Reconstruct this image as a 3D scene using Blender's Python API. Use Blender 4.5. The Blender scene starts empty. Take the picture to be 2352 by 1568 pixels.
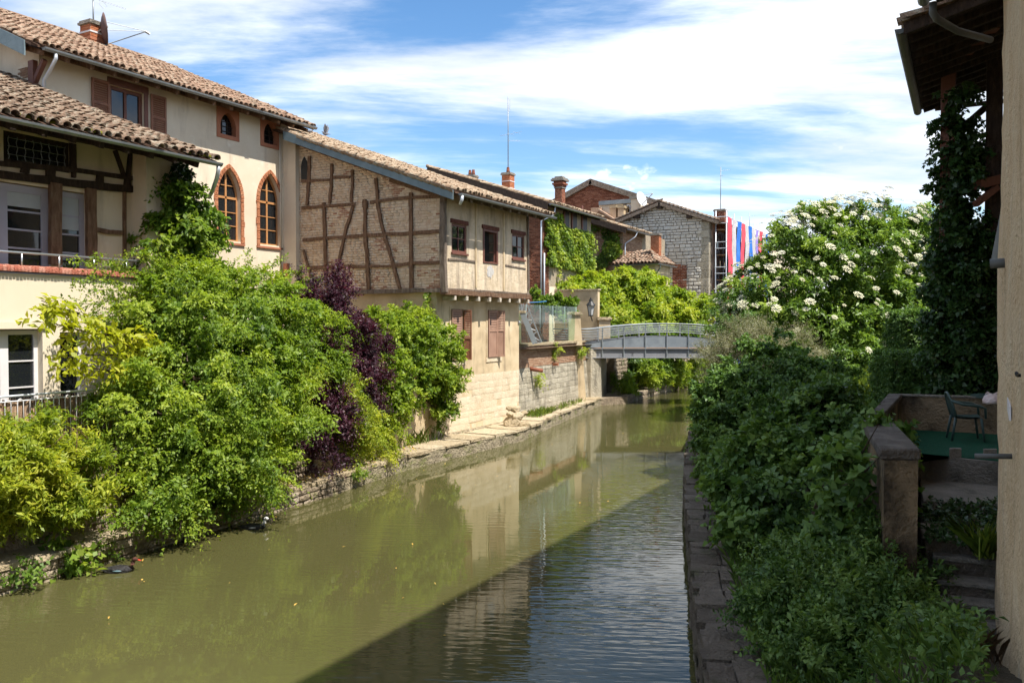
import bpy, bmesh, math, random
import numpy as np
from mathutils import Vector, Matrix
random.seed(7); np.random.seed(7)
SC = bpy.context.scene
COL = SC.collection
# ---------------------------------------------------------------- camera
FPX = 18/22.3*2352; YAW = math.radians(28.6); PIT = math.radians(-1.33); CAMZ = 4.5
cam = bpy.data.objects.new('camera', bpy.data.cameras.new('camera')); COL.objects.link(cam)
cam.data.lens = 18; cam.data.sensor_width = 22.3; cam.data.clip_end = 4000; cam.data.clip_start = .05
cam.location = (0, 0, CAMZ); cam.rotation_euler = (math.pi/2+PIT, 0, YAW)
SC.camera = cam
CLX, CLY = 7.0, 6.85
# ---------------------------------------------------------------- sky and sun
SUN_EL = math.radians(60.5); SUN_TO = Vector((math.cos(SUN_EL)*math.cos(math.radians(8)), -math.cos(SUN_EL)*math.sin(math.radians(8)), math.sin(SUN_EL)))
W = bpy.data.worlds.new('World'); SC.world = W; W.use_nodes = True
wn = W.node_tree.nodes; wl = W.node_tree.links; wn.clear()
def wnode(t, **k):
    n = wn.new(t)
    for a, b in k.items(): setattr(n, a, b)
    return n
def wmath(op, a, b=None, c=None):
    n = wnode('ShaderNodeMath', operation=op)
    for i, v in enumerate((a, b, c)):
        if v is None: continue
        if isinstance(v, (int, float)): n.inputs[i].default_value = v
        else: wl.new(v, n.inputs[i])
    return n.outputs[0]
sky = wnode('ShaderNodeTexSky', sky_type='NISHITA', sun_disc=False)
sky.sun_elevation = SUN_EL; sky.sun_rotation = math.atan2(SUN_TO.x, SUN_TO.y)
sky.air_density = 1.0; sky.dust_density = .25; sky.ozone_density = 2.0
tc = wnode('ShaderNodeTexCoord'); sep = wnode('ShaderNodeSeparateXYZ'); wl.new(tc.outputs['Generated'], sep.inputs[0])
zz = wmath('MAXIMUM', sep.outputs[2], 0.0)
den = wmath('ADD', zz, .10)
comb = wnode('ShaderNodeCombineXYZ')
wl.new(wmath('DIVIDE', sep.outputs[0], den), comb.inputs[0]); wl.new(wmath('DIVIDE', sep.outputs[1], den), comb.inputs[1])
mp0 = wnode('ShaderNodeMapping'); wl.new(comb.outputs[0], mp0.inputs[0]); mp0.inputs['Rotation'].default_value = (0, 0, -YAW-.06)
mp = wnode('ShaderNodeMapping'); wl.new(mp0.outputs[0], mp.inputs[0])
mp.inputs['Scale'].default_value = (.42, .95, 1); mp.inputs['Location'].default_value = (CLX, CLY, 0)
n1 = wnode('ShaderNodeTexNoise'); wl.new(mp.outputs[0], n1.inputs['Vector'])
n1.inputs['Scale'].default_value = 1.25; n1.inputs['Detail'].default_value = 10; n1.inputs['Roughness'].default_value = .60; n1.inputs['Distortion'].default_value = .3
r1 = wnode('ShaderNodeMapRange', interpolation_type='SMOOTHSTEP'); wl.new(n1.outputs[0], r1.inputs[0])
r1.inputs[1].default_value = .40; r1.inputs[2].default_value = .64
# low heaps of cumulus far off, in every direction
mp2 = wnode('ShaderNodeMapping'); wl.new(tc.outputs['Generated'], mp2.inputs[0]); mp2.inputs['Scale'].default_value = (5, 5, 9); mp2.inputs['Location'].default_value = (1.7, .4, .25)
n2 = wnode('ShaderNodeTexNoise'); wl.new(mp2.outputs[0], n2.inputs['Vector']); n2.inputs['Scale'].default_value = 1.4; n2.inputs['Detail'].default_value = 6; n2.inputs['Roughness'].default_value = .5
r2 = wnode('ShaderNodeMapRange', interpolation_type='SMOOTHSTEP')
wl.new(wmath('SUBTRACT', n2.outputs[0], wmath('MULTIPLY', zz, 1.75)), r2.inputs[0]); r2.inputs[1].default_value = .27; r2.inputs[2].default_value = .33
cfac = wmath('MAXIMUM', wmath('MULTIPLY', r1.outputs[0], .93), wmath('MULTIPLY', r2.outputs[0], .92))
hs = wnode('ShaderNodeHueSaturation'); hs.inputs['Saturation'].default_value = 1.22; hs.inputs['Value'].default_value = .86; wl.new(sky.outputs[0], hs.inputs['Color'])
mixc = wnode('ShaderNodeMix', data_type='RGBA'); wl.new(cfac, mixc.inputs[0]); wl.new(hs.outputs[0], mixc.inputs[6]); 
n3 = wnode('ShaderNodeTexNoise'); wl.new(mp.outputs[0], n3.inputs['Vector']); n3.inputs['Scale'].default_value = 1.6; n3.inputs['Detail'].default_value = 6
cr = wnode('ShaderNodeValToRGB'); wl.new(n3.outputs[0], cr.inputs[0]); cr.color_ramp.elements[0].position = .40; cr.color_ramp.elements[1].position = .68
cr.color_ramp.elements[0].color = (4.3, 4.6, 5.0, 1); cr.color_ramp.elements[1].color = (8.6, 8.6, 8.6, 1); wl.new(cr.outputs[0], mixc.inputs[7])
bg = wnode('ShaderNodeBackground'); bg.inputs[1].default_value = .10; wl.new(mixc.outputs[2], bg.inputs[0])
wo = wnode('ShaderNodeOutputWorld'); wl.new(bg.outputs[0], wo.inputs[0])
sun = bpy.data.objects.new('sun', bpy.data.lights.new('sun', 'SUN')); COL.objects.link(sun)
sun.data.energy = 3.75; sun.data.angle = math.radians(.5); sun.data.color = (1, .945, .86)
sun.rotation_euler = (-SUN_TO).to_track_quat('-Z', 'Y').to_euler()
SC.view_settings.view_transform = 'Standard'; SC.view_settings.look = 'None'; SC.view_settings.gamma = 1; SC.view_settings.exposure = 1.2
SC.render.engine = 'CYCLES'; SC.cycles.use_denoising = True; SC.cycles.max_bounces = 6; SC.cycles.diffuse_bounces = 4; SC.cycles.glossy_bounces = 3; SC.cycles.transmission_bounces = 3; SC.cycles.transparent_max_bounces = 8
SC.cycles.use_adaptive_sampling = True; SC.cycles.adaptive_threshold = .02
SC.cycles.caustics_reflective = False; SC.cycles.caustics_refractive = False
# ---------------------------------------------------------------- picking points of the place (pixel of a 2352 x 1568 view + the plane it stands on)
_fw0 = np.array([-math.sin(YAW), math.cos(YAW), 0]); _R = np.array([math.cos(YAW), math.sin(YAW), 0])
_FW = _fw0*math.cos(PIT)+np.array([0, 0, math.sin(PIT)]); _U = np.cross(_R, _FW); _C = np.array([0, 0, CAMZ])
def ray(x, y): return _FW+_R*(x-1176)/FPX-_U*(y-784)/FPX
def PX(x, y, v): d = ray(x, y); return _C+d*(v/d[0])
def PY(x, y, v): d = ray(x, y); return _C+d*(v/d[1])
def PZ(x, y, v): d = ray(x, y); return _C+d*((v-CAMZ)/d[2])
def PD(x, y, v): return _C+ray(x, y)*v
def proj(p):
    v = np.asarray(p)-_C; d = v@_FW; d = np.where(np.abs(d) < 1e-6, 1e-6, d)
    return 1176+FPX*(v@_R)/d, 784-FPX*(v@_U)/d, d
# ---------------------------------------------------------------- materials
MATS = {}
def _new(name):
    m = bpy.data.materials.new(name); m.use_nodes = True; nt = m.node_tree; nt.nodes.clear(); MATS[name] = m
    return m, nt
class NT:
    def __init__(s, nt): s.nt = nt
    def n(s, t, ins=None, **k):
        n = s.nt.nodes.new(t)
        for a, b in k.items(): setattr(n, a, b)
        for a, v in (ins or {}).items():
            if hasattr(v, 'is_output') or isinstance(v, bpy.types.NodeSocket): s.nt.links.new(v, n.inputs[a])
            else: n.inputs[a].default_value = v
        return n
    def m(s, op, a, b=0.0, c=0.0): return s.n('ShaderNodeMath', {0: a, 1: b, 2: c}, operation=op).outputs[0]
    def noise(s, vec, scale, detail=4, rough=.55): return s.n('ShaderNodeTexNoise', {'Vector': vec, 'Scale': scale, 'Detail': detail, 'Roughness': rough}).outputs[0]
    def ramp(s, fac, cols, lo=.3, hi=.7):
        r = s.n('ShaderNodeValToRGB', {0: fac}); e = r.color_ramp.elements
        while len(e) < len(cols): e.new(.5)
        for i, c in enumerate(cols): e[i].position = lo+(hi-lo)*i/max(1, len(cols)-1); e[i].color = (*c, 1)
        return r.outputs[0]
    def mix(s, f, a, b, mode='MIX'):
        n = s.n('ShaderNodeMix', {0: f}, data_type='RGBA', blend_type=mode)
        for i, v in ((6, a), (7, b)):
            if isinstance(v, tuple): n.inputs[i].default_value = (*v[:3], 1)
            else: s.nt.links.new(v, n.inputs[i])
        return n.outputs[2]
    def rng(s, v, a, b, c=0, d=1): return s.n('ShaderNodeMapRange', {0: v, 1: a, 2: b, 3: c, 4: d}, interpolation_type='SMOOTHSTEP').outputs[0]
def pm(name, cols, scale=2.0, rough=.85, bump=.0, bscale=18, var=0.0, stains=(), spec=.25, stretch=(1, 1, 1), metal=0.0, detail=5):
    """a weathered surface: noise between colours, a random shade for each piece, stains with shapes of their own, fine relief"""
    m, nt = _new(name); t = NT(nt)
    pos = t.n('ShaderNodeNewGeometry').outputs['Position']
    if stretch != (1, 1, 1): pos = t.n('ShaderNodeMapping', {0: pos, 'Scale': stretch}).outputs[0]
    f = t.noise(pos, scale, detail)
    if var:
        oi = t.n('ShaderNodeObjectInfo').outputs['Random']; at = t.n('ShaderNodeAttribute', attribute_name='tint').outputs['Fac']
        rr = t.m('FRACT', t.m('ADD', oi, at)); rr = t.rng(rr, 0, 1, .28, .72)
        f = t.m('ADD', t.m('MULTIPLY', f, 1-var), t.m('MULTIPLY', rr, var))
    c = t.ramp(f, cols)
    for (sc, sscale, lo, hi, amt, sstr) in stains:
        sp = t.n('ShaderNodeMapping', {0: t.n('ShaderNodeNewGeometry').outputs['Position'], 'Scale': sstr, 'Location': (sscale*3.3, 1.7, sscale)}).outputs[0]
        sn = t.noise(sp, sscale, 6, .62)
        c = t.mix(t.m('MULTIPLY', t.rng(sn, lo, hi), amt), c, sc)
    b = t.n('ShaderNodeBsdfPrincipled', {'Base Color': c, 'Roughness': rough, 'Specular IOR Level': spec, 'Metallic': metal})
    if bump:
        bn = t.n('ShaderNodeBump', {'Strength': min(1, bump*4), 'Distance': bump*.25, 'Height': t.noise(pos, bscale, 6, .6)})
        nt.links.new(bn.outputs[0], b.inputs['Normal'])
    o = t.n('ShaderNodeOutputMaterial', {0: b.outputs[0]})
    return m
def leafmat(name, cols, trans=.42, rough=.5, spec=.35, tcol=None):
    m, nt = _new(name); t = NT(nt)
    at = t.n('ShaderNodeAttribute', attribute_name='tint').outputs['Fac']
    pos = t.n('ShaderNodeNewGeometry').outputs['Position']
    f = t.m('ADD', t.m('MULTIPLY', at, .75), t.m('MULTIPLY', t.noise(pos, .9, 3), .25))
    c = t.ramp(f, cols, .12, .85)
    b = t.n('ShaderNodeBsdfPrincipled', {'Base Color': c, 'Roughness': rough, 'Specular IOR Level': spec})
    tc_ = t.mix(1.0, c, tcol or (1.5, 1.5, .7), 'MULTIPLY')
    tr = t.n('ShaderNodeBsdfTranslucent', {'Color': tc_})
    mx = t.n('ShaderNodeMixShader', {0: trans, 1: b.outputs[0], 2: tr.outputs[0]})
    t.n('ShaderNodeOutputMaterial', {0: mx.outputs[0]})
    return m
I3 = (1, 1, 1); VST = (2.2, 2.2, .35)
pm('plaster_cream', [(.60, .50, .365), (.66, .56, .42), (.70, .61, .47)], .7, .9, .08, 30, stains=[((.38, .30, .22), 1.1, .52, .74, .5, VST), ((.74, .69, .57), 2.3, .58, .74, .55, I3), ((.36, .29, .22), .5, .58, .8, .4, I3), ((.30, .24, .18), 9, .66, .74, .4, VST)])
pm('plaster_pale', [(.63, .53, .385), (.67, .575, .43), (.70, .61, .47)], .6, .9, .05, 35, stains=[((.50, .40, .28), 1.6, .54, .80, .4, VST), ((.73, .66, .53), 1.1, .56, .74, .45, I3), ((.42, .34, .25), 5, .64, .76, .35, VST)])
pm('plaster_old', [(.42, .32, .20), (.55, .43, .27), (.63, .51, .34)], 1.4, .92, .12, 22, stains=[((.22, .17, .11), 1.3, .55, .72, .55, VST), ((.70, .62, .48), 2.0, .60, .72, .6, I3)])
pm('mud_infill', [(.56, .40, .26), (.64, .48, .33), (.70, .55, .40)], 2.2, .95, .3, 9, stains=[((.50, .27, .17), 5.5, .58, .66, .5, (1, 1, 2.0))])
pm('mud_brick', [(.60, .42, .275), (.68, .51, .35), (.73, .58, .42), (.76, .63, .47)], 4, .95, .3, 14, var=.45, stains=[((.55, .31, .20), 3, .56, .66, .5, I3), ((.75, .65, .50), 1.6, .52, .70, .6, I3)])
pm('jetty_plaster', [(.46, .36, .24), (.58, .47, .33), (.66, .55, .40)], 2.0, .93, .18, 12, stains=[((.24, .19, .145), 1.3, .45, .66, .65, (2.2, 2.2, .28)), ((.70, .63, .50), 1.7, .58, .72, .5, I3), ((.20, .16, .12), 6, .60, .72, .5, (1, 1, 2.5))])
pm('timber', [(.17, .092, .052), (.26, .15, .088), (.35, .22, .14)], 5, .85, .4, 26, stretch=(3, 3, .7), stains=[((.40, .31, .23), 3, .58, .72, .5, I3)])
pm('timber_dark', [(.028, .018, .013), (.05, .032, .023), (.085, .055, .04)], 5, .8, .3, 25, stretch=(3, 3, .7))
pm('timber_grey', [(.17, .12, .09), (.27, .21, .16), (.38, .31, .25)], 4, .9, .5, 24, stretch=(3, 3, .8))
pm('joist_white', [(.42, .36, .28), (.6, .54, .45)], 6, .9, .2, 30)
pm('brown_paint', [(.12, .045, .030), (.165, .062, .04)], 3, .6, .1, 30, spec=.4)
pm('red_lintel', [(.12, .04, .028), (.19, .07, .045)], 7, .85, .3, 25)
pm('shutter_brown', [(.19, .075, .038), (.26, .11, .058)], 3, .6, .1, 30, stains=[((.34, .17, .10), 3, .6, .75, .4, I3)], spec=.4)
pm('shutter_pink', [(.29, .17, .12), (.36, .22, .155)], 3, .8, .1, 30, stains=[((.22, .115, .075), 2, .56, .75, .5, VST), ((.44, .32, .24), 4, .58, .72, .5, VST)])
pm('window_grey', [(.30, .29, .34), (.36, .35, .41)], 2, .5, spec=.4)
pm('window_white', [(.62, .60, .60), (.72, .70, .70)], 2, .5, .05, 30, spec=.4)
pm('window_wood', [(.42, .19, .07), (.52, .26, .10)], 5, .55, .1, 25, spec=.4)
pm('gothic_stone', [(.36, .135, .065), (.46, .18, .085), (.5, .24, .13)], 4, .88, .25, 22, var=.5, stains=[((.60, .45, .30), 4, .62, .75, .6, I3)])
pm('rose_plaster', [(.34, .135, .075), (.42, .175, .10)], 2, .9, .1, 22, stains=[((.24, .09, .06), 2, .58, .75, .4, I3)])
pm('tile', [(.13, .085, .058), (.21, .135, .09), (.29, .195, .135), (.37, .29, .21)], 3.0, .92, .25, 24, var=.62, stains=[((.44, .40, .31), 6.0, .50, .62, .65, I3), ((.09, .07, .05), 4, .58, .70, .7, I3), ((.22, .19, .07), 2.2, .66, .76, .6, I3)])
pm('tile_red', [(.20, .12, .08), (.29, .175, .115), (.37, .24, .165), (.44, .32, .225)], 3.0, .92, .25, 24, var=.62, stains=[((.46, .40, .30), 5.0, .48, .64, .6, I3), ((.12, .085, .06), 4, .60, .72, .6, I3)])
pm('tile_pale', [(.27, .18, .115), (.38, .265, .175), (.48, .37, .26)], 3.0, .92, .25, 24, var=.6, stains=[((.50, .45, .33), 6.0, .48, .64, .6, I3), ((.16, .12, .08), 4, .60, .72, .6, I3)])
pm('tile_bed', [(.075, .045, .03), (.13, .075, .05)], 4, .95, .2, 20)
pm('moss', [(.10, .12, .012), (.26, .26, .02), (.36, .33, .03)], 9, .95, .5, 40, var=.4)
pm('zinc', [(.20, .215, .22), (.29, .31, .315)], 2.5, .48, .05, 20, metal=.55, stains=[((.14, .15, .14), 3, .56, .74, .5, VST)], spec=.5)
pm('zinc_dark', [(.085, .09, .09), (.13, .135, .13)], 2.5, .6, metal=.2, spec=.3, stains=[((.06, .055, .045), 3, .54, .74, .6, VST)])
pm('zinc_pale', [(.46, .49, .52), (.58, .61, .64)], 2.5, .42, metal=.4, spec=.5)
pm('blue_board', [(.12, .165, .185), (.17, .225, .245)], 3, .7, .1, 25, stretch=(1, 1, 1), stains=[((.26, .31, .32), 3, .6, .74, .5, I3)])
pm('brick', [(.17, .060, .035), (.28, .10, .055), (.38, .165, .095)], 6, .9, .3, 30, var=.7, stains=[((.42, .33, .24), 5, .62, .74, .5, I3), ((.10, .05, .035), 3, .6, .75, .5, I3)])
pm('brick_worn', [(.40, .19, .115), (.48, .25, .16), (.55, .34, .23)], 6, .9, .3, 30, var=.7, stains=[((.64, .52, .39), 5, .55, .70, .7, I3)])
pm('brick_pale', [(.34, .18, .11), (.44, .27, .17), (.50, .34, .23)], 6, .9, .3, 30, var=.6, stains=[((.55, .45, .33), 4, .58, .74, .6, I3)])
pm('brick_orange', [(.36, .115, .05), (.45, .155, .07), (.50, .20, .10)], 6, .88, .2, 30, var=.7)
pm('brick_sill', [(.40, .13, .085), (.50, .18, .12), (.56, .27, .20)], 6, .88, .2, 30, var=.75)
pm('mortar', [(.34, .28, .20), (.46, .38, .28)], 6, .95, .3, 30)
pm('mortar_dark', [(.20, .16, .115), (.29, .235, .175)], 5, .95, .4, 22, stains=[((.12, .14, .045), 1.5, .58, .75, .5, I3)])
pm('stone_cream', [(.54, .44, .30), (.62, .51, .36), (.67, .57, .42)], 2.0, .92, .16, 14, var=.28, stains=[((.40, .31, .20), 1.3, .50, .72, .5, I3), ((.72, .65, .53), 3.0, .58, .74, .6, I3), ((.33, .26, .18), 8, .62, .74, .5, I3)])
pm('stone_grey', [(.27, .24, .18), (.38, .34, .26), (.50, .45, .35)], 3.5, .92, .35, 14, var=.5, stains=[((.13, .115, .09), 1.3, .52, .68, .7, (1.5, 1.5, .3)), ((.16, .19, .05), 2.5, .62, .75, .6, VST), ((.56, .48, .33), 1.5, .6, .72, .6, VST)])
pm('stone_white', [(.54, .50, .42), (.62, .58, .50), (.68, .65, .58)], 3.0, .92, .35, 12, var=.55, stains=[((.44, .35, .25), 1.4, .58, .74, .35, I3)])
pm('stone_rough', [(.22, .17, .12), (.34, .27, .19), (.44, .37, .28)], 4.0, .93, .6, 11, var=.5, stains=[((.13, .15, .035), 2.0, .56, .72, .6, I3), ((.10, .08, .06), 3, .6, .75, .6, I3)])
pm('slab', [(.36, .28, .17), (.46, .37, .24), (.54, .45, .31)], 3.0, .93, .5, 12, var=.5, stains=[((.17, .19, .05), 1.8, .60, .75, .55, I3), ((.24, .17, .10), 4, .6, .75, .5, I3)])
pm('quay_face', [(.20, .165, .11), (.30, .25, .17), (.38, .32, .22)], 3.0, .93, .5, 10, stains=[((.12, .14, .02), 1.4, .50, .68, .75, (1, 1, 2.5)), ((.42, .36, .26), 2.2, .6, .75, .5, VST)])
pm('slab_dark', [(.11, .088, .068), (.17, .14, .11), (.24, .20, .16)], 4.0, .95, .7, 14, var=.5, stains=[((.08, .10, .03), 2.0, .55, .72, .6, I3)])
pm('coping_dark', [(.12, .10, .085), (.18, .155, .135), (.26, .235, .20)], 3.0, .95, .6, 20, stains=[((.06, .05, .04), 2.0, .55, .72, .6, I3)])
pm('terrace_plaster', [(.25, .18, .11), (.33, .245, .155)], 2, .92, .3, 18, stains=[((.03, .025, .02), .9, .42, .60, .9, (1, 1, .8)), ((.40, .32, .23), 2, .62, .75, .5, I3)])
pm('wall_sand', [(.70, .50, .29), (.77, .58, .36), (.80, .64, .43)], 1.6, .92, .45, 16, stains=[((.46, .19, .09), 7, .63, .71, .65, (1, 1, .6)), ((.82, .74, .60), 2.0, .55, .72, .6, (1, 3, .6)), ((.46, .33, .20), 1.2, .52, .74, .55, VST), ((.30, .22, .14), 14, .66, .74, .5, I3)])
pm('concrete', [(.20, .18, .15), (.30, .27, .23)], 3, .95, .3, 20, stains=[((.07, .065, .05), 1.6, .54, .7, .7, I3)])
pm('carpet_green', [(.008, .085, .042), (.013, .115, .06)], 9, .98, .3, 60)
pm('plastic_green', [(.035, .065, .058), (.05, .085, .075)], 3, .45, spec=.4)
pm('bag', [(.70, .50, .48), (.78, .70, .68)], 7, .5, .3, 14)
pm('steel', [(.24, .27, .28), (.31, .34, .36)], 2, .45, metal=.15, spec=.4)
pm('steel_rail', [(.62, .63, .64), (.70, .71, .72)], 3, .3, metal=.8, spec=.5)
pm('bridge_beam', [(.22, .225, .24), (.28, .285, .30)], 1.4, .6, metal=.0, spec=.3, stains=[((.13, .13, .135), 1.6, .54, .72, .6, (1, 1, 2)), ((.34, .345, .36), 1.2, .6, .74, .5, I3)])
pm('bridge_panel', [(.22, .25, .28), (.29, .32, .345)], 1.5, .45, metal=.1, spec=.4, stains=[((.15, .17, .19), 1.5, .52, .7, .6, I3), ((.42, .44, .44), 3.5, .64, .72, .5, I3)])
pm('iron', [(.012, .012, .013), (.025, .025, .026)], 4, .5, spec=.4)
pm('reed', [(.28, .17, .10), (.40, .27, .17), (.50, .37, .25)], 8, .95, .2, 30, var=.8, stretch=(6, 6, .6))
pm('terracotta', [(.24, .085, .05), (.30, .11, .065)], 4, .8, .2, 30)
pm('dirt', [(.10, .075, .045), (.16, .12, .075), (.21, .16, .10)], 3, .98, .6, 14, stains=[((.06, .075, .02), 1.6, .5, .7, .7, I3)])
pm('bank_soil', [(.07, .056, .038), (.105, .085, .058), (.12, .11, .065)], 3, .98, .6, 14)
pm('bark', [(.06, .042, .03), (.11, .08, .055), (.17, .13, .09)], 6, .95, .5, 22, stretch=(2, 2, .6))
pm('dark_room', [(.012, .011, .010), (.02, .018, .016)], 2, .9)
pm('blind', [(.34, .36, .38), (.40, .42, .43)], 3, .8)
pm('curtain', [(.55, .52, .48), (.64, .61, .57)], 3, .9, .2, 10, stretch=(9, 9, .3))
pm('dish_dark', [(.09, .055, .05), (.13, .08, .07)], 3, .6)
pm('dish_white', [(.55, .55, .55), (.62, .62, .62)], 3, .5)
pm('red_cloth', [(.55, .055, .085), (.62, .09, .12)], 1.2, .8, .2, 5); pm('white_cloth', [(.44, .42, .42), (.52, .50, .495)], 1.2, .8, .2, 5)
pm('blue_cloth', [(.02, .13, .50), (.045, .19, .58)], 1.2, .8, .2, 5); pm('violet_cloth', [(.24, .18, .52), (.32, .25, .58)], 1.2, .8, .2, 5)
pm('wood_board', [(.20, .12, .07), (.30, .19, .11)], 4, .9, .2, 22)
pm('flower', [(.66, .62, .38), (.76, .73, .50), (.80, .78, .60)], 12, .9, .4, 40, var=.6)
pm('fallen_leaf', [(.42, .24, .05), (.55, .36, .09), (.5, .42, .14)], 9, .9, var=.9)
pm('duck_black', [(.010, .009, .010), (.022, .018, .017)], 9, .45, .2, 30, spec=.5); pm('duck_brown', [(.07, .025, .017), (.11, .045, .03)], 9, .6, .2, 30)
pm('duck_white', [(.66, .64, .62), (.74, .73, .71)], 9, .7, .2, 30); pm('duck_red', [(.50, .035, .02), (.6, .06, .04)], 9, .5); pm('duck_teal', [(.10, .20, .22), (.30, .38, .40)], 9, .4)
pm('pigeon_grey', [(.16, .17, .19), (.26, .27, .30)], 9, .7, .2, 30)
pm('lamp_glass', [(.42, .43, .43), (.52, .53, .52)], 3, .25, spec=.6)
pm('blue_pipe', [(.02, .14, .36), (.03, .18, .42)], 3, .5)
pm('yellow_box', [(.50, .42, .22), (.56, .48, .27)], 3, .7)
def glassmat(name, col, refl=.12, base=(.012, .014, .016), rough=.03):
    m, nt = _new(name); t = NT(nt)
    b = t.n('ShaderNodeBsdfPrincipled', {'Base Color': (*base, 1), 'Roughness': rough, 'IOR': 1.55, 'Specular IOR Level': .6})
    pos = t.n('ShaderNodeNewGeometry').outputs['Position']
    bn = t.n('ShaderNodeBump', {'Strength': .08, 'Distance': .02, 'Height': t.noise(pos, 1.6, 2)}); nt.links.new(bn.outputs[0], b.inputs['Normal'])
    t.n('ShaderNodeOutputMaterial', {0: b.outputs[0]}); return m
glassmat('pane', None)
def clearglass(name, tint):
    m, nt = _new(name); t = NT(nt)
    tr = t.n('ShaderNodeBsdfTransparent', {0: (*tint, 1)}); gl = t.n('ShaderNodeBsdfGlossy', {0: (.9, .95, .93, 1), 'Roughness': .03})
    df = t.n('ShaderNodeBsdfDiffuse', {0: (.3, .36, .33, 1)})
    m0 = t.n('ShaderNodeMixShader', {0: .02, 1: tr.outputs[0], 2: df.outputs[0]})
    mx = t.n('ShaderNodeMixShader', {0: t.m('ADD', t.m('MULTIPLY', t.m('POWER', t.n('ShaderNodeLayerWeight', {0: .5}).outputs['Facing'], 4), .35), .025), 1: m0.outputs[0], 2: gl.outputs[0]})
    t.n('ShaderNodeOutputMaterial', {0: mx.outputs[0]}); return m
clearglass('clear_glass', (.86, .94, .90))
def watermat():
    m, nt = _new('water'); t = NT(nt)
    pos = t.n('ShaderNodeNewGeometry').outputs['Position']
    c = t.ramp(t.noise(pos, .12, 4), [(.060, .058, .020), (.069, .066, .024), (.079, .074, .029)])
    # short ripples that a light wind drives across the canal; patches of calm between
    mp_ = t.n('ShaderNodeMapping', {0: t.n('ShaderNodeMapping', {0: pos, 'Rotation': (0, 0, math.radians(-24))}).outputs[0], 'Scale': (.30, 1.5, 1)}).outputs[0]
    w1 = t.noise(mp_, 5.5, 2, .45)
    w2 = t.noise(t.n('ShaderNodeMapping', {0: pos, 'Scale': (.5, .9, 1)}).outputs[0], 1.1, 2, .5)
    patch = t.rng(t.noise(t.n('ShaderNodeMapping', {0: pos, 'Location': (9.4, 2.6, 0), 'Scale': (1.3, .55, 1)}).outputs[0], .12, 2), .44, .60, .05, 1.0)
    h = t.m('ADD', t.m('MULTIPLY', w1, patch), t.m('MULTIPLY', w2, .12))
    bn = t.n('ShaderNodeBump', {'Strength': .34, 'Distance': .035, 'Height': h})
    b = t.n('ShaderNodeBsdfPrincipled', {'Base Color': c, 'Roughness': .02, 'IOR': 1.40, 'Specular IOR Level': .5, 'Normal': bn.outputs[0]})
    t.n('ShaderNodeOutputMaterial', {0: b.outputs[0]}); return m
watermat()
leafmat('leaf_mid', [(0.047, 0.090, 0.014), (0.101, 0.180, 0.023), (0.178, 0.265, 0.034), (0.287, 0.352, 0.051)])
leafmat('leaf_bright', [(0.055, 0.103, 0.014), (0.141, 0.227, 0.023), (0.249, 0.336, 0.034), (0.378, 0.437, 0.057)])
leafmat('leaf_yellow', [(0.094, 0.159, 0.017), (0.204, 0.273, 0.024), (0.329, 0.374, 0.033), (0.469, 0.460, 0.048)], trans=.42)
leafmat('leaf_lime', [(.24, .29, .018), (.36, .39, .024), (.46, .45, .035)], trans=.45)
leafmat('leaf_ivy', [(0.017, 0.044, 0.012), (0.034, 0.078, 0.019), (0.064, 0.127, 0.031)], trans=.2, rough=.35)
leafmat('leaf_dark', [(0.034, 0.075, 0.020), (0.073, 0.147, 0.033), (0.133, 0.227, 0.050), (0.202, 0.302, 0.074)], trans=.28)
leafmat('leaf_purple', [(0.020, 0.009, 0.016), (0.052, 0.018, 0.031), (0.101, 0.030, 0.049)], trans=.3, tcol=(1.6, .7, .8))
leafmat('leaf_silver', [(.12, .13, .075), (.20, .20, .115), (.29, .28, .17)], trans=.25)
leafmat('leaf_elder', [(0.041, 0.087, 0.015), (0.102, 0.184, 0.028), (0.193, 0.295, 0.047), (0.324, 0.415, 0.079)], trans=.35, rough=.42)
leafmat('leaf_wisteria', [(0.101, 0.182, 0.015), (0.216, 0.309, 0.025), (0.329, 0.393, 0.037), (0.455, 0.464, 0.069)], trans=.42)
leafmat('grass', [(0.060, 0.102, 0.014), (0.120, 0.192, 0.024), (0.240, 0.288, 0.042)], trans=.35)
leafmat('grass_dark', [(0.049, 0.103, 0.023), (0.105, 0.189, 0.038), (0.186, 0.288, 0.057)], trans=.3)
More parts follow.
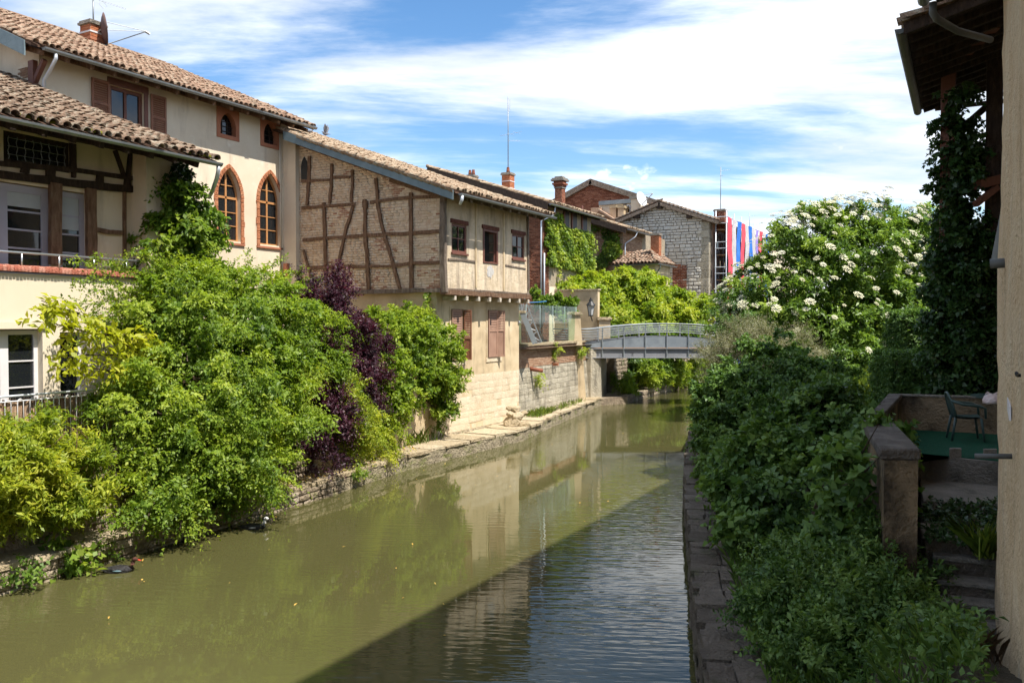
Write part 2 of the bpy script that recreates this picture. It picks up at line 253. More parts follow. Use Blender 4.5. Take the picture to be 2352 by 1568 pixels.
# ---------------------------------------------------------------- building helpers
def V(*a): return np.array(a if len(a) > 1 else a[0], dtype=float)
def unit(v): v = np.asarray(v, float); return v/max(1e-9, np.linalg.norm(v))
def thing(name, label, cat, loc, group=None):
    o = bpy.data.objects.new(name, None); COL.objects.link(o); o.empty_display_size = .2
    o.location = loc; o['label'] = label; o['category'] = cat
    if group: o['group'] = group
    o['_o'] = list(map(float, loc))
    return o
def tag(o, label=None, cat=None, group=None, kind=None):
    for k, v in (('label', label), ('category', cat), ('group', group), ('kind', kind)):
        if v: o[k] = v
    return o
def origin(o):
    while o is not None:
        if '_o' in o.keys(): return V(list(o['_o']))
        o = o.parent
    return V(0, 0, 0)
def link(name, me, parent=None):
    o = bpy.data.objects.new(name, me); COL.objects.link(o)
    if parent is not None: o.parent = parent
    return o
def mesh_np(name, verts, faces, mat, tint=None, smooth=False):
    """verts (n,3); faces (m,k) all of one size, or list of such arrays"""
    me = bpy.data.meshes.new(name); fl = faces if isinstance(faces, list) else [faces]
    verts = np.asarray(verts, np.float32); me.vertices.add(len(verts)); me.vertices.foreach_set('co', verts.ravel())
    loops = np.concatenate([f.ravel() for f in fl]).astype(np.int32)
    tot = np.concatenate([np.full(len(f), f.shape[1]) for f in fl]).astype(np.int32)
    st = np.concatenate([[0], np.cumsum(tot)[:-1]]).astype(np.int32)
    me.loops.add(len(loops)); me.loops.foreach_set('vertex_index', loops)
    me.polygons.add(len(tot)); me.polygons.foreach_set('loop_start', st); me.polygons.foreach_set('loop_total', tot)
    if smooth: me.polygons.foreach_set('use_smooth', np.ones(len(tot), bool))
    if tint is not None:
        a = me.attributes.new('tint', 'FLOAT', 'FACE'); a.data.foreach_set('value', np.asarray(tint, np.float32))
    me.update(calc_edges=True); me.materials.append(MATS[mat]); return me
class MB:
    def __init__(s): s.v = []; s.f = []
    def add(s, vs, fs):
        n = len(s.v); s.v += [tuple(map(float, p)) for p in vs]; s.f += [tuple(i+n for i in f) for f in fs]; return s
    def box(s, x0, x1, y0, y1, z0, z1):
        return s.add([(x0, y0, z0), (x1, y0, z0), (x1, y1, z0), (x0, y1, z0), (x0, y0, z1), (x1, y0, z1), (x1, y1, z1), (x0, y1, z1)],
                     [(0, 3, 2, 1), (4, 5, 6, 7), (0, 1, 5, 4), (1, 2, 6, 5), (2, 3, 7, 6), (3, 0, 4, 7)])
    def beam(s, p, q, w, h, up=(0, 0, 1)):
        p, q = V(p), V(q); d = unit(q-p); a = np.cross(d, up)
        if np.linalg.norm(a) < 1e-3: a = np.cross(d, (0, 1, 0))
        a = unit(a); b = unit(np.cross(a, d)); vs = []
        for c in (p, q):
            for i, j in ((-1, -1), (1, -1), (1, 1), (-1, 1)): vs.append(c+a*w/2*i+b*h/2*j)
        return s.add(vs, [(0, 3, 2, 1), (4, 5, 6, 7), (0, 1, 5, 4), (1, 2, 6, 5), (2, 3, 7, 6), (3, 0, 4, 7)])
    def strip(s, pts, w, h, nrm, jit=0.0):
        """a crooked squared timber along pts; nrm = the face that looks out (thickness h along it)"""
        pts = [V(p) for p in pts]; nrm = unit(nrm); m = len(pts); vs = []
        for i, p in enumerate(pts):
            d = unit(pts[min(i+1, m-1)]-pts[max(i-1, 0)]); a = unit(np.cross(d, nrm)); ww = w*(1+random.uniform(-jit, jit)); o = a*w*random.uniform(-jit, jit)*.5
            for i_, j_ in ((-1, -1), (1, -1), (1, 1), (-1, 1)): vs.append(p+o+a*ww/2*i_+nrm*h/2*j_)
        fs = [(0, 3, 2, 1), tuple(4*(m-1)+k for k in range(4))]
        for i in range(m-1):
            for k in range(4): fs.append((4*i+k, 4*i+(k+1) % 4, 4*i+4+(k+1) % 4, 4*i+4+k))
        return s.add(vs, fs)
    def tube(s, pts, r, n=8, caps=True, up=(0, 0, 1)):
        pts = [V(p) for p in pts]; m = len(pts); rs = r if hasattr(r, '__len__') else [r]*m; vs = []
        a0 = None
        for i, p in enumerate(pts):
            d = unit(pts[min(i+1, m-1)]-pts[max(i-1, 0)])
            a = np.cross(d, up) if a0 is None else a0-d*(a0@d)
            if np.linalg.norm(a) < 1e-3: a = np.cross(d, (0, 1, 0))
            a = unit(a); a0 = a; b = np.cross(a, d)
            for k in range(n): t = 2*math.pi*k/n; vs.append(p+(a*math.cos(t)+b*math.sin(t))*rs[i])
        fs = []
        for i in range(m-1):
            for k in range(n): fs.append((i*n+k, i*n+(k+1) % n, (i+1)*n+(k+1) % n, (i+1)*n+k))
        if caps: fs += [tuple(range(n))[::-1], tuple((m-1)*n+k for k in range(n))]
        return s.add(vs, fs)
    def gutter(s, p, q, r, up=(0, 0, 1), n=7):
        """half round trough from p to q with a rolled front edge"""
        p, q = V(p), V(q); d = unit(q-p); a = unit(np.cross(d, up)); vs = []
        prof = [(math.cos(t), -math.sin(t)) for t in np.linspace(0, math.pi, n)]; prof += [(x*.88, y*.88) for x, y in prof[::-1]]
        for c in (p, q):
            for x, y in prof: vs.append(c+a*x*r+V(up)*y*r)
        k = len(prof); fs = [(i, (i+1) % k, k+(i+1) % k, k+i) for i in range(k)]
        fs += [tuple(range(n)), tuple(k+i for i in range(n))[::-1]]
        return s.add(vs, fs)
    def prism(s, poly, vec):
        n = len(poly); vec = V(vec); vs = [V(p) for p in poly]+[V(p)+vec for p in poly]
        return s.add(vs, [tuple(range(n))[::-1], tuple(range(n, 2*n))]+[(i, (i+1) % n, n+(i+1) % n, n+i) for i in range(n)])
    def poly(s, pts): return s.add(pts, [tuple(range(len(pts)))])
    def lathe(s, c, prof, n=14, axis=(0, 0, 1), close=True):
        c = V(c); ax = unit(axis); a = unit(np.cross(ax, (0, 1, 0) if abs(ax[1]) < .9 else (1, 0, 0))); b = np.cross(ax, a); vs = []
        for r, h in prof:
            for k in range(n): t = 2*math.pi*k/n; vs.append(c+ax*h+(a*math.cos(t)+b*math.sin(t))*r)
        m = len(prof); fs = [(i*n+k, i*n+(k+1) % n, (i+1)*n+(k+1) % n, (i+1)*n+k) for i in range(m-1) for k in range(n)]
        if close: fs += [tuple(range(n))[::-1], tuple((m-1)*n+k for k in range(n))]
        return s.add(vs, fs)
    def loft(s, secs, n=14):
        """secs: (centre, half width, half height, tangent) - a closed skin through oval sections"""
        vs = []
        for c, w, h, d in secs:
            d = unit(d); a = unit(np.cross(d, (0, 0, 1)) if abs(unit(d)[2]) < .95 else np.cross(d, (1, 0, 0))); b = np.cross(a, d)
            for k in range(n): t = 2*math.pi*k/n; vs.append(V(c)+a*math.cos(t)*w+b*math.sin(t)*h)
        m = len(secs); fs = [(i*n+k, i*n+(k+1) % n, (i+1)*n+(k+1) % n, (i+1)*n+k) for i in range(m-1) for k in range(n)]
        fs += [tuple(range(n))[::-1], tuple((m-1)*n+k for k in range(n))]
        return s.add(vs, fs)
    def build(s, name, mat, parent=None, smooth=False, bevel=0.0):
        o0 = origin(parent); me = bpy.data.meshes.new(name)
        me.from_pydata([(p[0]-o0[0], p[1]-o0[1], p[2]-o0[2]) for p in s.v], [], s.f)
        bm = bmesh.new(); bm.from_mesh(me); bmesh.ops.recalc_face_normals(bm, faces=bm.faces)
        if bevel: bmesh.ops.bevel(bm, geom=bm.edges[:], offset=bevel, segments=1, affect='EDGES', clamp_overlap=True)
        bm.to_mesh(me); bm.free()
        if smooth:
            for p in me.polygons: p.use_smooth = True
        me.materials.append(MATS[mat]); return link(name, me, parent)
def piece(name, me, parent, loc, mtx=None, scale=None):
    """a small repeated piece that shares its mesh; loc in world"""
    o = link(name, me, parent); l = V(loc)-origin(parent)
    M_ = Matrix.Identity(4)
    if mtx is not None:
        for i in range(3):
            for j in range(3): M_[i][j] = float(mtx[i][j])
    if scale is not None: M_ = M_ @ Matrix.Diagonal((*map(float, scale), 1))
    M_.translation = Vector(map(float, l)); o.matrix_local = M_; return o
def stuff_np(name, tv, tf, locs, mtx, scl, mat, parent, tint=None, smooth=False):
    """many copies of one template joined into one part of kind stuff"""
    o0 = origin(parent); N = len(locs); tv = np.asarray(tv, float)
    v = np.einsum('nij,nkj->nki', mtx, tv[None]*scl[:, None, :])+(locs-o0)[:, None, :]
    f = (np.asarray(tf)[None]+(np.arange(N)*len(tv))[:, None, None]).reshape(-1, np.asarray(tf).shape[1])
    tt = np.repeat(np.random.rand(N) if tint is None else tint, len(tf))
    o = link(name, mesh_np(name, v.reshape(-1, 3), f, mat, tt, smooth), parent); o['kind'] = 'stuff'; return o
def spread(name, meshes, parent, locs, mtx, scl, mat, limit=300, restname=None):
    """the pieces that show largest become objects, the rest one stuff part. meshes: list of (mesh, tv, tf)"""
    locs = np.asarray(locs, float); mtx = np.asarray(mtx, float); scl = np.asarray(scl, float)
    x, y, d = proj(locs); inside = (d > .3) & (x > -60) & (x < 2412) & (y > -60) & (y < 1630)
    order = np.argsort(np.where(inside, d, d+1e4)); pick = order[:limit]; rest = order[limit:]
    if len(locs) > limit: pick = [i for i in pick if inside[i]]; rest = np.array([i for i in order if i not in set(pick)], int)
    for i in pick:
        me = meshes[i % len(meshes)][0]; piece(name, me, parent, locs[i], mtx[i], scl[i])
    if len(rest):
        _, tv, tf = meshes[0]; stuff_np(restname or name+'_field', tv, tf, locs[rest], mtx[rest], scl[rest], mat, parent)
# --- roof tiles
def tile_template(rl=.088, rh=.072, L=.44, n=7, th=.016):
    a = np.linspace(-.12, math.pi+.12, n); lo = [(rl*math.cos(t), 0, rl*math.sin(t)+.03) for t in a]; hi = [(rh*math.cos(t), L, rh*math.sin(t)) for t in a]
    inn = [((rl-th)*math.cos(t), 0, (rl-th)*math.sin(t)+.03) for t in a]; inn2 = [((rl-th)*math.cos(t), .16, (rl-th)*math.sin(t)+.02) for t in a]
    tv = lo+hi+inn+inn2; f = []
    for i in range(n-1): f += [(i+1, i, n+i, n+i+1), (i, i+1, 2*n+i+1, 2*n+i), (2*n+i, 2*n+i+1, 3*n+i+1, 3*n+i)]
    return np.array(tv), np.array(f)
TILE_V, TILE_F = tile_template()
def tiles(parent, O, e, s, L, S, mat, pw=.205, pl=.33, limit=300, sag=.0, keep=None):
    """rows of half round tiles on the slope O + e*u + s*v, with hollow channel tiles between them"""
    O, e, s = V(O), unit(e), unit(s); n = np.cross(e, s); n = n if n[2] > 0 else -n
    nc = int(L/pw); nr = int(S/pl); pw = L/nc
    locs = []; M_ = []; sc = []
    for j in range(nr):
        for i in range(nc):
            u = (i+.5)*pw+random.gauss(0, .012); v = j*pl+random.gauss(0, .03)-(.12 if random.random() < .02 else 0)
            if keep and not keep(u, v): continue
            p = O+e*u+s*v+n*(random.gauss(.028, .007)+sag*math.sin(u*1.1+v*.7)); r = random.gauss(0, .07); tl = random.gauss(0, .02)
            ee = unit(e*math.cos(r)+s*math.sin(r)); ss = unit(s*math.cos(r)-e*math.sin(r)+n*tl); nn = np.cross(ee, ss)
            if nn[2] < 0: ee = -ee; nn = -nn
            locs.append(p); M_.append(np.stack([ee, ss, nn], 1)); k = pw/.205; sc.append((k*random.uniform(.96, 1.05), random.uniform(.96, 1.04)*pl/.33, k*random.uniform(.9, 1.1)))
    me = mesh_np('roof_tile', TILE_V, TILE_F, mat, smooth=False)
    spread('roof_tile', [(me, TILE_V, TILE_F)], parent, locs, M_, sc, mat, limit, 'roof_tile_field')
# --- bricks and stones
def block_template(seed=0, rough=.0, inset=.0):
    r = random.Random(seed); b = []
    for z in (0, 1):
        for (x, y) in ((-.5, -.5), (.5, -.5), (.5, .5), (-.5, .5)):
            k = 1-(inset if z else 0); b.append((x*k+r.uniform(-rough, rough), y*k+r.uniform(-rough, rough), z*(1+r.uniform(-rough, rough)*2)))
    c = (r.uniform(-.1, .1), r.uniform(-.1, .1), 1.0+ (r.uniform(.05, .35) if rough else 0))
    b.append(c)
    f = [(0, 1, 5), (0, 5, 4), (1, 2, 6), (1, 6, 5), (2, 3, 7), (2, 7, 6), (3, 0, 4), (3, 4, 7), (4, 5, 8), (5, 6, 8), (6, 7, 8), (7, 4, 8)]
    return np.array(b), np.array(f)
def blocks(name, parent, O, eu, ev, W_, H_, mat, course=.07, length=.22, gap=.012, depth=.02, rough=.0, inset=.03, limit=300, bond=True, keep=None, cvar=0.0, lvar=0.0, nvar=6, sink=.0, restname=None, dvar=.3):
    """courses of bricks or stones laid on a face: eu along, ev up, standing proud by depth"""
    O, eu, ev = V(O), unit(eu), unit(ev); n = unit(np.cross(eu, ev))
    tem = []
    for k in range(nvar if rough else 1):
        tv, tf = block_template(k*13+5, rough, inset); tem.append((mesh_np(name, tv, tf, mat), tv, tf))
    locs = []; M_ = []; sc = []; v = 0.0; j = 0
    base = np.stack([eu, ev, n], 1)
    while v < H_-course*.4:
        c = course*random.uniform(1-cvar, 1+cvar); c = min(c, H_-v)
        u = -length*.5 if (bond and j % 2) else 0.0
        if lvar: u = -random.uniform(0, length)
        while u < W_:
            l = length*random.uniform(1-lvar, 1+lvar); a = max(u, 0); b_ = min(u+l, W_)
            if b_-a > length*.18 and (keep is None or keep((a+b_)/2, v+c/2)):
                locs.append(O+eu*(a+b_)/2+ev*(v+c/2)-n*sink); r = random.gauss(0, .012 if rough else .004)
                R_ = np.stack([eu*math.cos(r)+ev*math.sin(r), ev*math.cos(r)-eu*math.sin(r), n], 1)
                M_.append(R_); sc.append((b_-a-gap, c-gap, (depth+sink)*random.uniform(1-dvar, 1+dvar)))
            u += l
        v += c; j += 1
    if locs: spread(name, tem, parent, locs, M_, sc, mat, limit, restname or name+'_field')
# --- wall with openings
def facade(mb, O, eu, ev, W_, H_, opens, depth, top=None):
    """front face with rectangular holes (u0,u1,v0,v1) and their reveals running back by depth"""
    O, eu, ev = V(O), unit(eu), unit(ev); n = unit(np.cross(eu, ev))
    us = sorted({0.0, W_, *[o[0] for o in opens], *[o[1] for o in opens]}); vs = sorted({0.0, H_, *[o[2] for o in opens], *[o[3] for o in opens]})
    us = [u for u in us if 0 <= u <= W_]; vs = [v for v in vs if 0 <= v <= H_]
    P = lambda u, v, d=0: O+eu*u+ev*v-n*d
    for a, b in zip(us, us[1:]):
        for c, d in zip(vs, vs[1:]):
            m_, q = (a+b)/2, (c+d)/2
            if any(o[0] < m_ < o[1] and o[2] < q < o[3] for o in opens): continue
            mb.poly([P(a, c), P(b, c), P(b, d), P(a, d)])
    for u0, u1, v0, v1 in opens:
        for (a, b, c, d) in ((u0, v0, u1, v0), (u1, v0, u1, v1), (u1, v1, u0, v1), (u0, v1, u0, v0)):
            mb.poly([P(a, b), P(c, d), P(c, d, depth), P(a, b, depth)])
    return mb
def window(parent, O, eu, ev, w, h, mat='window_grey', fw=.06, cols=2, rows=2, bar=.03, name='window', pane='pane', dep=.05, label=None, blind=0):
    """frame, glazing bars and one pane for each light; O = lower left corner on the frame plane, n looks out"""
    O, eu, ev = V(O), unit(eu), unit(ev); n = unit(np.cross(eu, ev)); P = lambda u, v, d=0.: O+eu*u+ev*v+n*d
    mb = MB()
    def bar_(u0, u1, v0, v1, t=dep): mb.prism([P(u0, v0, -t/2), P(u1, v0, -t/2), P(u1, v1, -t/2), P(u0, v1, -t/2)], n*t)
    bar_(0, fw, 0, h); bar_(w-fw, w, 0, h); bar_(fw, w-fw, 0, fw); bar_(fw, w-fw, h-fw, h)
    f = mb.build(name, mat, parent)
    if label: f['label'] = label
    cw = (w-2*fw)/cols; rh = (h-2*fw)/rows
    for i in range(1, cols): b = MB(); u = fw+cw*i; b.prism([P(u-bar/2, fw, -dep*.4), P(u+bar/2, fw, -dep*.4), P(u+bar/2, h-fw, -dep*.4), P(u-bar/2, h-fw, -dep*.4)], n*dep*.8); b.build('mullion', mat, f)
    for j in range(1, rows): b = MB(); v = fw+rh*j; b.prism([P(fw, v-bar/2, -dep*.3), P(w-fw, v-bar/2, -dep*.3), P(w-fw, v+bar/2, -dep*.3), P(fw, v+bar/2, -dep*.3)], n*dep*.6); b.build('glazing_bar', mat, f)
    for i in range(cols):
        for j in range(rows):
            u = fw+cw*i; v = fw+rh*j; t = random.gauss(0, .004)
            b = MB(); b.poly([P(u, v, -.012+t), P(u+cw, v, -.012-t), P(u+cw, v+rh, -.012-t), P(u, v+rh, -.012+t)]); b.build('pane', pane, f)
    if blind:
        b = MB(); b.prism([P(fw, h-fw-blind, .003), P(w-fw, h-fw-blind, .003), P(w-fw, h-fw, .003), P(fw, h-fw, .003)], n*.006); b.build('blind', 'blind', f)
    return f
def shutter(parent, O, eu, ev, w, h, mat, t=.04, nsl=None, panel=.0):
    """louvred leaf: frame, slats, lower boarded panel"""
    O, eu, ev = V(O), unit(eu), unit(ev); n = unit(np.cross(eu, ev)); P = lambda u, v, d=0.: O+eu*u+ev*v+n*d
    mb = MB(); fw = min(.07, w*.16)
    def bar_(u0, u1, v0, v1, a=0, b=t): mb.prism([P(u0, v0, a), P(u1, v0, a), P(u1, v1, a), P(u0, v1, a)], n*(b-a))
    bar_(0, fw, 0, h); bar_(w-fw, w, 0, h); bar_(fw, w-fw, 0, fw*1.3); bar_(fw, w-fw, h-fw*1.1, h)
    mid = panel if panel else h*.48; bar_(fw, w-fw, mid-fw*.5, mid+fw*.5)
    f = mb.build('shutter', mat, parent)
    if panel:
        b = MB(); b.prism([P(fw, fw*1.3, .008), P(w-fw, fw*1.3, .008), P(w-fw, mid-fw*.5, .008), P(fw, mid-fw*.5, .008)], n*.014); b.build('board', mat, f)
    zones = ([] if panel else [(fw*1.3, mid-fw*.5)])+[(mid+fw*.5, h-fw*1.1)]
    me = None
    for z0, z1 in zones:
        k = max(4, int((z1-z0)/.062)); st = (z1-z0)/k
        for i in range(k):
            v = z0+st*(i+.5); b = MB(); b.prism([P(fw, v-st*.42, .031), P(w-fw, v-st*.42, .031), P(w-fw, v+st*.42, .006), P(fw, v+st*.42, .006)], n*.006)
            b.build('slat', mat, f)
    return f
# ---------------------------------------------------------------- foliage
def foliage(name, mat, parent, blobs, n, leaf=(.06, .03), sprig=.28, nl=9, cl=.35, ncl=None, up=.25, out=.9, droop=.25, inner=.22, seed=1, clipz=None, keep=None, flat=.5, maxdrop=None, lump=.10, shrink=None, gap=.85, gapw=1.0):
    """leaves set along short twigs, twigs gathered into clumps over the surface of rounded masses"""
    rs = np.random.RandomState(seed); C_ = np.array([b[0] for b in blobs], float); R_ = np.array([b[1] if hasattr(b[1], '__len__') else (b[1],)*3 for b in blobs], float)
    wgt = np.prod(R_, 1)**(2/3); wgt /= wgt.sum(); k = len(blobs)
    R_ = R_*(.80 if shrink is None else shrink); ncl = int((ncl or max(20, int(n/14)))*.62)
    def surf(m, lo, hi):
        idx = rs.choice(k, m, p=wgt); v = rs.normal(size=(m, 3)); v /= np.linalg.norm(v, axis=1)[:, None]
        ph = (idx*1.7)[:, None]; bump = 1+lump*(np.sin(v[:, :1]*5+ph)*np.sin(v[:, 1:2]*6+ph*2)+np.sin(v[:, 2:3]*7+ph*3)*.7)
        p = C_[idx]+R_[idx]*v*bump*rs.uniform(lo, hi, (m, 1)); return p, idx, v
    def clear(p, th):
        ok = np.ones(len(p), bool)
        q = np.sqrt((((p[:, None, :]-C_[None])/R_[None])**2).sum(2)); return q.min(1) > th
    cp, ci, cv = surf(ncl*4, .70, 1.06); ok = clear(cp, .62); cp, ci, cv = cp[ok][:ncl], ci[ok][:ncl], cv[ok][:ncl]
    wl_ = 6.28/np.clip(R_.mean()*gapw, .35, 2.4); ph = rs.rand(3)*6
    fm = np.sin(cp[:, 0]*wl_+ph[0]+np.sin(cp[:, 1]*wl_*.6))*np.sin(cp[:, 1]*wl_+ph[1])+.8*np.sin(cp[:, 2]*wl_*1.2+ph[2]+np.sin(cp[:, 0]*wl_*.7)*1.3)
    ok = (fm > -.35) | (rs.rand(len(cp)) > gap); cp, ci, cv = cp[ok], ci[ok], cv[ok]
    dc = cv+rs.normal(size=cv.shape)*.35+np.array([0, 0, .25-droop*.9]); dc /= np.linalg.norm(dc, axis=1)[:, None]
    m = int(n*(1-inner)); a = rs.randint(0, len(cp), m); al = rs.rand(m)**.8*cl*1.3; g = rs.normal(size=(m, 3))*cl*.27*(1.1-.5*(al/(cl*1.3)))[:, None]; g[:, 2] *= .65
    p1 = cp[a]+dc[a]*al[:, None]+g-np.array([0, 0, 1.])*(droop*.35*al*al/max(cl, .1))[:, None]; nr1 = dc[a]*.8+g/np.maximum(1e-6, np.linalg.norm(g, axis=1))[:, None]*.5; ct1 = rs.rand(len(cp))[a]
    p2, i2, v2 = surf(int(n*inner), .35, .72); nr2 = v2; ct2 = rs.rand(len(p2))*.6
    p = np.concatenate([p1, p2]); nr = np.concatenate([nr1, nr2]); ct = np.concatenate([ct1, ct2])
    nr /= np.linalg.norm(nr, axis=1)[:, None]+1e-9
    if clipz is not None: ok = p[:, 2] > clipz; p, nr, ct = p[ok], nr[ok], ct[ok]
    if keep is not None: ok = keep(p); p, nr, ct = p[ok], nr[ok], ct[ok]
    return leaves(name, mat, parent, p, nr, ct, leaf, sprig, nl, up, out, droop, rs, flat)
def leaves(name, mat, parent, p, nr, ct, leaf, sprig, nl, up, out, droop, rs, flat=.5, fold=.25):
    m = len(p); d = nr*out+np.array([0, 0, up])+rs.normal(size=(m, 3))*.45; d /= np.linalg.norm(d, axis=1)[:, None]+1e-9
    t = ((np.arange(nl)+.5)/nl)[None, :, None]; ln = sprig*rs.uniform(.6, 1.3, (m, 1, 1))
    b = p[:, None, :]+d[:, None, :]*ln*t-np.array([0, 0, 1.])*droop*ln*t*t
    sd = np.cross(d, rs.normal(size=(m, 3))); sd /= np.linalg.norm(sd, axis=1)[:, None]+1e-9; sg = np.where(np.arange(nl) % 2, 1., -1.)[None, :, None]
    ax = d[:, None, :]*.55+sd[:, None, :]*sg*.75+rs.normal(size=(m, nl, 3))*.35; ax[:, :, 2] -= droop*.5; ax /= np.linalg.norm(ax, axis=2)[:, :, None]+1e-9
    un = nr[:, None, :]*flat+np.array([0, 0, .8])+rs.normal(size=(m, nl, 3))*.45
    w = np.cross(ax, un); w /= np.linalg.norm(w, axis=2)[:, :, None]+1e-9; un = np.cross(w, ax)
    sz = rs.uniform(.7, 1.3, (m, 1, 1)); L = leaf[0]*sz*rs.uniform(.6, 1.3, (m, nl, 1)); Wd = leaf[1]*sz*rs.uniform(.65, 1.25, (m, nl, 1))
    v0 = b; v1 = b+ax*L*.45+w*Wd*.5+un*Wd*fold; v2 = b+ax*L-un*L*.12; v3 = b+ax*L*.45-w*Wd*.5+un*Wd*fold
    vs = np.stack([v0, v1, v2, v3], 2).reshape(-1, 3)-origin(parent); f = np.arange(len(vs)).reshape(-1, 4)
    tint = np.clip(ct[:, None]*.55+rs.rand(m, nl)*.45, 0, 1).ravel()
    o = link(name, mesh_np(name, vs, f, mat, tint), parent); o['kind'] = 'stuff'; return o
def sheet_leaves(name, mat, parent, O, eu, ev, n_out, inside, W_, H_, n, leaf=(.12, .11), seed=3, thick=.12, hang=.6, nl=1):
    """a climber lying flat on a wall: overlapping leaves that hang from their stalks"""
    rs = np.random.RandomState(seed); u = rs.rand(n)*W_; v = rs.rand(n)*H_; ok = inside(u, v); u, v = u[ok], v[ok]; m = len(u)
    O, eu, ev, n_out = V(O), unit(eu), unit(ev), unit(n_out)
    p = O+eu*u[:, None]+ev*v[:, None]+n_out*(rs.rand(m)**1.5*thick*(1+.9*np.sin(u*3.1+v*1.3)*np.sin(v*2.3)))[:, None]
    ax = -ev*hang+n_out*.5+rs.normal(size=(m, 3))*.35; ax /= np.linalg.norm(ax, axis=1)[:, None]
    un = n_out+ev*.4+rs.normal(size=(m, 3))*.3; w = np.cross(ax, un); w /= np.linalg.norm(w, axis=1)[:, None]; un = np.cross(w, ax)
    L = leaf[0]*rs.uniform(.6, 1.25, (m, 1)); Wd = leaf[1]*rs.uniform(.6, 1.2, (m, 1))
    vs = np.stack([p, p+ax*L*.4+w*Wd*.5, p+ax*L-un*L*.1, p+ax*L*.4-w*Wd*.5], 1).reshape(-1, 3)-origin(parent)
    tn = np.clip(.5+.35*np.sin(u*1.3+v*2.1)*np.cos(v*1.7-u)+rs.normal(size=m)*.2, 0, 1)
    o = link(name, mesh_np(name, vs, np.arange(len(vs)).reshape(-1, 4), mat, tn), parent); o['kind'] = 'stuff'; return o
def blades(name, mat, parent, pts, h=(.12, .3), w=.012, seed=5, lean=.5):
    rs = np.random.RandomState(seed); pts = np.asarray(pts, float); m = len(pts); a = rs.rand(m)*6.28; d = np.stack([np.cos(a), np.sin(a), np.zeros(m)], 1)
    H = rs.uniform(h[0], h[1], (m, 1)); s = np.stack([-np.sin(a), np.cos(a), np.zeros(m)], 1)*w; z = np.array([0, 0, 1.])
    l = lean*rs.rand(m, 1)
    v = np.stack([pts-s, pts+s, pts+z*H*.6+d*H*l*.35+s*.7, pts+z*H+d*H*l, pts+z*H*.6+d*H*l*.35-s*.7], 1).reshape(-1, 3)-origin(parent)
    f = np.arange(len(v)).reshape(-1, 5)
    o = link(name, mesh_np(name, v, f, mat, rs.rand(m)), parent); o['kind'] = 'stuff'; return o
def bl(px, py, r, Xv=None, Yv=None, Dv=None, asp=(1, 1, 1)):
    """a rounded mass of foliage seen round (px,py) with radius r px, standing on the named plane"""
    c = PX(px, py, Xv) if Xv is not None else PY(px, py, Yv) if Yv is not None else PD(px, py, Dv)
    d = proj(c)[2]; R0 = r*d/FPX; return (c, (R0*asp[0], R0*asp[1], R0*asp[2]))
def stems(parent, base, blobs, r=.05, name='branch', mat='bark', k=1):
    for c, rr in blobs:
        p0 = V(base)+V(random.uniform(-.15, .15), random.uniform(-.15, .15), 0); c = V(c); mid = (p0+c)/2+V(random.uniform(-.2, .2), random.uniform(-.2, .2), random.uniform(0, .3))
        tip = c+(c-p0)*.25
        MB().tube([p0, (p0+mid)/2+V(.03, .02, .02), mid, c, tip], [r, r*.85, r*.65, r*.4, r*.12], 6).build(name, mat, parent, smooth=True)
# ================================================================ THE SETTING
EX, EY, EZ = V(1, 0, 0), V(0, 1, 0), V(0, 0, 1)
def struct(mb, name, mat, **k): return tag(mb.build(name, mat, **k), kind='structure')
bed = MB(); bed.poly([(-900, -300, -1.6), (900, -300, -1.6), (900, 1500, -1.6), (-900, 1500, -1.6)]); struct(bed, 'ground', 'dirt')
LEDGE = [(-13.75, -6), (-13.85, 4), (-14.0, 9), (-14.25, 13), (-14.45, 17), (-14.85, 20.5), (-14.75, 24), (-14.65, 27.7), (-15.6, 32.5), (-17.15, 41.5)]
RQ = [(2.0, -6.0), (.35, 0.0), (-1.0, 4.4), (-2.2, 8.37), (-3.33, 11.65), (-4.7, 16.0), (-6.04, 20.15), (-8.2, 28), (-11.9, 44), (-12.6, 52), (-12.4, 66), (-11, 90)]
wt = MB(); wt.poly([(-19.5, -12, 0), (6, -12, 0), (6, 0, 0), (0, 20, 0), (-6, 44, 0), (-6, 110, 0), (-22, 110, 0), (-20.2, 44, 0)]); struct(wt, 'water', 'water')
# ground behind the left quay: garden terrace, courtyard and far bank, one sheet that runs to the horizon
lg = MB()
lg.poly([(-14.95, -8, 1.95), (-15.0, 16.9, 1.95), (-400, 16.9, 1.95), (-400, -300, 1.95), (-15, -300, 1.95)])
lg.poly([(-15.3, 16.9, 2.9), (-16.1, 24.05, 2.9), (-400, 24.05, 2.9), (-400, 16.9, 2.9)]); lg.poly([(-15.3, 16.9, 2.9), (-400, 16.9, 2.9), (-400, 16.9, 1.9), (-15.3, 16.9, 1.9)])
lg.poly([(-16.3, 24.05, 3.3), (-16.9, 30.4, 3.3), (-17.7, 43.2, 3.3), (-19.3, 43.2, 3.3), (-19.3, 60, 3.3), (-19.0, 120, 3.3), (-20, 1500, 3.3), (-900, 1500, 3.3), (-900, 24.05, 3.3)])
struct(lg, 'ground', 'dirt')
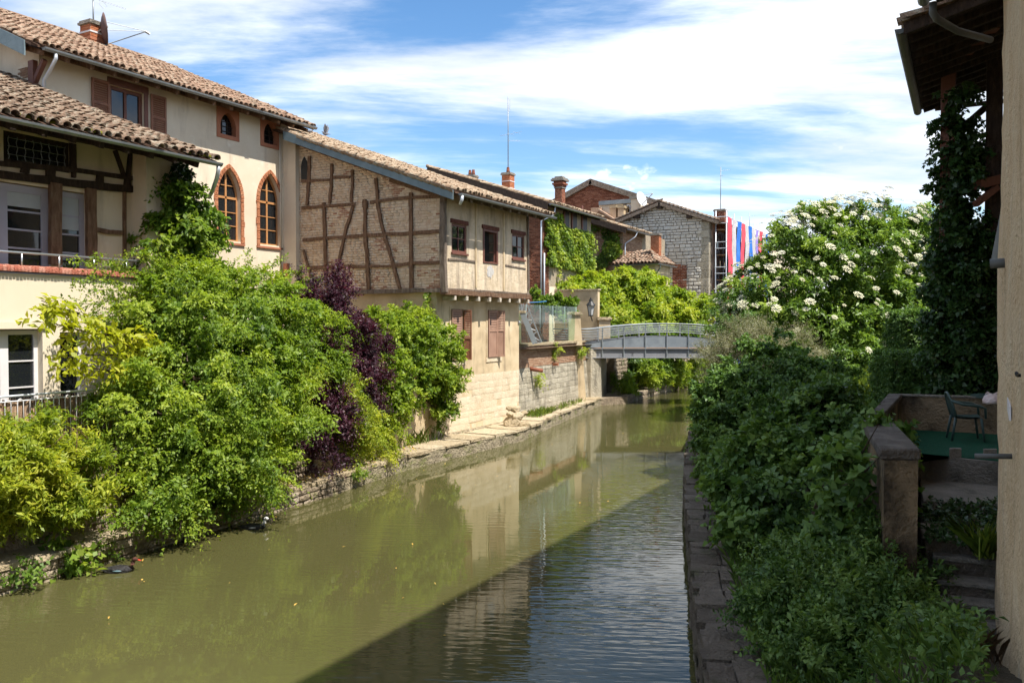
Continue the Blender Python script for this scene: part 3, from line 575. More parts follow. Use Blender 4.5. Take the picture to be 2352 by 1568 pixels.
# ---- left quay: rubble face under a ledge of flat slabs
q = thing('canal_quay', 'low quay with a ledge of flat cream slabs along the houses', 'quay', (-14.5, 18, 0))
mb = MB()
for a, b in zip(LEDGE, LEDGE[1:]):
    mb.prism([(a[0]+.03, a[1], -1.5), (b[0]+.03, b[1], -1.5), (b[0]-3.2, b[1], -1.5), (a[0]-3.2, a[1], -1.5)], (0, 0, 1.5+.38))
mb.build('quay_body', 'quay_face', q)
for a, b in zip(LEDGE[1:], LEDGE[2:]):
    a_, b_ = V(a[0]+.03, a[1], -.1), V(b[0]+.03, b[1], -.1); L = np.linalg.norm(b_-a_)
    if a[1] < 16: blocks('quay_stone', q, a_, b_-a_, EZ, L, .46, 'stone_rough', .16, .38, .02, .05, .09, .12, limit=40, cvar=.25, lvar=.4)
random.seed(3)
sl = 0
for a, b in zip(LEDGE[1:], LEDGE[2:]):
    a_, b_ = V(a[0], a[1], .38), V(b[0], b[1], .38); L = np.linalg.norm(b_-a_); d = (b_-a_)/L; nx = unit(np.cross(d, EZ)); u = 0
    while u < L-.05:
        l = min(random.uniform(.65, 1.25), L-u); dp = random.uniform(1.25, 1.6) if a[1] < 27 else random.uniform(1.5, 2.0); o = nx*random.uniform(.02, .13); h = random.uniform(.06, .10)
        k = max(2, int(l/.2)); front = [a_+d*(u+.012+(l-.024)*i/k)+o+nx*random.uniform(-.035, .035) for i in range(k+1)]
        p = front+[front[-1]-nx*dp, front[0]-nx*dp]; z0 = random.uniform(-.015, .02)
        MB().prism([x+EZ*z0 for x in p], EZ*h).build('slab', 'slab', q); u += l
# ---- right quay
rq = thing('canal_quay', 'dark weathered stone quay edge along the shaded right bank', 'quay', (-3.3, 12, 0))
mb = MB()
for a, b in zip(RQ, RQ[1:]): mb.prism([(a[0], a[1], -1.5), (b[0], b[1], -1.5), (b[0]+1.2, b[1], -1.5), (a[0]+1.2, a[1], -1.5)], (0, 0, 1.5+.70))
mb.build('quay_body', 'stone_rough', rq)
for a, b in zip(RQ[2:7], RQ[3:8]):
    a_, b_ = V(a[0], a[1], .70), V(b[0], b[1], .70); L = np.linalg.norm(b_-a_); d = (b_-a_)/L; nx = unit(np.cross(EZ, d)); u = 0
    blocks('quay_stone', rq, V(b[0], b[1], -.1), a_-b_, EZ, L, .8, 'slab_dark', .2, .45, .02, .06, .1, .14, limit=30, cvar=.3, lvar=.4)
    while u < L-.05:
        l = min(random.uniform(.28, .6), L-u); v = -.05
        while v < .95:
            dp = random.uniform(.28, .5); o = random.uniform(-.05, .05) if v < 0 else 0
            p = [a_+d*(u+.012)-nx*(v+o), a_+d*(u+l-.015)-nx*(v+o+random.uniform(-.04, .04)), a_+d*(u+l-.015)-nx*(v+dp-.02), a_+d*(u+.012)-nx*(v+dp-.02)]
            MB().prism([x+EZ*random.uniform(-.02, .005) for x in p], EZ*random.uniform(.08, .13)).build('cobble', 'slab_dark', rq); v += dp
        u += l
def rq_x(y):
    ys = [p[1] for p in RQ]; return np.interp(y, ys, [p[0] for p in RQ])
def bank_z(x, y):
    """height of the right bank"""
    dx = np.asarray(x)-rq_x(y)
    up = np.interp(dx, [0, .9, 1.5, 2.2, 3.0, 6.0, 9], [.74, .80, 1.12, 1.62, 1.85, 2.0, 2.1])
    far = np.interp(y, [10, 16, 24, 60], [0, .1, .15, .1])
    z = up+far*np.clip(dx/3, 0, 1)
    pit = np.interp(y, [6.0, 9.4, 9.8, 14.5], [2.3, 1.15, .9, .9]); w = np.clip((np.asarray(x)+.78)/.36, 0, 1)*np.where(np.asarray(y) < 14.4, 1, 0)*np.clip((dx-1.0)/.5, 0, 1)
    return z*(1-w)+pit*w
gx = 46; gy = 60
mb = MB(); vs = []
ys = np.concatenate([np.linspace(-6, 50, gy-4), [60, 80, 200, 1500]])
for yy in ys:
    x0 = float(rq_x(yy))+.45
    for k in range(gx):
        t = k/(gx-1); xx = x0+t**1.6*(22 if k < gx-1 else 900); z = float(bank_z(xx, yy))
        vs.append((xx, yy, z+.05*math.sin(xx*2.3+yy*1.1)*math.sin(yy*1.7-xx) if t > .02 else z-.1))
fs = [(j*gx+k, j*gx+k+1, (j+1)*gx+k+1, (j+1)*gx+k) for j in range(len(ys)-1) for k in range(gx-1)]
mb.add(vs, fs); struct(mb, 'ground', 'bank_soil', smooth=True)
# ---- garden wall over the near ledge
gw = thing('garden_wall', 'crumbling dry stone wall under the overgrown garden, above the near ledge', 'wall', (-14.85, 10, .4))
mb = MB(); mb.prism([(-14.75, -8, .35), (-14.75, 9, .35), (-14.95, 13, .35), (-15.2, 16.95, .35), (-16.2, 16.95, .35), (-16.2, -8, .35)], (0, 0, 1.6)); mb.build('core', 'mortar_dark', gw)
for a, b in (((-14.75, 5.0), (-14.75, 9)), ((-14.75, 9), (-14.95, 13)), ((-14.95, 13), (-15.2, 16.9))):
    blocks('wall_stone', gw, V(*a, .45), V(*b, 0)-V(*a, 0), EZ, np.hypot(b[0]-a[0], b[1]-a[1]), 1.45, 'stone_rough', .17, .36, .025, .07, .1, .14, limit=100, cvar=.3, lvar=.45)
# ---- retaining wall of the upper garden, running into the timbered house
ua, ub = V(-15.25, 16.95, .4), V(-16.13, 24.08, .4)
ug = thing('retaining_wall', 'pale plastered retaining wall below the round ivy hedge', 'wall', (ua+ub)/2)
mb = MB(); mb.prism([ua, ub, ub-EX*1, ua-EX*1], EZ*2.75); mb.build('wall_face', 'plaster_old', ug)
mb = MB(); mb.prism([ua+V(.06, 0, 2.75), ub+V(.06, 0, 2.75), ub+V(-.5, 0, 2.75), ua+V(-.5, 0, 2.75)], EZ*.09); mb.build('coping', 'slab', ug)
# ================================================================ HOUSE WITH THE LOGGIA (nearest on the left)
h1 = thing('loggia_house', 'cream house with shaded timber loggia and mossy tiled roof, nearest on the left', 'house', (-17, 11, 1.95))
X1 = -17.0; XL = -17.55
Z1 = lambda zx, zy: (.25009*zx, 315.8+.25009*zy)            # readings of the loggia
Zf = lambda zx, zy: (.25634*zx, 574.2+.25634*zy)            # readings of the ground floor
rc = lambda Xp, a, b, Y0, Z0: (PX(*a, Xp)[1]-Y0, PX(*b, Xp)[1]-Y0, min(PX(*a, Xp)[2], PX(*b, Xp)[2])-Z0, max(PX(*a, Xp)[2], PX(*b, Xp)[2])-Z0)
Y0, YE = 2.0, 14.05
yl = PX(98, 800, X1)[1]; y2a, y2b = PX(138, 800, X1)[1], PX(197, 800, X1)[1]; zt = PX(50, 757, X1)[2]
mb = MB(); ops = [(yl-2.1-Y0, yl-Y0, .02, zt-1.95), (y2a-Y0, y2b-Y0, .02, zt-1.95-.06)]
facade(mb, (X1, Y0, 1.95), EY, EZ, YE-Y0, 5.5-1.95, ops, .28)
mb.poly([(X1, YE, 1.95), (X1-6, YE, 1.95), (X1-6, YE, 9.7), (X1, YE, 8.6)])
mb.poly([(X1, Y0, 1.95), (X1-6, Y0, 1.95), (X1-6, Y0, 9.7), (X1, Y0, 8.6)])
mb.build('wall', 'plaster_pale', h1)
mb = MB(); mb.box(X1-4, X1-.45, Y0+.2, YE-.2, 1.9, 5.3); mb.build('room', 'dark_room', h1)
mb = MB(); mb.prism([(X1+.002, yl-2.3, zt), (X1+.05, yl-2.3, zt+.02), (X1+.05, yl+.12, zt+.02), (X1+.002, yl+.12, zt)], (0, 0, .14)); mb.build('lintel', 'plaster_pale', h1)
# loggia: floor, back wall, end pier
yp0 = PX(337, 500, X1)[1]
mb = MB(); mb.box(XL-.4, X1-.001, Y0+.01, YE-.01, 5.3, 5.5); mb.build('loggia_floor', 'concrete', h1)
dl0, dl1 = PX(-120, 500, XL)[1], PX(116, 500, XL)[1]; w0, w1 = PX(135, 500, XL)[1], PX(198, 500, XL)[1]
ztop = PX(60, 424, XL)[2]
gw0, gw1 = PX(8, 340, XL)[1], PX(162, 340, XL)[1]; gz0, gz1 = PX(80, 385, XL)[2], PX(80, 312, XL)[2]
mb = MB(); facade(mb, (XL, Y0, 5.5), EY, EZ, yp0-Y0+.05, 3.3, [(dl0-Y0, dl1-Y0, .02, ztop-5.5), (w0-Y0, w1-Y0, .02, ztop-5.5), (gw0-Y0, gw1-Y0, gz0-5.5, min(gz1, 8.7)-5.5)], .2); mb.build('loggia_wall', 'plaster_cream', h1)
mb = MB(); mb.box(XL-3, XL-.21, Y0+.3, YE-.3, 5.5, 8.6); mb.build('room', 'dark_room', h1)
mb = MB(); mb.box(XL-.3, X1-.002, yp0, YE-.003, 5.5, 8.75); mb.build('pier', 'plaster_cream', h1)
# timber of the loggia wall
nX = EX
def tb(pts, w=.16, h=.09, mat='timber_dark', Xp=XL+.03, zf=Z1, jit=.10, par=h1, name='beam'):
    mb = MB(); P_ = []
    for a, b in zip(pts, pts[1:]):
        for t in np.linspace(0, 1, 4)[:-1]: P_.append((a[0]+(b[0]-a[0])*t, a[1]+(b[1]-a[1])*t))
    P_.append(pts[-1]); mb.strip([PX(*zf(*p), Xp) for p in P_], w, h, nX, jit); return mb.build(name, mat, par)
tb([(-300, 315), (0, 342), (490, 395), (850, 440), (1340, 492)], .17, .10); tb([(-300, 205), (0, 238), (690, 300), (1340, 395)], .10, .09, Xp=XL+.028)
tb([(505, 420), (510, 1170)], .24, .12, 'timber', XL+.045); tb([(830, 470), (840, 1180)], .22, .11, 'timber', XL+.043); tb([(1142, 480), (1143, 1190)], .07, .07, 'timber')
tb([(870, 842), (1000, 868), (1125, 872)], .10, .075, 'timber', XL+.032); tb([(228, 285), (228, 328)], .16, .085, Xp=XL+.031); tb([(462, 290), (462, 360)], .20, .085, Xp=XL+.031)
tb([(675, 310), (675, 370)], .08, .085, Xp=XL+.031); tb([(915, 350), (915, 415)], .16, .085, Xp=XL+.031); tb([(1170, 385), (1170, 455)], .16, .085, Xp=XL+.031)
tb([(1055, 120), (1140, 365)], .09, .08, Xp=XL+.025); tb([(1200, 120), (1172, 370)], .09, .08, Xp=XL+.027); tb([(668, 60), (668, 290)], .14, .085, Xp=XL+.034)
# doors and windows of the loggia
wd = (dl1-dl0)/2
for k in range(2): window(h1, (XL-.1, dl0+wd*k, 5.52), EY, EZ, wd, ztop-5.54, 'window_grey', .16, 1, 4, .04, 'french_door', blind=.3)
MB().tube([(XL+.0, dl0+wd-.08, 6.5), (XL-.0, dl0+wd-.2, 6.5)], .012, 6).build('door_handle', 'zinc', h1)
window(h1, (XL-.1, w0, 5.52), EY, EZ, w1-w0, ztop-5.54, 'window_grey', .12, 1, 4, .04, blind=.72)
f = window(h1, (XL-.1, gw0, gz0), EY, EZ, gw1-gw0, min(gz1, 8.7)-gz0, 'timber_dark', .1, 1, 1, .04)
for k in range(8):
    u = gw0+.12+(gw1-gw0-.24)*k/7; MB().tube([(XL-.03, u+.015*math.sin(i*1.7+k), gz0+.1+(min(gz1, 8.7)-gz0-.2)*i/8) for i in range(9)], .008, 5).build('grille_bar', 'zinc', f)
for k in range(3):
    z = gz0+.2+k*.17; MB().tube([(XL-.03, gw0+.1, z), (XL-.03, gw1-.1, z+.01)], .007, 5).build('grille_bar', 'zinc', f)
# ground floor french windows
wd = 2.1/3
for k in range(3): window(h1, (X1-.2, yl-2.1+wd*k, 1.97), EY, EZ, wd, zt-1.99, 'window_white', .085, 1, 4, .03, 'french_window')
for k in (0, 1, 2): MB().prism([(X1-.27, yl-2.1+wd*(k+.62), 2.0), (X1-.25, yl-2.1+wd*(k+.95), 2.0), (X1-.27, yl-2.1+wd*(k+.95), zt-.1), (X1-.29, yl-2.1+wd*(k+.66), zt-.1)], (-.02, 0, 0)).build('curtain', 'curtain', h1)
window(h1, (X1-.2, y2a, 1.97), EY, EZ, y2b-y2a, zt-2.05, 'window_white', .07, 1, 3, .03)
# brick sill
ZS = 5.5
tv, tf = block_template(0, 0, .04); bme = mesh_np('sill_brick', tv, tf, 'brick_sill')
y = 4.0; mb = MB(); mb.box(X1-.3, X1+.06, 4.0, yp0-.01, ZS+.035, ZS+.155); sl_ = mb.build('sill', 'mortar', h1)
while y < yp0-.05:
    piece('sill_brick', bme, sl_, (X1+.06, y+.036, ZS+.097), np.stack([EY, EZ, EX], 1), (.064, .125, random.uniform(.03, .045)))
    piece('sill_brick', bme, sl_, (X1-.06, y+.036, ZS+.155), np.stack([EY, -EX, EZ], 1), (.064, .22, random.uniform(.012, .02))); y += .073
# railing
zr = 5.925; mb = MB(); mb.tube([(X1+.08, 4.0, zr-.012), (X1+.08, 12.95, zr)], .024, 8); rl = mb.build('railing', 'steel_rail', h1, smooth=True)
for px_ in (-180, -60, 50, 136, 216, 290):
    yy = PX(px_, 585, X1+.08)[1]; MB().tube([(X1+.08, yy, 5.6), (X1+.08, yy, zr)], .018, 8).build('railing_post', 'steel_rail', rl, smooth=True)
# roof
XE1, ZE1, SL1 = -16.0, 8.42, .372
def slope_roof(root, Xe, Ze, sl, ya, yb, Xr, mat, limit=300, pw=.205, pl=.33, th=.07, sag=.012, tmat='tile_bed', under='timber_dark'):
    mb = MB(); zr_ = Ze+(Xe-Xr)*sl
    mb.prism([(Xe, ya, Ze-th), (Xr, ya, zr_-th), (Xr, ya, zr_), (Xe, ya, Ze)], (0, yb-ya, 0)); r = mb.build('roof', tmat, root)
    mb = MB(); mb.prism([(Xe-.02, ya+.02, Ze-th-.03), (Xr, ya+.02, zr_-th-.03), (Xr, ya+.02, zr_-th-.004), (Xe-.02, ya+.02, Ze-th-.004)], (0, yb-ya-.04, 0)); mb.build('roof_boarding', under, r)
    s = unit((Xr-Xe, 0, zr_-Ze)); S = math.hypot(Xr-Xe, zr_-Ze)
    tiles(r, (Xe+.07, ya, Ze-.02), EY, s, yb-ya, S, mat, pw, pl, limit, sag)
    MB().tube([(Xr, ya, zr_+.05), (Xr, yb, zr_+.05)], .11, 8).build('ridge', mat, r, smooth=True)
    return r
random.seed(11)
r1 = slope_roof(h1, XE1, ZE1, SL1, 1.2, 14.32, -25.2, 'tile', pw=.235, pl=.30)
def rafters(root, Xe, Ze, sl, ys, Xin, mat='timber_dark', w=.11, h=.14, par=None, drop=.17):
    for y in ys: MB().beam((Xe+.02, y, Ze-drop), (Xin, y, Ze-drop+(Xe-Xin)*sl), w, h).build('rafter', mat, par or root)
rafters(h1, XE1-.08, ZE1, SL1, np.arange(2.0, 14.2, .62), -17.9, par=r1)
MB().beam((X1-.05, 1.3, ZE1+.13), (X1-.05, 14.2, ZE1+.13), .16, .2).build('wall_plate', 'timber_dark', h1)
gt = MB(); gt.gutter((XE1+.10, 1.2, ZE1-.05), (XE1+.10, 14.36, ZE1-.06), .085); gt.build('gutter', 'zinc', h1, smooth=False)
c0 = V(XE1+.10, 14.28, ZE1-.12); MB().tube([c0, c0+V(0, 0, -.12), c0+V(-.08, .02, -.3), c0+V(-.5, .25, -.55), c0+V(-.72, .33, -.68)], .05, 10).build('downpipe', 'zinc_pale', h1, smooth=True)
for k in range(46):
    yy = random.choice([9.8, 10.2, 10.9, 11.1, 13.1, 13.6, 13.9, 14.0, 14.15, 14.2])+random.gauss(0, .09); u = abs(random.gauss(0, .16))
    MB().lathe((XE1+.02-u, yy, ZE1+.05+u*SL1), [(.001, .05), (.03, .045), (.05, .02), (.055, -.02)], 7).build('moss', 'moss', r1, smooth=True)
# ================================================================ TALL HOUSE WITH POINTED WINDOWS
h2 = thing('gothic_house', 'tall cream house with pointed gothic windows under a long tiled roof', 'house', (-23.06, 19, 1.95))
X2 = -23.06; YA, YB = 14.3, 24.0
def arch_pts(u0, u1, vs_, vt, n=9):
    w = u1-u0; h = vt-vs_; R_ = (w*w/4+h*h)/w; L_ = []
    a1 = math.asin(min(1, h/R_)) if R_ >= w/2 else math.pi-math.asin(min(1, h/R_))
    for i in range(n+1): a = a1*i/n; L_.append((u0+R_-R_*math.cos(a), vs_+R_*math.sin(a)))
    L_[-1] = ((u0+u1)/2, vt); return L_+[(u0+u1-u, v) for u, v in L_[-2::-1]]
def uv(a, b, Xp=X2, Yp=YA, Zp=1.95): return rc(Xp, a, b, Yp, Zp)
wr = uv((253, 196), (331, 292)); g1 = uv((497, 246), (549, 325)); g2 = uv((597.5, 268), (643, 344)); G1 = uv((499, 388), (553, 552)); G2 = uv((595, 402), (645, 561))
mid = lambda px, py: PX(px, py, X2)[2]-1.95
wr = (wr[0], wr[1], mid(292, 300), mid(292, 205)); g1 = (g1[0], g1[1], mid(523, 320), mid(523, 251)); g2 = (g2[0], g2[1], mid(620, 340), mid(620, 272))
G1 = (G1[0], G1[1], mid(526, 553), mid(526, 386)); G2 = (G2[0], G2[1], mid(620, 563), mid(620, 399))
mb = MB(); P2 = lambda u, v, d=0.: V(X2-d, YA+u, 1.95+v)
i1 = [(g[0]+.16, g[1]-.16, g[2]+.14, g[3]-.14) for g in (g1, g2)]
facade(mb, (X2, YA, 1.95), EY, EZ, YB-YA, 10.25, [wr, G1, G2]+[g1, g2], .3)
def spandrels(mb, P, r, spring, d=0.0, dep=.3):
    ap = arch_pts(r[0], r[1], spring, r[3]); n = len(ap)//2
    for i in range(n): mb.poly([P(r[0], r[3], d), P(*ap[i], d), P(*ap[i+1], d)]); mb.poly([P(r[1], r[3], d), P(*ap[-1-i-1], d), P(*ap[-1-i], d)])
    for a, b in zip(ap, ap[1:]): mb.poly([P(*a, d), P(*b, d), P(*b, d+dep), P(*a, d+dep)])
    return ap
apG = []
for g in (G1, G2): apG.append(spandrels(mb, P2, g, g[2]+(g[3]-g[2])*.60))
zg = lambda x: 1.95+10.25+(X2-x)*.43+.12
mb.poly([(X2, YA, 1.95), (X2, YA, 12.2), (-31, YA, zg(-31)), (-31, YA, 1.95)]); mb.poly([(X2, YB, 1.95), (-31, YB, 1.95), (-31, YB, zg(-31)), (X2, YB, 12.2)])
mb.build('wall', 'plaster_cream', h2)
mb = MB(); mb.box(X2-4, X2-.31, YA+.3, YB-.3, 2, 12); mb.build('room', 'dark_room', h2)
mb = MB(); mb.box(X2-.25, X2+.06, 23.72, 24.06, 1.95, 12.1); mb.box(X2+.061, -22.36, 23.8, 24.1, 1.95, 11.55); mb.build('buttress', 'plaster_cream', h2)
mb = MB(); mb.box(X2+.1, X2+.4, 23.66, 23.79, 6.15, 6.3); mb.box(X2+.16, X2+.36, 23.68, 23.79, 6.31, 6.75); mb.build('downpipe_hopper', 'rose_plaster', h2)
MB().tube([(X2+.02, 23.68, 6.3), (X2+.02, 23.68, 11.7)], .035, 8).build('downpipe', 'plaster_pale', h2, smooth=True)
# small pointed windows in painted square surrounds
for g, i in zip((g1, g2), i1):
    mb = MB(); sp = i[2]+(i[3]-i[2])*.38; F = lambda u, v, d=0.: P2(u, v, d-.025)
    ap = spandrels(mb, F, i, sp, 0, .32)
    for a in ((g[0], i[0], g[2], g[3]), (i[1], g[1], g[2], g[3]), (i[0], i[1], g[2], i[2]), (i[0], i[1], i[3], g[3])): mb.poly([F(a[0], a[2]), F(a[1], a[2]), F(a[1], a[3]), F(a[0], a[3])])
    for a, b in (((i[0], i[2]), (i[0], sp)), ((i[1], sp), (i[1], i[2])), ((i[1], i[2]), (i[0], i[2])), ((g[0], g[2]), (g[0], g[3])), ((g[1], g[2]), (g[1], g[3])), ((g[0], g[2]), (g[1], g[2])), ((g[0], g[3]), (g[1], g[3]))): mb.poly([F(*a), F(*b), F(*b, .3), F(*a, .3)])
    w_ = mb.build('window', 'rose_plaster', h2)
    MB().poly([F(i[0], i[2], .22), F(i[1], i[2], .22), F(i[1], i[3], .22), F(i[0], i[3], .22)]).build('pane', 'pane', w_)
    for u in (.33, .67): MB().beam(F(i[0]+(i[1]-i[0])*u, i[2], .2), F(i[0]+(i[1]-i[0])*u, i[3], .2), .025, .025).build('glazing_bar', 'timber_dark', w_)
    for v in (.2, .42, .64): MB().beam(F(i[0], i[2]+(i[3]-i[2])*v, .195), F(i[1], i[2]+(i[3]-i[2])*v, .195), .02, .02).build('glazing_bar', 'timber_dark', w_)
# tall pointed windows: surround of single stones, oak frame, lights
def gothic(g, ap):
    sp = g[2]+(g[3]-g[2])*.60; mb = MB(); fwd = .16
    fr = [(g[0], g[2])]+ap+[(g[1], g[2])]; c = V((g[0]+g[1])/2, g[2]+(g[3]-g[2])*.45)
    ins = lambda p, k: (p[0]+(.055*k if p[0] < c[0]-.02 else -.055*k if p[0] > c[0]+.02 else 0), p[1]-(.05*k if p[1] > sp+.05 else 0)+(.06*k if p[1] < g[2]+.01 else 0))
    for a, b in zip(fr, fr[1:]+fr[:1]):
        a2, b2 = ins(a, 1), ins(b, 1); mb.add([P2(*a, fwd), P2(*b, fwd), P2(*b2, fwd), P2(*a2, fwd), P2(*a, fwd+.07), P2(*b, fwd+.07), P2(*b2, fwd+.07), P2(*a2, fwd+.07)], [(0, 1, 2, 3), (7, 6, 5, 4), (2, 3, 7, 6), (0, 1, 5, 4)])
    w_ = mb.build('window', 'window_wood', h2); W_ = g[1]-g[0]; um = c[0]
    def bb(u0, v0, u1, v1, t): MB().beam(P2(u0, v0, fwd+.03), P2(u1, v1, fwd+.03), t, .05, up=EX).build('glazing_bar', 'window_wood', w_)
    bb(um, g[2]+.05, um, g[3]-.12, .07); bb(g[0]+.05, sp, g[1]-.05, sp, .08)
    for s in (0, 1):
        a, b = (g[0]+.055, um-.035) if s == 0 else (um+.035, g[1]-.055)
        for k in (1, 2): v = g[2]+.08+(sp-g[2]-.12)*k/3; bb(a, v, b, v, .028)
        bb(a, sp+(g[3]-sp)*.42, b, sp+(g[3]-sp)*.42, .026)
        for k in range(3):
            v0 = g[2]+.07+(sp-g[2]-.11)*k/3; v1 = g[2]+.07+(sp-g[2]-.11)*(k+1)/3; tl = random.gauss(0, .006)
            MB().poly([P2(a, v0, fwd+.04+tl), P2(b, v0, fwd+.04-tl), P2(b, v1, fwd+.04-tl), P2(a, v1, fwd+.04+tl)]).build('pane', 'pane', w_)
        half = [p for p in ap if (p[0] <= um+1e-6 if s == 0 else p[0] >= um-1e-6)]
        pts = [(um, sp), (um, g[3])]+([p for p in half[::-1]][1:] if s == 0 else half[1:]); pts = [(um, sp)]+[p for p in (half if s else half[::-1])]
        MB().poly([P2(p[0], p[1], fwd+.045) for p in pts]).build('pane', 'pane', w_)
    # surround stones
    def vouss(a, b, na, nb, t0=.0):
        out = .045; p = [P2(*a, -out), P2(*b, -out), P2(*(V(*b)+nb), -out), P2(*(V(*a)+na), -out)]
        MB().prism(p, (-out-.012, 0, 0)).build('surround_stone', 'gothic_stone', h2, bevel=.008)
    for s in (0, 1):
        u = g[0] if s == 0 else g[1]; sg = -1 if s == 0 else 1; v = g[2]-.06
        while v < sp-.05:
            l = min(random.uniform(.22, .34), sp-v); w = .14 if random.random() < .7 else .17; vouss((u, v+.008), (u, v+l-.008), V(sg*w, 0), V(sg*w, 0)); v += l
    for a, b in zip(ap, ap[1:]):
        ca = V(a[0]-c[0], a[1]-sp+.02); cb = V(b[0]-c[0], b[1]-sp+.02); k = .15
        na = unit(V((a[0]-c[0])*1.5, (a[1]-sp)*.9+1e-3))*k; nb = unit(V((b[0]-c[0])*1.5, (b[1]-sp)*.9+1e-3))*k
        d = (V(*b)-V(*a))*.05; vouss(tuple(V(*a)+d), tuple(V(*b)-d), na, nb)
    MB().prism([P2(g[0]-.16, g[2]-.14, -.06), P2(g[1]+.16, g[2]-.14, -.06), P2(g[1]+.16, g[2]-.065, -.06), P2(g[0]-.16, g[2]-.065, -.06)], (-.3, 0, 0)).build('window_sill', 'rose_plaster', h2)
gothic(G1, apG[0]); gothic(G2, apG[1])
# rectangular window with louvred shutters
window(h2, P2(wr[0], wr[2], .12), EY, EZ, wr[1]-wr[0], wr[3]-wr[2], 'brown_paint', .11, 2, 1, .09)
mb = MB(); mb.prism([P2(wr[0]-.1, wr[3]+.002, -.03), P2(wr[1]+.16, wr[3]+.002, -.03), P2(wr[1]+.16, wr[3]+.22, -.03), P2(wr[0]-.1, wr[3]+.22, -.03)], (-.05, 0, 0)); mb.prism([P2(wr[1]+.002, wr[2]-.1, -.03), P2(wr[1]+.14, wr[2]-.1, -.03), P2(wr[1]+.14, wr[3], -.03), P2(wr[1]+.002, wr[3], -.03)], (-.05, 0, 0)); mb.build('window_surround', 'brown_paint', h2)
sw = uv((208, 188), (250, 258)); shutter(h2, P2(sw[0], wr[2]-.05, -.03), EY, EZ, sw[1]-sw[0], wr[3]-wr[2]+.1, 'shutter_brown')
sw = uv((344, 219), (380, 307)); shutter(h2, P2(sw[0], wr[2]-.05, -.03), EY, EZ, sw[1]-sw[0], wr[3]-wr[2]+.1, 'shutter_brown')
# roof
random.seed(12)
XE2, ZE2, SL2 = -22.38, 12.12, .43
r2 = slope_roof(h2, XE2, ZE2, SL2, 13.65, 24.9, -31.0, 'tile_red', pw=.22, pl=.34)
rafters(h2, XE2-.06, ZE2, SL2, np.arange(14.0, 24.9, .75), -23.3, 'timber', par=r2, drop=.19)
MB().beam((X2+.05, 13.8, ZE2+.05), (X2+.05, 24.7, ZE2+.05), .12, .18).build('wall_plate', 'timber', h2)
MB().gutter((XE2+.10, 13.95, ZE2-.06), (XE2+.10, 24.86, ZE2-.02), .09).build('gutter', 'zinc', h2)
c0 = V(XE2+.10, 14.3, ZE2-.14); MB().tube([c0, c0+V(0, 0, -.14), c0+V(-.3, .0, -.45), c0+V(-.55, 0, -.65), c0+V(-.56, 0, -3.5)], .05, 10).build('downpipe', 'zinc_pale', h2, smooth=True)
mb = MB(); mb.prism([(XE2-.25, 13.62, ZE2-.32), (XE2-.25, 13.62, ZE2+.1), (-28, 13.62, ZE2+(XE2+28)*SL2+.05), (-28, 13.62, ZE2+(XE2+28)*SL2-.33)], (0, .04, 0)); mb.build('bargeboard', 'blue_board', h2)
mb = MB(); mb.box(X2-.30, X2-.06, YA-.14, YA-.003, 9.6, 11.9); mb.build('corner_post', 'brown_paint', h2); MB().beam((X2-.18, YA-.07, 11.2), (X2+.38, YA-.07, 11.85), .12, .12).build('corner_brace', 'brown_paint', h2)
blocks('brick', h2, (X2-2.2, YA-.004, 10.3), EX, EZ, 1.7, 1.5, 'brick_pale', .07, .22, .014, .02, keep=lambda u, v: math.sin(u*5)*math.cos(v*4)+math.sin(u*2+v*3) > .35)
# chimney on its roof
def chimney(root, parent, c, wx, wy, z0, z1, mat='brick_orange', bands=(), cap='concrete', flare=0, course=.075):
    ch = MB().box(c[0]-wx/2, c[0]+wx/2, c[1]-wy/2, c[1]+wy/2, z0, z1).build('chimney', 'mortar', parent)
    blocks('brick', ch, (c[0]-wx/2, c[1]-wy/2, z0), EX, EZ, wx, z1-z0, mat, course, .22, .012, .012, limit=150)
    blocks('brick', ch, (c[0]+wx/2, c[1]-wy/2, z0), EY, EZ, wy, z1-z0, mat, course, .22, .012, .012, limit=150)
    for b in bands: MB().box(c[0]-wx/2-.03, c[0]+wx/2+.03, c[1]-wy/2-.03, c[1]+wy/2+.03, b[0], b[1]).build('band', b[2], ch)
    k = .07+flare; MB().box(c[0]-wx/2-k, c[0]+wx/2+k, c[1]-wy/2-k, c[1]+wy/2+k, z1, z1+.09).build('cap', cap, ch)
    MB().box(c[0]-wx/2-k*.4, c[0]+wx/2+k*.4, c[1]-wy/2-k*.4, c[1]+wy/2+k*.4, z1+.09, z1+.16).build('cap', cap, ch)
    return ch
Xc = -29.6; p = PX(213, 62, Xc); cz = p[2]
chimney(h2, h2, (Xc, p[1]), .62, .62, cz-1.9, cz, bands=[(cz-.32, cz-.26, 'window_white'), (cz-.60, cz-.50, 'rose_plaster')])
CH1 = (Xc, p[1], cz+.16)
# ================================================================ HALF-TIMBERED HOUSE ON THE WATER
h3 = thing('timbered_house', 'half timbered house jutting over the canal on a pale stone base', 'house', (-16.15, 27, .46))
X3, XJ, YG, YF = -16.15, -15.7, 24.0, 30.26
ZJ = 5.56
XE3, ZE3, SL3 = -14.96, 8.89, .366
roof3 = lambda x: ZE3+(XE3-x)*SL3
Z4 = lambda zx, zy: ((1100+zx/2.091)*.57422, (480+zy/2.091)*.57422)
Z5 = lambda zx, zy: ((1700+zx/2.24)*.57422, (1100+zy/2.24)*.57422)
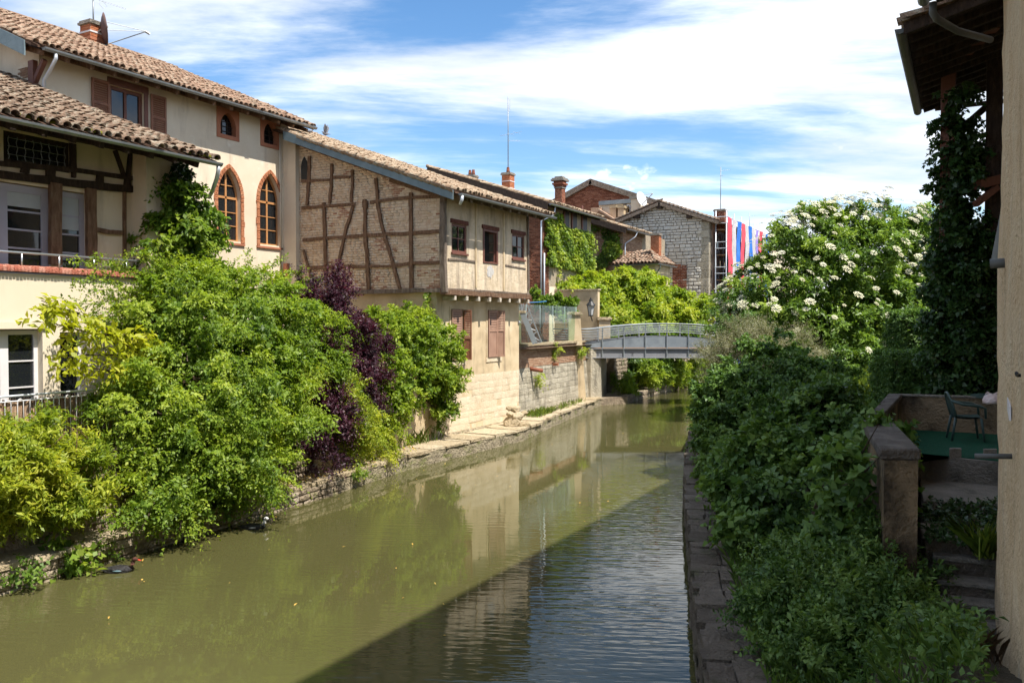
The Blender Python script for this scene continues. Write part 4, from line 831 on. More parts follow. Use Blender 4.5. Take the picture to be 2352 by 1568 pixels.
# ground floor
s1 = rc(X3, Z5(215, 310), Z5(340, 760), YG+.1, .46); s2 = rc(X3, Z5(560, 315), Z5(672, 735), YG+.1, .46)
zs0 = PX(*Z5(300, 765), X3)[2]-.46; zs1 = PX(*Z5(280, 305), X3)[2]-.46
W1 = (PX(*Z5(232, 400), X3)[1]-YG-.1, PX(*Z5(345, 400), X3)[1]-YG-.1, zs0, zs1); zs0b = PX(*Z5(615, 737), X3)[2]-.46; W2 = (PX(*Z5(558, 400), X3)[1]-YG-.1, PX(*Z5(672, 400), X3)[1]-YG-.1, zs0b, zs1)
mb = MB(); facade(mb, (X3, YG+.1, .46), EY, EZ, 6.12, ZJ-.46, [W1, W2], .2)
mb.poly([(X3, YG+.1, .46), (X3, YG+.1, ZJ), (-22.5, YG+.1, ZJ), (-22.5, YG+.1, .46)]); mb.poly([(X3, YG+6.22, .46), (-22.5, YG+6.22, .46), (-22.5, YG+6.22, ZJ), (X3, YG+6.22, ZJ)])
mb.build('lower_wall', 'plaster_old', h3)
MB().box(-20, X3-.21, YG+.4, YG+5.9, 2, ZJ-.1).build('room', 'dark_room', h3)
zb = PX(1100, 856, X3)[2]
blocks('base_stone', h3, (X3-.01, YG+.1, .46), EY, EZ, 6.1, zb-.46, 'stone_cream', .25, .50, .005, .016, .02, .015, limit=150, cvar=.22, lvar=.4, dvar=.5)
mb = MB(); mb.prism([(X3-.5, YG+.1, .42), (X3+.03, YG+.1, .42), (X3+.03, YG+6.15, .42), (X3-.5, YG+6.15, .42)], EZ*.12); mb.build('plinth', 'slab', h3)
# lower gable: dark doorway head, small lamp, grey patches
mb = MB(); a = PY(885, 722, YG+.1); b = PY(950, 760, YG+.1); mb.box(a[0], b[0], YG+.06, YG+.095, 3.0, a[2]); mb.build('doorway', 'timber_dark', h3)
a = PY(882, 704, YG); MB().box(a[0], a[0]+.42, YG-.1, YG+.095, a[2]-.15, a[2]).build('wall_lamp', 'yellow_box', h3)
# shutters of the two lower windows
P3 = lambda u, v, d=0.: V(X3-d, YG+.1+u, .46+v)
for k, w_ in enumerate((W1, W2)):
    f = MB().prism([P3(w_[0]-.12, w_[2]-.16, -.03), P3(w_[1]+.12, w_[2]-.16, -.03), P3(w_[1]+.12, w_[2]-.002, -.03), P3(w_[0]-.12, w_[2]-.002, -.03)], (-.06, 0, 0)).build('window_sill', 'stone_cream', h3)
    mb = MB()
    for (u0, u1, v0, v1) in ((w_[0]-.1, w_[0]-.002, w_[2], w_[3]+.1), (w_[1]+.002, w_[1]+.1, w_[2], w_[3]+.1), (w_[0]-.001, w_[1]+.001, w_[3]+.002, w_[3]+.1)): mb.prism([P3(u0, v0, -.022), P3(u1, v0, -.022), P3(u1, v1, -.022), P3(u0, v1, -.022)], (-.03, 0, 0))
    mb.build('window_surround', 'plaster_old', h3)
    MB().poly([P3(w_[0], w_[2], .15), P3(w_[1], w_[2], .15), P3(w_[1], w_[3], .15), P3(w_[0], w_[3], .15)]).build('pane', 'pane', h3)
    ww = (w_[1]-w_[0]); hh = w_[3]-w_[2]
    if k == 0:
        shutter(h3, P3(w_[0]-.02, w_[2]+.02, -.035), EY, EZ, ww*.80, hh-.04, 'shutter_pink', panel=hh*.42)
        shutter(h3, P3(w_[1]-.06, w_[2]+.02, -.06), unit((1, .35, 0)), EZ, ww*.34, hh-.04, 'shutter_brown', panel=hh*.42)
    else:
        shutter(h3, P3(w_[0]+.02, w_[2]+.02, -.02), EY, EZ, ww*.70, hh-.04, 'shutter_pink', panel=hh*.55)
        shutter(h3, P3(w_[0]+ww*.72, w_[2]+.02, -.02), unit((.75, .7, 0)), EZ, ww*.32, hh-.04, 'shutter_pink', panel=hh*.55)
# upper storey: canal front with three windows
f1 = rc(XJ, Z4(1476, 870), Z4(1603, 1112), YG, ZJ); f2 = rc(XJ, Z4(1738, 915), Z4(1862, 1205), YG, ZJ); f3 = rc(XJ, Z4(1982, 950), Z4(2085, 1165), YG, ZJ)
mz = lambda zx, za, zb_: (PX(*Z4(zx, zb_), XJ)[2]-ZJ, PX(*Z4(zx, za), XJ)[2]-ZJ)
f1 = (*f1[:2], *mz(1538, 872, 1112)); f2 = (*f2[:2], *mz(1800, 920, 1200)); f3 = (*f3[:2], *mz(2033, 958, 1163))
HJ = roof3(XJ)-ZJ-.1
mb = MB(); facade(mb, (XJ, YG, ZJ), EY, EZ, YF-YG, HJ, [f1, f2, f3], .22)
mb.poly([(XJ, YF, ZJ), (-24, YF, ZJ), (-24, YF, roof3(-24)-.1), (XJ, YF, ZJ+HJ)]); mb.poly([(XJ, YG, ZJ), (XJ, YF, ZJ), (-22, YF, ZJ), (-22, YG, ZJ)])
mb.build('canal_front', 'jetty_plaster', h3)
MB().box(-20, XJ-.23, YG+.3, YF-.3, ZJ+.05, 8.7).build('room', 'dark_room', h3)
# the gable, its infill uneven between the timbers
mb = MB(); nx_, nz_ = 44, 30; vs = []
for j in range(nz_+1):
    for i in range(nx_+1):
        x = -22.42+(XJ+22.42)*i/nx_; zt_ = roof3(x)-.1; z = ZJ+(zt_-ZJ)*j/nz_
        e = .015+(0 if i in (0, nx_) or j in (0, nz_) else random.gauss(0, .008))
        vs.append((x, YG+e, z))
mb.add(vs, [(j*(nx_+1)+i, j*(nx_+1)+i+1, (j+1)*(nx_+1)+i+1, (j+1)*(nx_+1)+i) for j in range(nz_) for i in range(nx_)]); mb.build('gable_infill', 'mud_infill', h3)
random.seed(21)
def kp(u, v):
    x = -22.3+u; z = ZJ+.1+v
    return z < roof3(x)-.35 and (math.sin(x*1.9+z*1.1)*math.sin(z*1.7-x*.6)+.6*math.sin(x*4.1+2)*math.sin(z*5.3)+random.gauss(0, .35)+(.55 if z < 6.3 and x > -20.2 else 0)) > 1.12
blocks('infill_block', h3, (-22.38, YG+.012, ZJ+.08), EX, EZ, 6.62, 5.6, 'mud_brick', .098, .27, .012, .020, .05, .12, keep=lambda u, v: ZJ+.08+v < roof3(-22.38+u)-.28, limit=300, cvar=.12, lvar=.25, dvar=.5)
blocks('infill_brick', h3, (-22.3, YG-.006, ZJ+.1), EX, EZ, 6.4, 4.6, 'brick_worn', .075, .20, .02, .012, .04, .1, keep=kp, limit=200)
nG = V(0, -1, 0)
def gb(pts, w=.125, h=.10, mat='timber', jit=.14, y=YG-.025, name='beam'):
    P_ = []
    for a, b in zip(pts, pts[1:]):
        for t in np.linspace(0, 1, 5)[:-1]: P_.append((a[0]+(b[0]-a[0])*t+random.gauss(0, 1.2), a[1]+(b[1]-a[1])*t+random.gauss(0, 1.2)))
    P_.append(pts[-1]); return MB().strip([PY(*Z4(*p), y) for p in P_], w, h, nG, jit).build(name, mat, h3)
gb([(292, 305), (285, 500), (270, 712)]); gb([(478, 368), (470, 560), (460, 700)], .11); gb([(652, 420), (648, 560), (640, 688)], .10)
gb([(410, 690), (420, 1000), (432, 1430)], .13, y=YG-.032); gb([(752, 665), (755, 900), (772, 1180), (790, 1430)], .14, y=YG-.034); gb([(1138, 610), (1138, 950), (1145, 1430)], .14, y=YG-.033)
gb([(756, 675), (756, 735)], .20, .12, y=YG-.04, name='beam_end')
gb([(655, 722), (600, 900), (545, 1140), (505, 1400)], .11, y=YG-.029); gb([(845, 490), (862, 720), (915, 965), (965, 1110), (1050, 1420)], .12, y=YG-.030); gb([(240, 1090), (335, 1420)], .09, y=YG-.028)
gb([(228, 735), (440, 718), (672, 702)], .10, y=YG-.022); gb([(800, 687), (1000, 662), (1130, 648), (1390, 640)], .11, y=YG-.021); gb([(236, 1005), (420, 990), (600, 975), (900, 958), (1140, 945), (1392, 928)], .12, y=YG-.020)
gb([(268, 1240), (450, 1228), (750, 1225), (960, 1222), (1180, 1195), (1392, 1190)], .11, y=YG-.019); gb([(225, 512), (460, 500)], .10, y=YG-.018); gb([(490, 480), (630, 478)], .09, y=YG-.018)
gb([(230, 1440), (650, 1440), (1000, 1432), (1395, 1422)], .15, .14, 'timber_grey', y=YG-.045, name='sill_beam'); gb([(1408, 640), (1404, 900), (1405, 1200), (1418, 1440)], .20, .16, 'timber_grey', y=YG-.055, name='corner_post')
gb([(1390, 640), (1380, 560), (1385, 700)], .12, .1, y=YG-.05, name='beam_end') if False else None
MB().beam((XJ-.02, YG-.03, roof3(XJ)-.28), (-22.4, YG-.03, roof3(-22.4)-.26), .12, .2).build('gable_rafter', 'timber', h3)
for x in (-16.4, -18.3, -20.2, -21.8): MB().beam((x, YG+.1, roof3(x)-.2), (x, 23.5, roof3(x)-.2), .15, .17).build('purlin_end', 'timber', h3)
MB().beam((-18.0, YG-.08, roof3(-18.0)-.42), (-15.6, YG-.08, roof3(-15.6)-.36), .1, .16).build('brace', 'timber', h3)
# pointed slit in the gable next to the tall house
a, b = PY(*Z4(222, 300), YG), PY(*Z4(275, 500), YG); u0, u1 = a[0], b[0]; zb0, zb1 = PY(*Z4(248, 500), YG)[2], PY(*Z4(248, 310), YG)[2]
ap = arch_pts(u0, u1, zb0+(zb1-zb0)*.55, zb1); MB().prism([(u0, YG-.035, zb0)]+[(p[0], YG-.035, p[1]) for p in ap]+[(u1, YG-.035, zb0)], (0, .05, 0)).build('window', 'iron', h3)
# canal front timbers, sill, joist ends
def cb(pts, w, h, mat, x=XJ+.012, jit=.1, name='beam'): return MB().strip([PX(*Z4(*p), x) for p in pts], w, h, EX, jit).build(name, mat, h3)
cb([(1678, 700), (1680, 900), (1678, 1150), (1682, 1405)], .10, .05, 'plaster_old', XJ+.006); cb([(1912, 780), (1912, 1000), (1912, 1425)], .10, .05, 'plaster_old', XJ+.006)
cb([(1445, 1165), (1560, 1170), (1672, 1188)], .07, .05, 'timber_grey', XJ+.004); cb([(1925, 1215), (2095, 1245)], .06, .04, 'timber_grey', XJ+.002)
cb([(2112, 800), (2118, 1430)], .12, .07, 'timber_grey', XJ+.02, name='corner_post')
mb = MB(); mb.strip([V(XJ-.04+random.gauss(0, .01), y, ZJ-.02+random.gauss(0, .012)) for y in np.linspace(YG-.12, YF+.05, 12)], .17, .22, EX, .1); mb.build('sill_beam', 'timber', h3)
mb = MB(); mb.strip([V(XJ-.02+random.gauss(0, .008), y, ZJ+.10+random.gauss(0, .01)) for y in np.linspace(YG-.02, YF+.02, 12)], .06, .10, EX, .2); mb.build('sill_board', 'timber_grey', h3)
for y in np.linspace(YG+.55, YF-.15, 8): MB().beam((X3-.3, y, ZJ-.21), (XJ+.06+random.uniform(0, .05), y, ZJ-.21), .13, .16).build('joist', 'joist_white', h3, bevel=.01)
# upper windows
def lintel(f, z): 
    v = PX(*z, XJ)[2]-ZJ
    MB().prism([V(XJ+.05, YG+f[0]-.08, ZJ+f[3]+.004), V(XJ+.05, YG+f[1]+.06, ZJ+f[3]+.004), V(XJ+.05, YG+f[1]+.06, ZJ+f[3]+.15), V(XJ+.05, YG+f[0]-.08, ZJ+f[3]+.15)], (-.09, 0, 0)).build('lintel', 'red_lintel', h3)
for f, c, r in ((f1, 2, 2), (f3, 2, 2)):
    window(h3, (XJ-.05, YG+f[0], ZJ+f[2]), EY, EZ, f[1]-f[0], f[3]-f[2], 'brown_paint', .085, c, r, .035); lintel(f, (0, 0))
    MB().box(XJ-.1, XJ+.07, YG+f[0]-.04, YG+f[1]+.04, ZJ+f[2]-.07, ZJ+f[2]-.003).build('window_sill', 'brown_paint', h3)
mb = MB()
for (u0, u1, v0, v1) in ((f2[0], f2[0]+.08, f2[2], f2[3]), (f2[1]-.12, f2[1], f2[2], f2[3]), (f2[0]+.08, f2[1]-.12, f2[3]-.08, f2[3]), (f2[0]+.08, f2[1]-.12, f2[2], f2[2]+.05)): mb.box(XJ-.09, XJ+.03, YG+u0, YG+u1, ZJ+v0, ZJ+v1)
wo = mb.build('window', 'brown_paint', h3); lintel(f2, (0, 0)); wo['label'] = 'open casement window with dark room behind'
lf = window(h3, (XJ-.04, YG+f2[1]-.14, ZJ+f2[2]+.05), unit((-.8, -.45, 0)), EZ, (f2[1]-f2[0])*.62, f2[3]-f2[2]-.12, 'brown_paint', .05, 1, 3, .03, 'casement')
rp = random.Random(9); uc = YG+(f2[0]+f2[1])/2; vc = ZJ+f2[2]-.3
MB().prism([V(XJ+.006, uc+(.22+rp.uniform(-.07, .07))*math.cos(a)*1.25, vc+(.24+rp.uniform(-.1, .09))*math.sin(a)) for a in np.linspace(0, 2*math.pi, 18)[:-1]], (.006, 0, 0)).build('plaster_patch', 'curtain', h3)
# roof
random.seed(13)
r3 = slope_roof(h3, XE3, ZE3, SL3, 23.45, 30.95, -29.0, 'tile_pale', pw=.215, pl=.33)
rafters(h3, XE3-.05, ZE3, SL3, np.arange(23.9, 30.9, .7), -16.0, 'timber_grey', par=r3, drop=.19)
MB().gutter((XE3+.10, 23.62, ZE3-.06), (XE3+.10, 31.0, ZE3-.06), .085).build('gutter', 'zinc', h3)
mb = MB(); n = V(0, -.04, 0); mb.prism([(XE3-.05, 23.44, ZE3-.30), (XE3-.05, 23.44, ZE3+.03), (-22.6, 23.44, roof3(-22.6)+.03), (-22.6, 23.44, roof3(-22.6)-.30)], n); mb.build('bargeboard', 'blue_board', h3)
tv, tf = TILE_V, TILE_F
vt = mesh_np('verge_tile', TILE_V, TILE_F, 'tile_pale'); s_ = unit((-1, 0, SL3)); nn = unit(np.cross(s_, (0, -1, 0)));
for k in range(22):
    x = XE3-.02-.33*k*.94; piece('verge_tile', vt, r3, (x, 23.43, roof3(x)+.03), np.stack([np.cross(s_, np.cross(EY, s_)*-1), s_, np.cross(np.cross(s_, np.cross(EY, s_)*-1), s_)], 1), (1.05, 1, 1))
c0 = V(XE3+.10, 23.72, ZE3-.13); MB().tube([c0, c0+V(0, 0, -.16), c0+V(-.08, .0, -.3)], [.075, .06, .05], 10).build('downpipe', 'zinc_pale', h3, smooth=True)
# ================================================================ COURTYARD WALL, GLASS FENCE, PILLARS
ra, rb = V(-16.95, 30.3, .42), V(-17.75, 41.2, .42); rd = unit(rb-ra); rn = unit(np.cross(rd, EZ)); RL = np.linalg.norm(rb-ra); back = rn*-.22
rw = thing('courtyard_wall', 'leaning stained courtyard wall with brick top and glass fence above', 'wall', (ra+rb)/2)
ZT = 3.42
mb = MB(); mb.prism([ra, ra+EZ*(ZT-.42)+back, ra+EZ*(ZT-.42)-rn*1.2, ra-rn*1.2], rb-ra); mb.build('wall_core', 'mortar', rw)
ev = unit(EZ*(ZT-.42)+back)
random.seed(31)
blocks('wall_stone', rw, ra, rd, ev, RL, 2.02, 'stone_grey', .27, .55, .008, .03, .03, .03, limit=200, cvar=.15, lvar=.35, dvar=.3)
blocks('wall_brick', rw, ra+ev*2.04, rd, ev, RL, .93, 'brick_pale', .078, .23, .012, .025, limit=300, keep=lambda u, v: u > .35)
mb = MB(); mb.prism([ra+EZ*(ZT-.42)+back*.6-rd*.1, ra+EZ*(ZT-.42)-rn*.6-rd*.1, rb+EZ*(ZT-.42)-rn*.6, rb+EZ*(ZT-.42)+back*.6], EZ*.11); mb.build('coping', 'slab', rw)
p = PX(*Z5(970, 842), -17.15); MB().tube([p+V(-.3, 0, .03), p+V(.42, .1, -.07)], .09, 12).build('drain_pipe', 'terracotta', rw, smooth=True)
p = PX(*Z5(1180, 800), -17.25); MB().box(p[0]-.2, p[0]+.08, p[1]-.05, p[1]+.05, p[2]-.06, p[2]+.06).build('iron_bracket', 'rose_plaster', rw)
# glass fence
gf = thing('glass_fence', 'clear glass fence on thin posts above the courtyard wall', 'fence', ra+rd*5+EZ*3.1)
g0, g1_ = 1.6, RL-1.0; npan = 5; pw_ = (g1_-g0)/npan
for k in range(npan):
    a = ra+rd*(g0+pw_*k+.04)+EZ*(ZT-.42+.14)-rn*.3; b = ra+rd*(g0+pw_*(k+1)-.04)+EZ*(ZT-.42+.14)-rn*.3
    MB().prism([a, b, b+EZ*1.75, a+EZ*1.75], rn*.012).build('glass_panel', 'clear_glass', gf)
    c = b-rn*.06+rd*.04; MB().tube([c+rd*.22-EZ*.02, c+rd*.22+EZ*.28, c+EZ*.5, c+EZ*1.75], .014, 6).build('fence_post', 'steel', gf, smooth=True)
# end pillar and gate pillar
def pillar(label, px0, px1, ptop, dep, zb, batter=0.0, capm='slab', mat='plaster_old', back_=.55):
    a = PD(px0, ptop, dep); b = PD(px1, ptop, dep); w = b-a; w[2] = 0; W_ = np.linalg.norm(w); w = unit(w); n = unit(np.cross(w, EZ)); z1 = a[2]
    t = thing('pillar', label, 'pillar', V(a[0], a[1], zb)); A = V(a[0], a[1], zb); k = n*batter
    vs = []
    for (o, zz_, kk) in ((0, zb, batter), (1, z1-.16, 0)):
        for (i, j) in ((0, 0), (1, 0), (1, 1), (0, 1)): vs.append(V(a[0], a[1], 0)+w*W_*i-n*back_*j+EZ*zz_+(n*kk if j == 0 else 0)+(w*kk*.6 if i == 1 else 0))
    MB().add(vs, [(3, 2, 1, 0), (4, 5, 6, 7), (0, 1, 5, 4), (1, 2, 6, 5), (2, 3, 7, 6), (3, 0, 4, 7)]).build('shaft', mat, t)
    c = V(a[0], a[1], z1-.158); MB().prism([c-w*.09+n*.09, c+w*(W_+.09)+n*.09, c+w*(W_+.09)-n*(back_+.09), c-w*.09-n*(back_+.09)], EZ*.11).build('cap', capm, t)
    c = V(a[0], a[1], z1-.047); MB().prism([c-w*.04+n*.04, c+w*(W_+.04)+n*.04, c+w*(W_+.04)-n*(back_+.04), c-w*.04-n*(back_+.04)], EZ*.05).build('cap', capm, t)
    return t
pillar('tall capped pillar at the end of the courtyard wall beside the footbridge', 1306, 1333, 716, 43.6, .42, .45)
pillar('plain pale gate pillar behind the footbridge railing', 1376, 1402, 728, 47.5, 3.25)
# ================================================================ STEEL STAIR AT THE END OF THE TIMBERED HOUSE
st = thing('steel_stair', 'galvanised steel stair climbing to the timbered house', 'stairs', (-17.4, 32.6, 3.3))
Ds = 36.2
def SP(zx, zy, d=Ds): return PD(*Z5(zx, zy), d)
for k, dd in enumerate((Ds, Ds+.95)):
    MB().beam(SP(868, 330, dd), SP(985, 612, dd), .07, .22).build('stringer', 'steel', st); MB().beam(SP(893, 212, dd), SP(1045, 600, dd), .05, .05).build('handrail', 'steel', st)
    for t in (0, .25, .5, .75, 1):
        a = SP(868+117*t, 330+282*t, dd); b = SP(893+152*t, 212+388*t, dd); MB().beam(a, b, .035, .035).build('baluster', 'steel', st)
    for t in (0, .25, .5, .75):
        a = SP(868+117*t, 330+282*t, dd); b = SP(893+152*(t+.25), 212+388*(t+.25), dd); MB().tube([a, b], .012, 5).build('brace', 'steel', st)
for k in range(9):
    t = (k+.5)/9; a = SP(872+115*t, 335+275*t, Ds); b = SP(872+115*t, 335+275*t, Ds+.95); b[2] = a[2]; MB().beam(a, b, .26, .03).build('tread', 'zinc', st)
MB().beam(SP(790, 325), SP(905, 330), .12, .10).build('landing', 'slab', st); MB().beam(SP(785, 297), SP(860, 297), .04, .04).build('handrail', 'steel', st)
for zx in (790, 862): MB().beam(SP(zx, 325), SP(zx, 215), .04, .04).build('baluster', 'steel', st)
MB().tube([SP(865, 205), SP(775, 395)], .03, 8).build('strut', 'iron', st); MB().tube([SP(780, 515), SP(822, 635)], .025, 8).build('strut', 'iron', st)
tag(MB().tube([SP(782, 380), SP(845, 432)], .09, 12).build('vent_pipe', 'zinc_pale', smooth=True), 'short white vent pipe poking out under the steel stair', 'pipe')
cw = thing('courtyard_pier', 'small plastered wall block behind the steel stair', 'wall', SP(800, 630)); a = SP(790, 335, 37.6); b = SP(862, 640, 37.6)
MB().prism([V(a[0], a[1], 3.2), V(b[0], b[1], 3.2), V(b[0], b[1], 3.2)+V(-.5, .9, 0), V(a[0], a[1], 3.2)+V(-.5, .9, 0)], EZ*(a[2]-3.2)).build('block', 'plaster_old', cw)
# ================================================================ BRICK HOUSE WITH THE CREEPER
h4 = thing('ivy_house', 'brick house wrapped in bright green creeper behind the courtyard', 'house', (-21.4, 46, 3.3))
Z6 = lambda zx, zy: ((2000+zx/2.091)*.57422, (600+zy/2.091)*.57422)
X4, Y4 = -21.4, 43.0
XE4 = -20.75; ZE4 = PX(1262, 465, XE4)[2]; SL4 = .33
mb = MB(); facade(mb, (X4, Y4, 3.3), EY, EZ, 7.0, ZE4-3.3+.15, [], .2)
mb.poly([(X4, Y4, 3.3), (-34, Y4, 3.3), (-34, Y4, ZE4+12.6*SL4), (X4, Y4, ZE4+.1)]); mb.poly([(X4, Y4+7, 3.3), (-34, Y4+7, 3.3), (-34, Y4+7, ZE4+12*SL4), (X4, Y4+7, ZE4+.1)]); mb.build('wall', 'mortar', h4)
random.seed(41)
blocks('brick', h4, (-22.9, Y4-.001, 3.3), EX, EZ, 1.5, ZE4-3.5, 'brick', .085, .24, .016, .022, limit=300)
blocks('brick', h4, (X4+.001, Y4, 3.3), EY, EZ, .75, ZE4-3.5, 'brick', .085, .24, .016, .022, limit=120)
MB().box(X4+.005, X4+.03, Y4+.78, Y4+7, 3.35, 6.6).build('render_coat', 'plaster_pale', h4)
for zx in (540, 605, 690): # dark openings under the eave between posts
    a = PX(*Z6(zx, 505), X4+.03); b = PX(*Z6(zx+38, 650), X4+.03); w_ = MB().box(X4+.01, X4+.04, a[1], b[1], min(b[2], a[2]-1.5), a[2]).build('window', 'iron', h4)
    MB().box(X4+.01, X4+.09, a[1]-.16, a[1]-.01, b[2]-.2, a[2]+.3).build('post', 'brown_paint', w_)
r4 = slope_roof(h4, XE4, ZE4, SL4, 42.3, 50.6, -29.0, 'tile_pale', pw=.23, pl=.36, limit=150)
MB().prism([(XE4-.02, 42.27, ZE4-.42), (XE4-.02, 42.27, ZE4), (-29, 42.27, ZE4+(XE4+29)*SL4), (-29, 42.27, ZE4+(XE4+29)*SL4-.42)], (0, .05, 0)).build('bargeboard', 'timber_dark', h4)
MB().gutter((XE4+.1, 42.4, ZE4-.07), (XE4+.1, 50.7, ZE4-.07), .09).build('gutter', 'zinc', h4)
rafters(h4, XE4-.05, ZE4, SL4, np.arange(42.8, 50.4, .8), -21.6, 'timber_dark', par=r4)
pt = PX(*Z6(465, 470), XE4); MB().tube([pt, pt+V(-.1, -.05, -.5), V(X4+.1, pt[1]-.75, pt[2]-.9), V(X4+.1, pt[1]-.75, pt[2]-7.0)], .05, 8).build('downpipe', 'zinc_pale', h4, smooth=True)
MB().tube([V(X4+.1, pt[1]-.35, 4.5), V(X4+.1, pt[1]-.35, 8.5)], .045, 8).build('downpipe', 'zinc_pale', h4, smooth=True)
for zc in ((1167, 403, 1.0, .62, -24.6, 48.5), (1084, 408, .6, .6, -27, 49.5)):
    p = PY(zc[0], zc[1], zc[5]); ch = chimney(h4, h4, (p[0], p[1]), zc[3], zc[3], p[2]-1.9, p[2], bands=[(p[2]-.45, p[2]-.40, 'window_white'), (p[2]-.9, p[2]-.86, 'window_white')] if zc[2] == 1.0 else [], mat='brick_orange' if zc[2] == 1 else 'stone_grey')
    for k in ((0,) if zc[2] == 1 else (-.16, .12)): MB().lathe((p[0]+k, p[1], p[2]+.15), [(.13, 0), (.11, .2), (.09, .36), (.10, .38)], 10).build('chimney_pot', 'terracotta', ch, smooth=True)
    if zc[2] == 1.0: CH4 = (p[0], p[1], p[2]+.5)
yw = thing('yard_wall', 'plastered yard wall with a brick foot behind the glass fence', 'wall', (-20, 44.6, 3.3))
MB().box(-21.39, -18.6, 44.5, 44.8, 3.3, 6.35).build('wall_face', 'plaster_old', yw); MB().box(-21.39, -18.55, 44.45, 44.85, 6.352, 6.44).build('coping', 'slab', yw)
blocks('brick', yw, (-21.38, 44.499, 3.32), EX, EZ, 2.7, .9, 'brick', .085, .24, .016, .016, limit=120, keep=lambda u, v: v < .45+.35*math.sin(u*2.1))
# ================================================================ SECOND BRICK HOUSE AND ITS LOW LEAN-TO
h5 = thing('brick_house', 'pale brick house half covered in creeper, lower eave than its neighbour', 'house', (-21.4, 57, 3.3))
X5, Y5 = -21.4, 55.8
XE5 = -20.8; ZE5 = PX(1424, 519, XE5)[2]; SL5 = .33
mb = MB(); facade(mb, (X5, Y5, 3.3), EY, EZ, 9.5, ZE5-3.3+.1, [], .2); mb.poly([(X5, Y5, 3.3), (-30, Y5, 3.3), (-30, Y5, ZE5+8.6*SL5), (X5, Y5, ZE5+.1)]); mb.build('wall', 'mortar', h5)
blocks('brick', h5, (-25.2, Y5-.001, 3.3), EX, EZ, 3.8, ZE5-3.3, 'brick_pale', .12, .34, .022, .025, limit=300)
blocks('brick', h5, (X5+.001, Y5, 3.3), EY, EZ, 4.0, ZE5-3.4, 'brick_pale', .12, .34, .022, .025, limit=200)
r5 = slope_roof(h5, XE5, ZE5, SL5, 54.9, 60.6, -29.0, 'tile_pale', pw=.24, pl=.38, limit=120)
MB().prism([(XE5-.02, 54.87, ZE5-.4), (XE5-.02, 54.87, ZE5), (-29, 54.87, ZE5+(XE5+29)*SL5), (-29, 54.87, ZE5+(XE5+29)*SL5-.4)], (0, .05, 0)).build('bargeboard', 'timber_dark', h5)
MB().gutter((XE5+.1, 55.0, ZE5-.07), (XE5+.1, 60.7, ZE5-.07), .09).build('gutter', 'zinc', h5)
pt = V(XE5+.1, 56.8, ZE5-.15); MB().tube([pt, pt+V(-.1, -.05, -.3), V(X5+.12, 55.95, ZE5-1.0), V(X5+.12, 55.95, 7.0)], .05, 8).build('downpipe', 'zinc_pale', h5, smooth=True)
# lean-to with hipped roof of red tiles and a slim chimney
lt = thing('lean_to', 'small plastered lean-to with hipped red tile roof and slim brick chimney', 'outbuilding', (-20, 55, 3.3))
XT0, XT1, YT = -21.45, -18.35, 54.0; ZET = PY(1470, 606, YT)[2]
mb = MB(); mb.box(XT0, XT1, YT, YT+3.2, 3.3, ZET-.02); mb.build('wall', 'plaster_old', lt)
A_, B_, C_2, D_ = V(XT0+.05, YT-.35, ZET), V(XT1+.3, YT-.35, ZET), V(XT1+.3, YT+3.4, ZET), V(XT0+.05, YT+3.4, ZET); T1, T2 = V(XT0+.9, YT+2.6, ZET+1.15), V(XT1-1.0, YT+2.6, ZET+1.1)
mb = MB(); mb.add([A_, B_, C_2, D_, T1, T2], [(0, 1, 5, 4), (1, 2, 5), (0, 4, 3), (4, 5, 2, 3), (0, 3, 2, 1)]); rt = mb.build('roof', 'tile_bed', lt)
s_ = unit((T1+T2)/2-(A_+B_)/2*V(1, 1, 1)-V(((T1+T2)/2-(A_+B_)/2)[0], 0, 0)); SS = math.hypot(2.95, 1.1)
def kt(u, v): t = v/SS; return u > .85*t and u < 3.4-1.35*t
tiles(rt, A_, EX, V(0, 2.95, 1.12), 3.4, SS, 'tile_red', .25, .36, 160, keep=kt)
tiles(rt, B_, EY, V(-1.3, 0, 1.1), 3.6, math.hypot(1.3, 1.1), 'tile_red', .25, .36, 60, keep=lambda u, v: u > v*1.5)
MB().gutter(A_+V(0, -.08, -.05), B_+V(.08, -.08, -.05), .08).build('gutter', 'zinc', lt); MB().gutter(B_+V(.08, -.08, -.05), C_2+V(.08, 0, -.05), .08).build('gutter', 'zinc', lt)
pt = B_+V(.05, .3, -.1); MB().tube([pt, pt+V(0, 0, -.2), pt+V(-.3, .2, -.55), V(XT1+.06, pt[1]+.2, ZET-.8), V(XT1+.06, pt[1]+.2, 4)], .05, 8).build('downpipe', 'zinc', lt, smooth=True)
p = PY(1497, 542, YT+1.6); q_ = PY(1516, 600, YT+1.6); chimney(lt, lt, ((p[0]+q_[0])/2, YT+1.6), q_[0]-p[0], .5, ZET-.2, p[2], 'brick_orange')
# ================================================================ STONE GABLE HOUSE
h6 = thing('stone_house', 'tall house with a pale rubble stone gable above the wisteria', 'house', (-18, 70, 3.3))
X6, Y6 = -17.9, 65.7
apx = PY(1514, 462, Y6-.4); rt_ = PY(1652, 506, Y6-.4); lf_ = PY(1412, 506, Y6-.4)
zg6 = lambda x: np.interp(x, [lf_[0], apx[0], rt_[0]], [lf_[2], apx[2], rt_[2]])-.15
xl = lf_[0]+.3
mb = MB(); mb.prism([(xl, Y6, 3.3), (X6, Y6, 3.3), (X6, Y6, zg6(X6)), (apx[0], Y6, zg6(apx[0])), (xl, Y6, zg6(xl))], (0, 22, 0)); mb.build('wall', 'plaster_pale', h6)
MB().prism([(xl+.02, Y6-.01, 3.3), (X6-.02, Y6-.01, 3.3), (X6-.02, Y6-.01, zg6(X6)-.05), (apx[0], Y6-.01, zg6(apx[0])-.03), (xl+.02, Y6-.01, zg6(xl)-.05)], (0, .005, 0)).build('gable_bed', 'mortar_dark', h6)
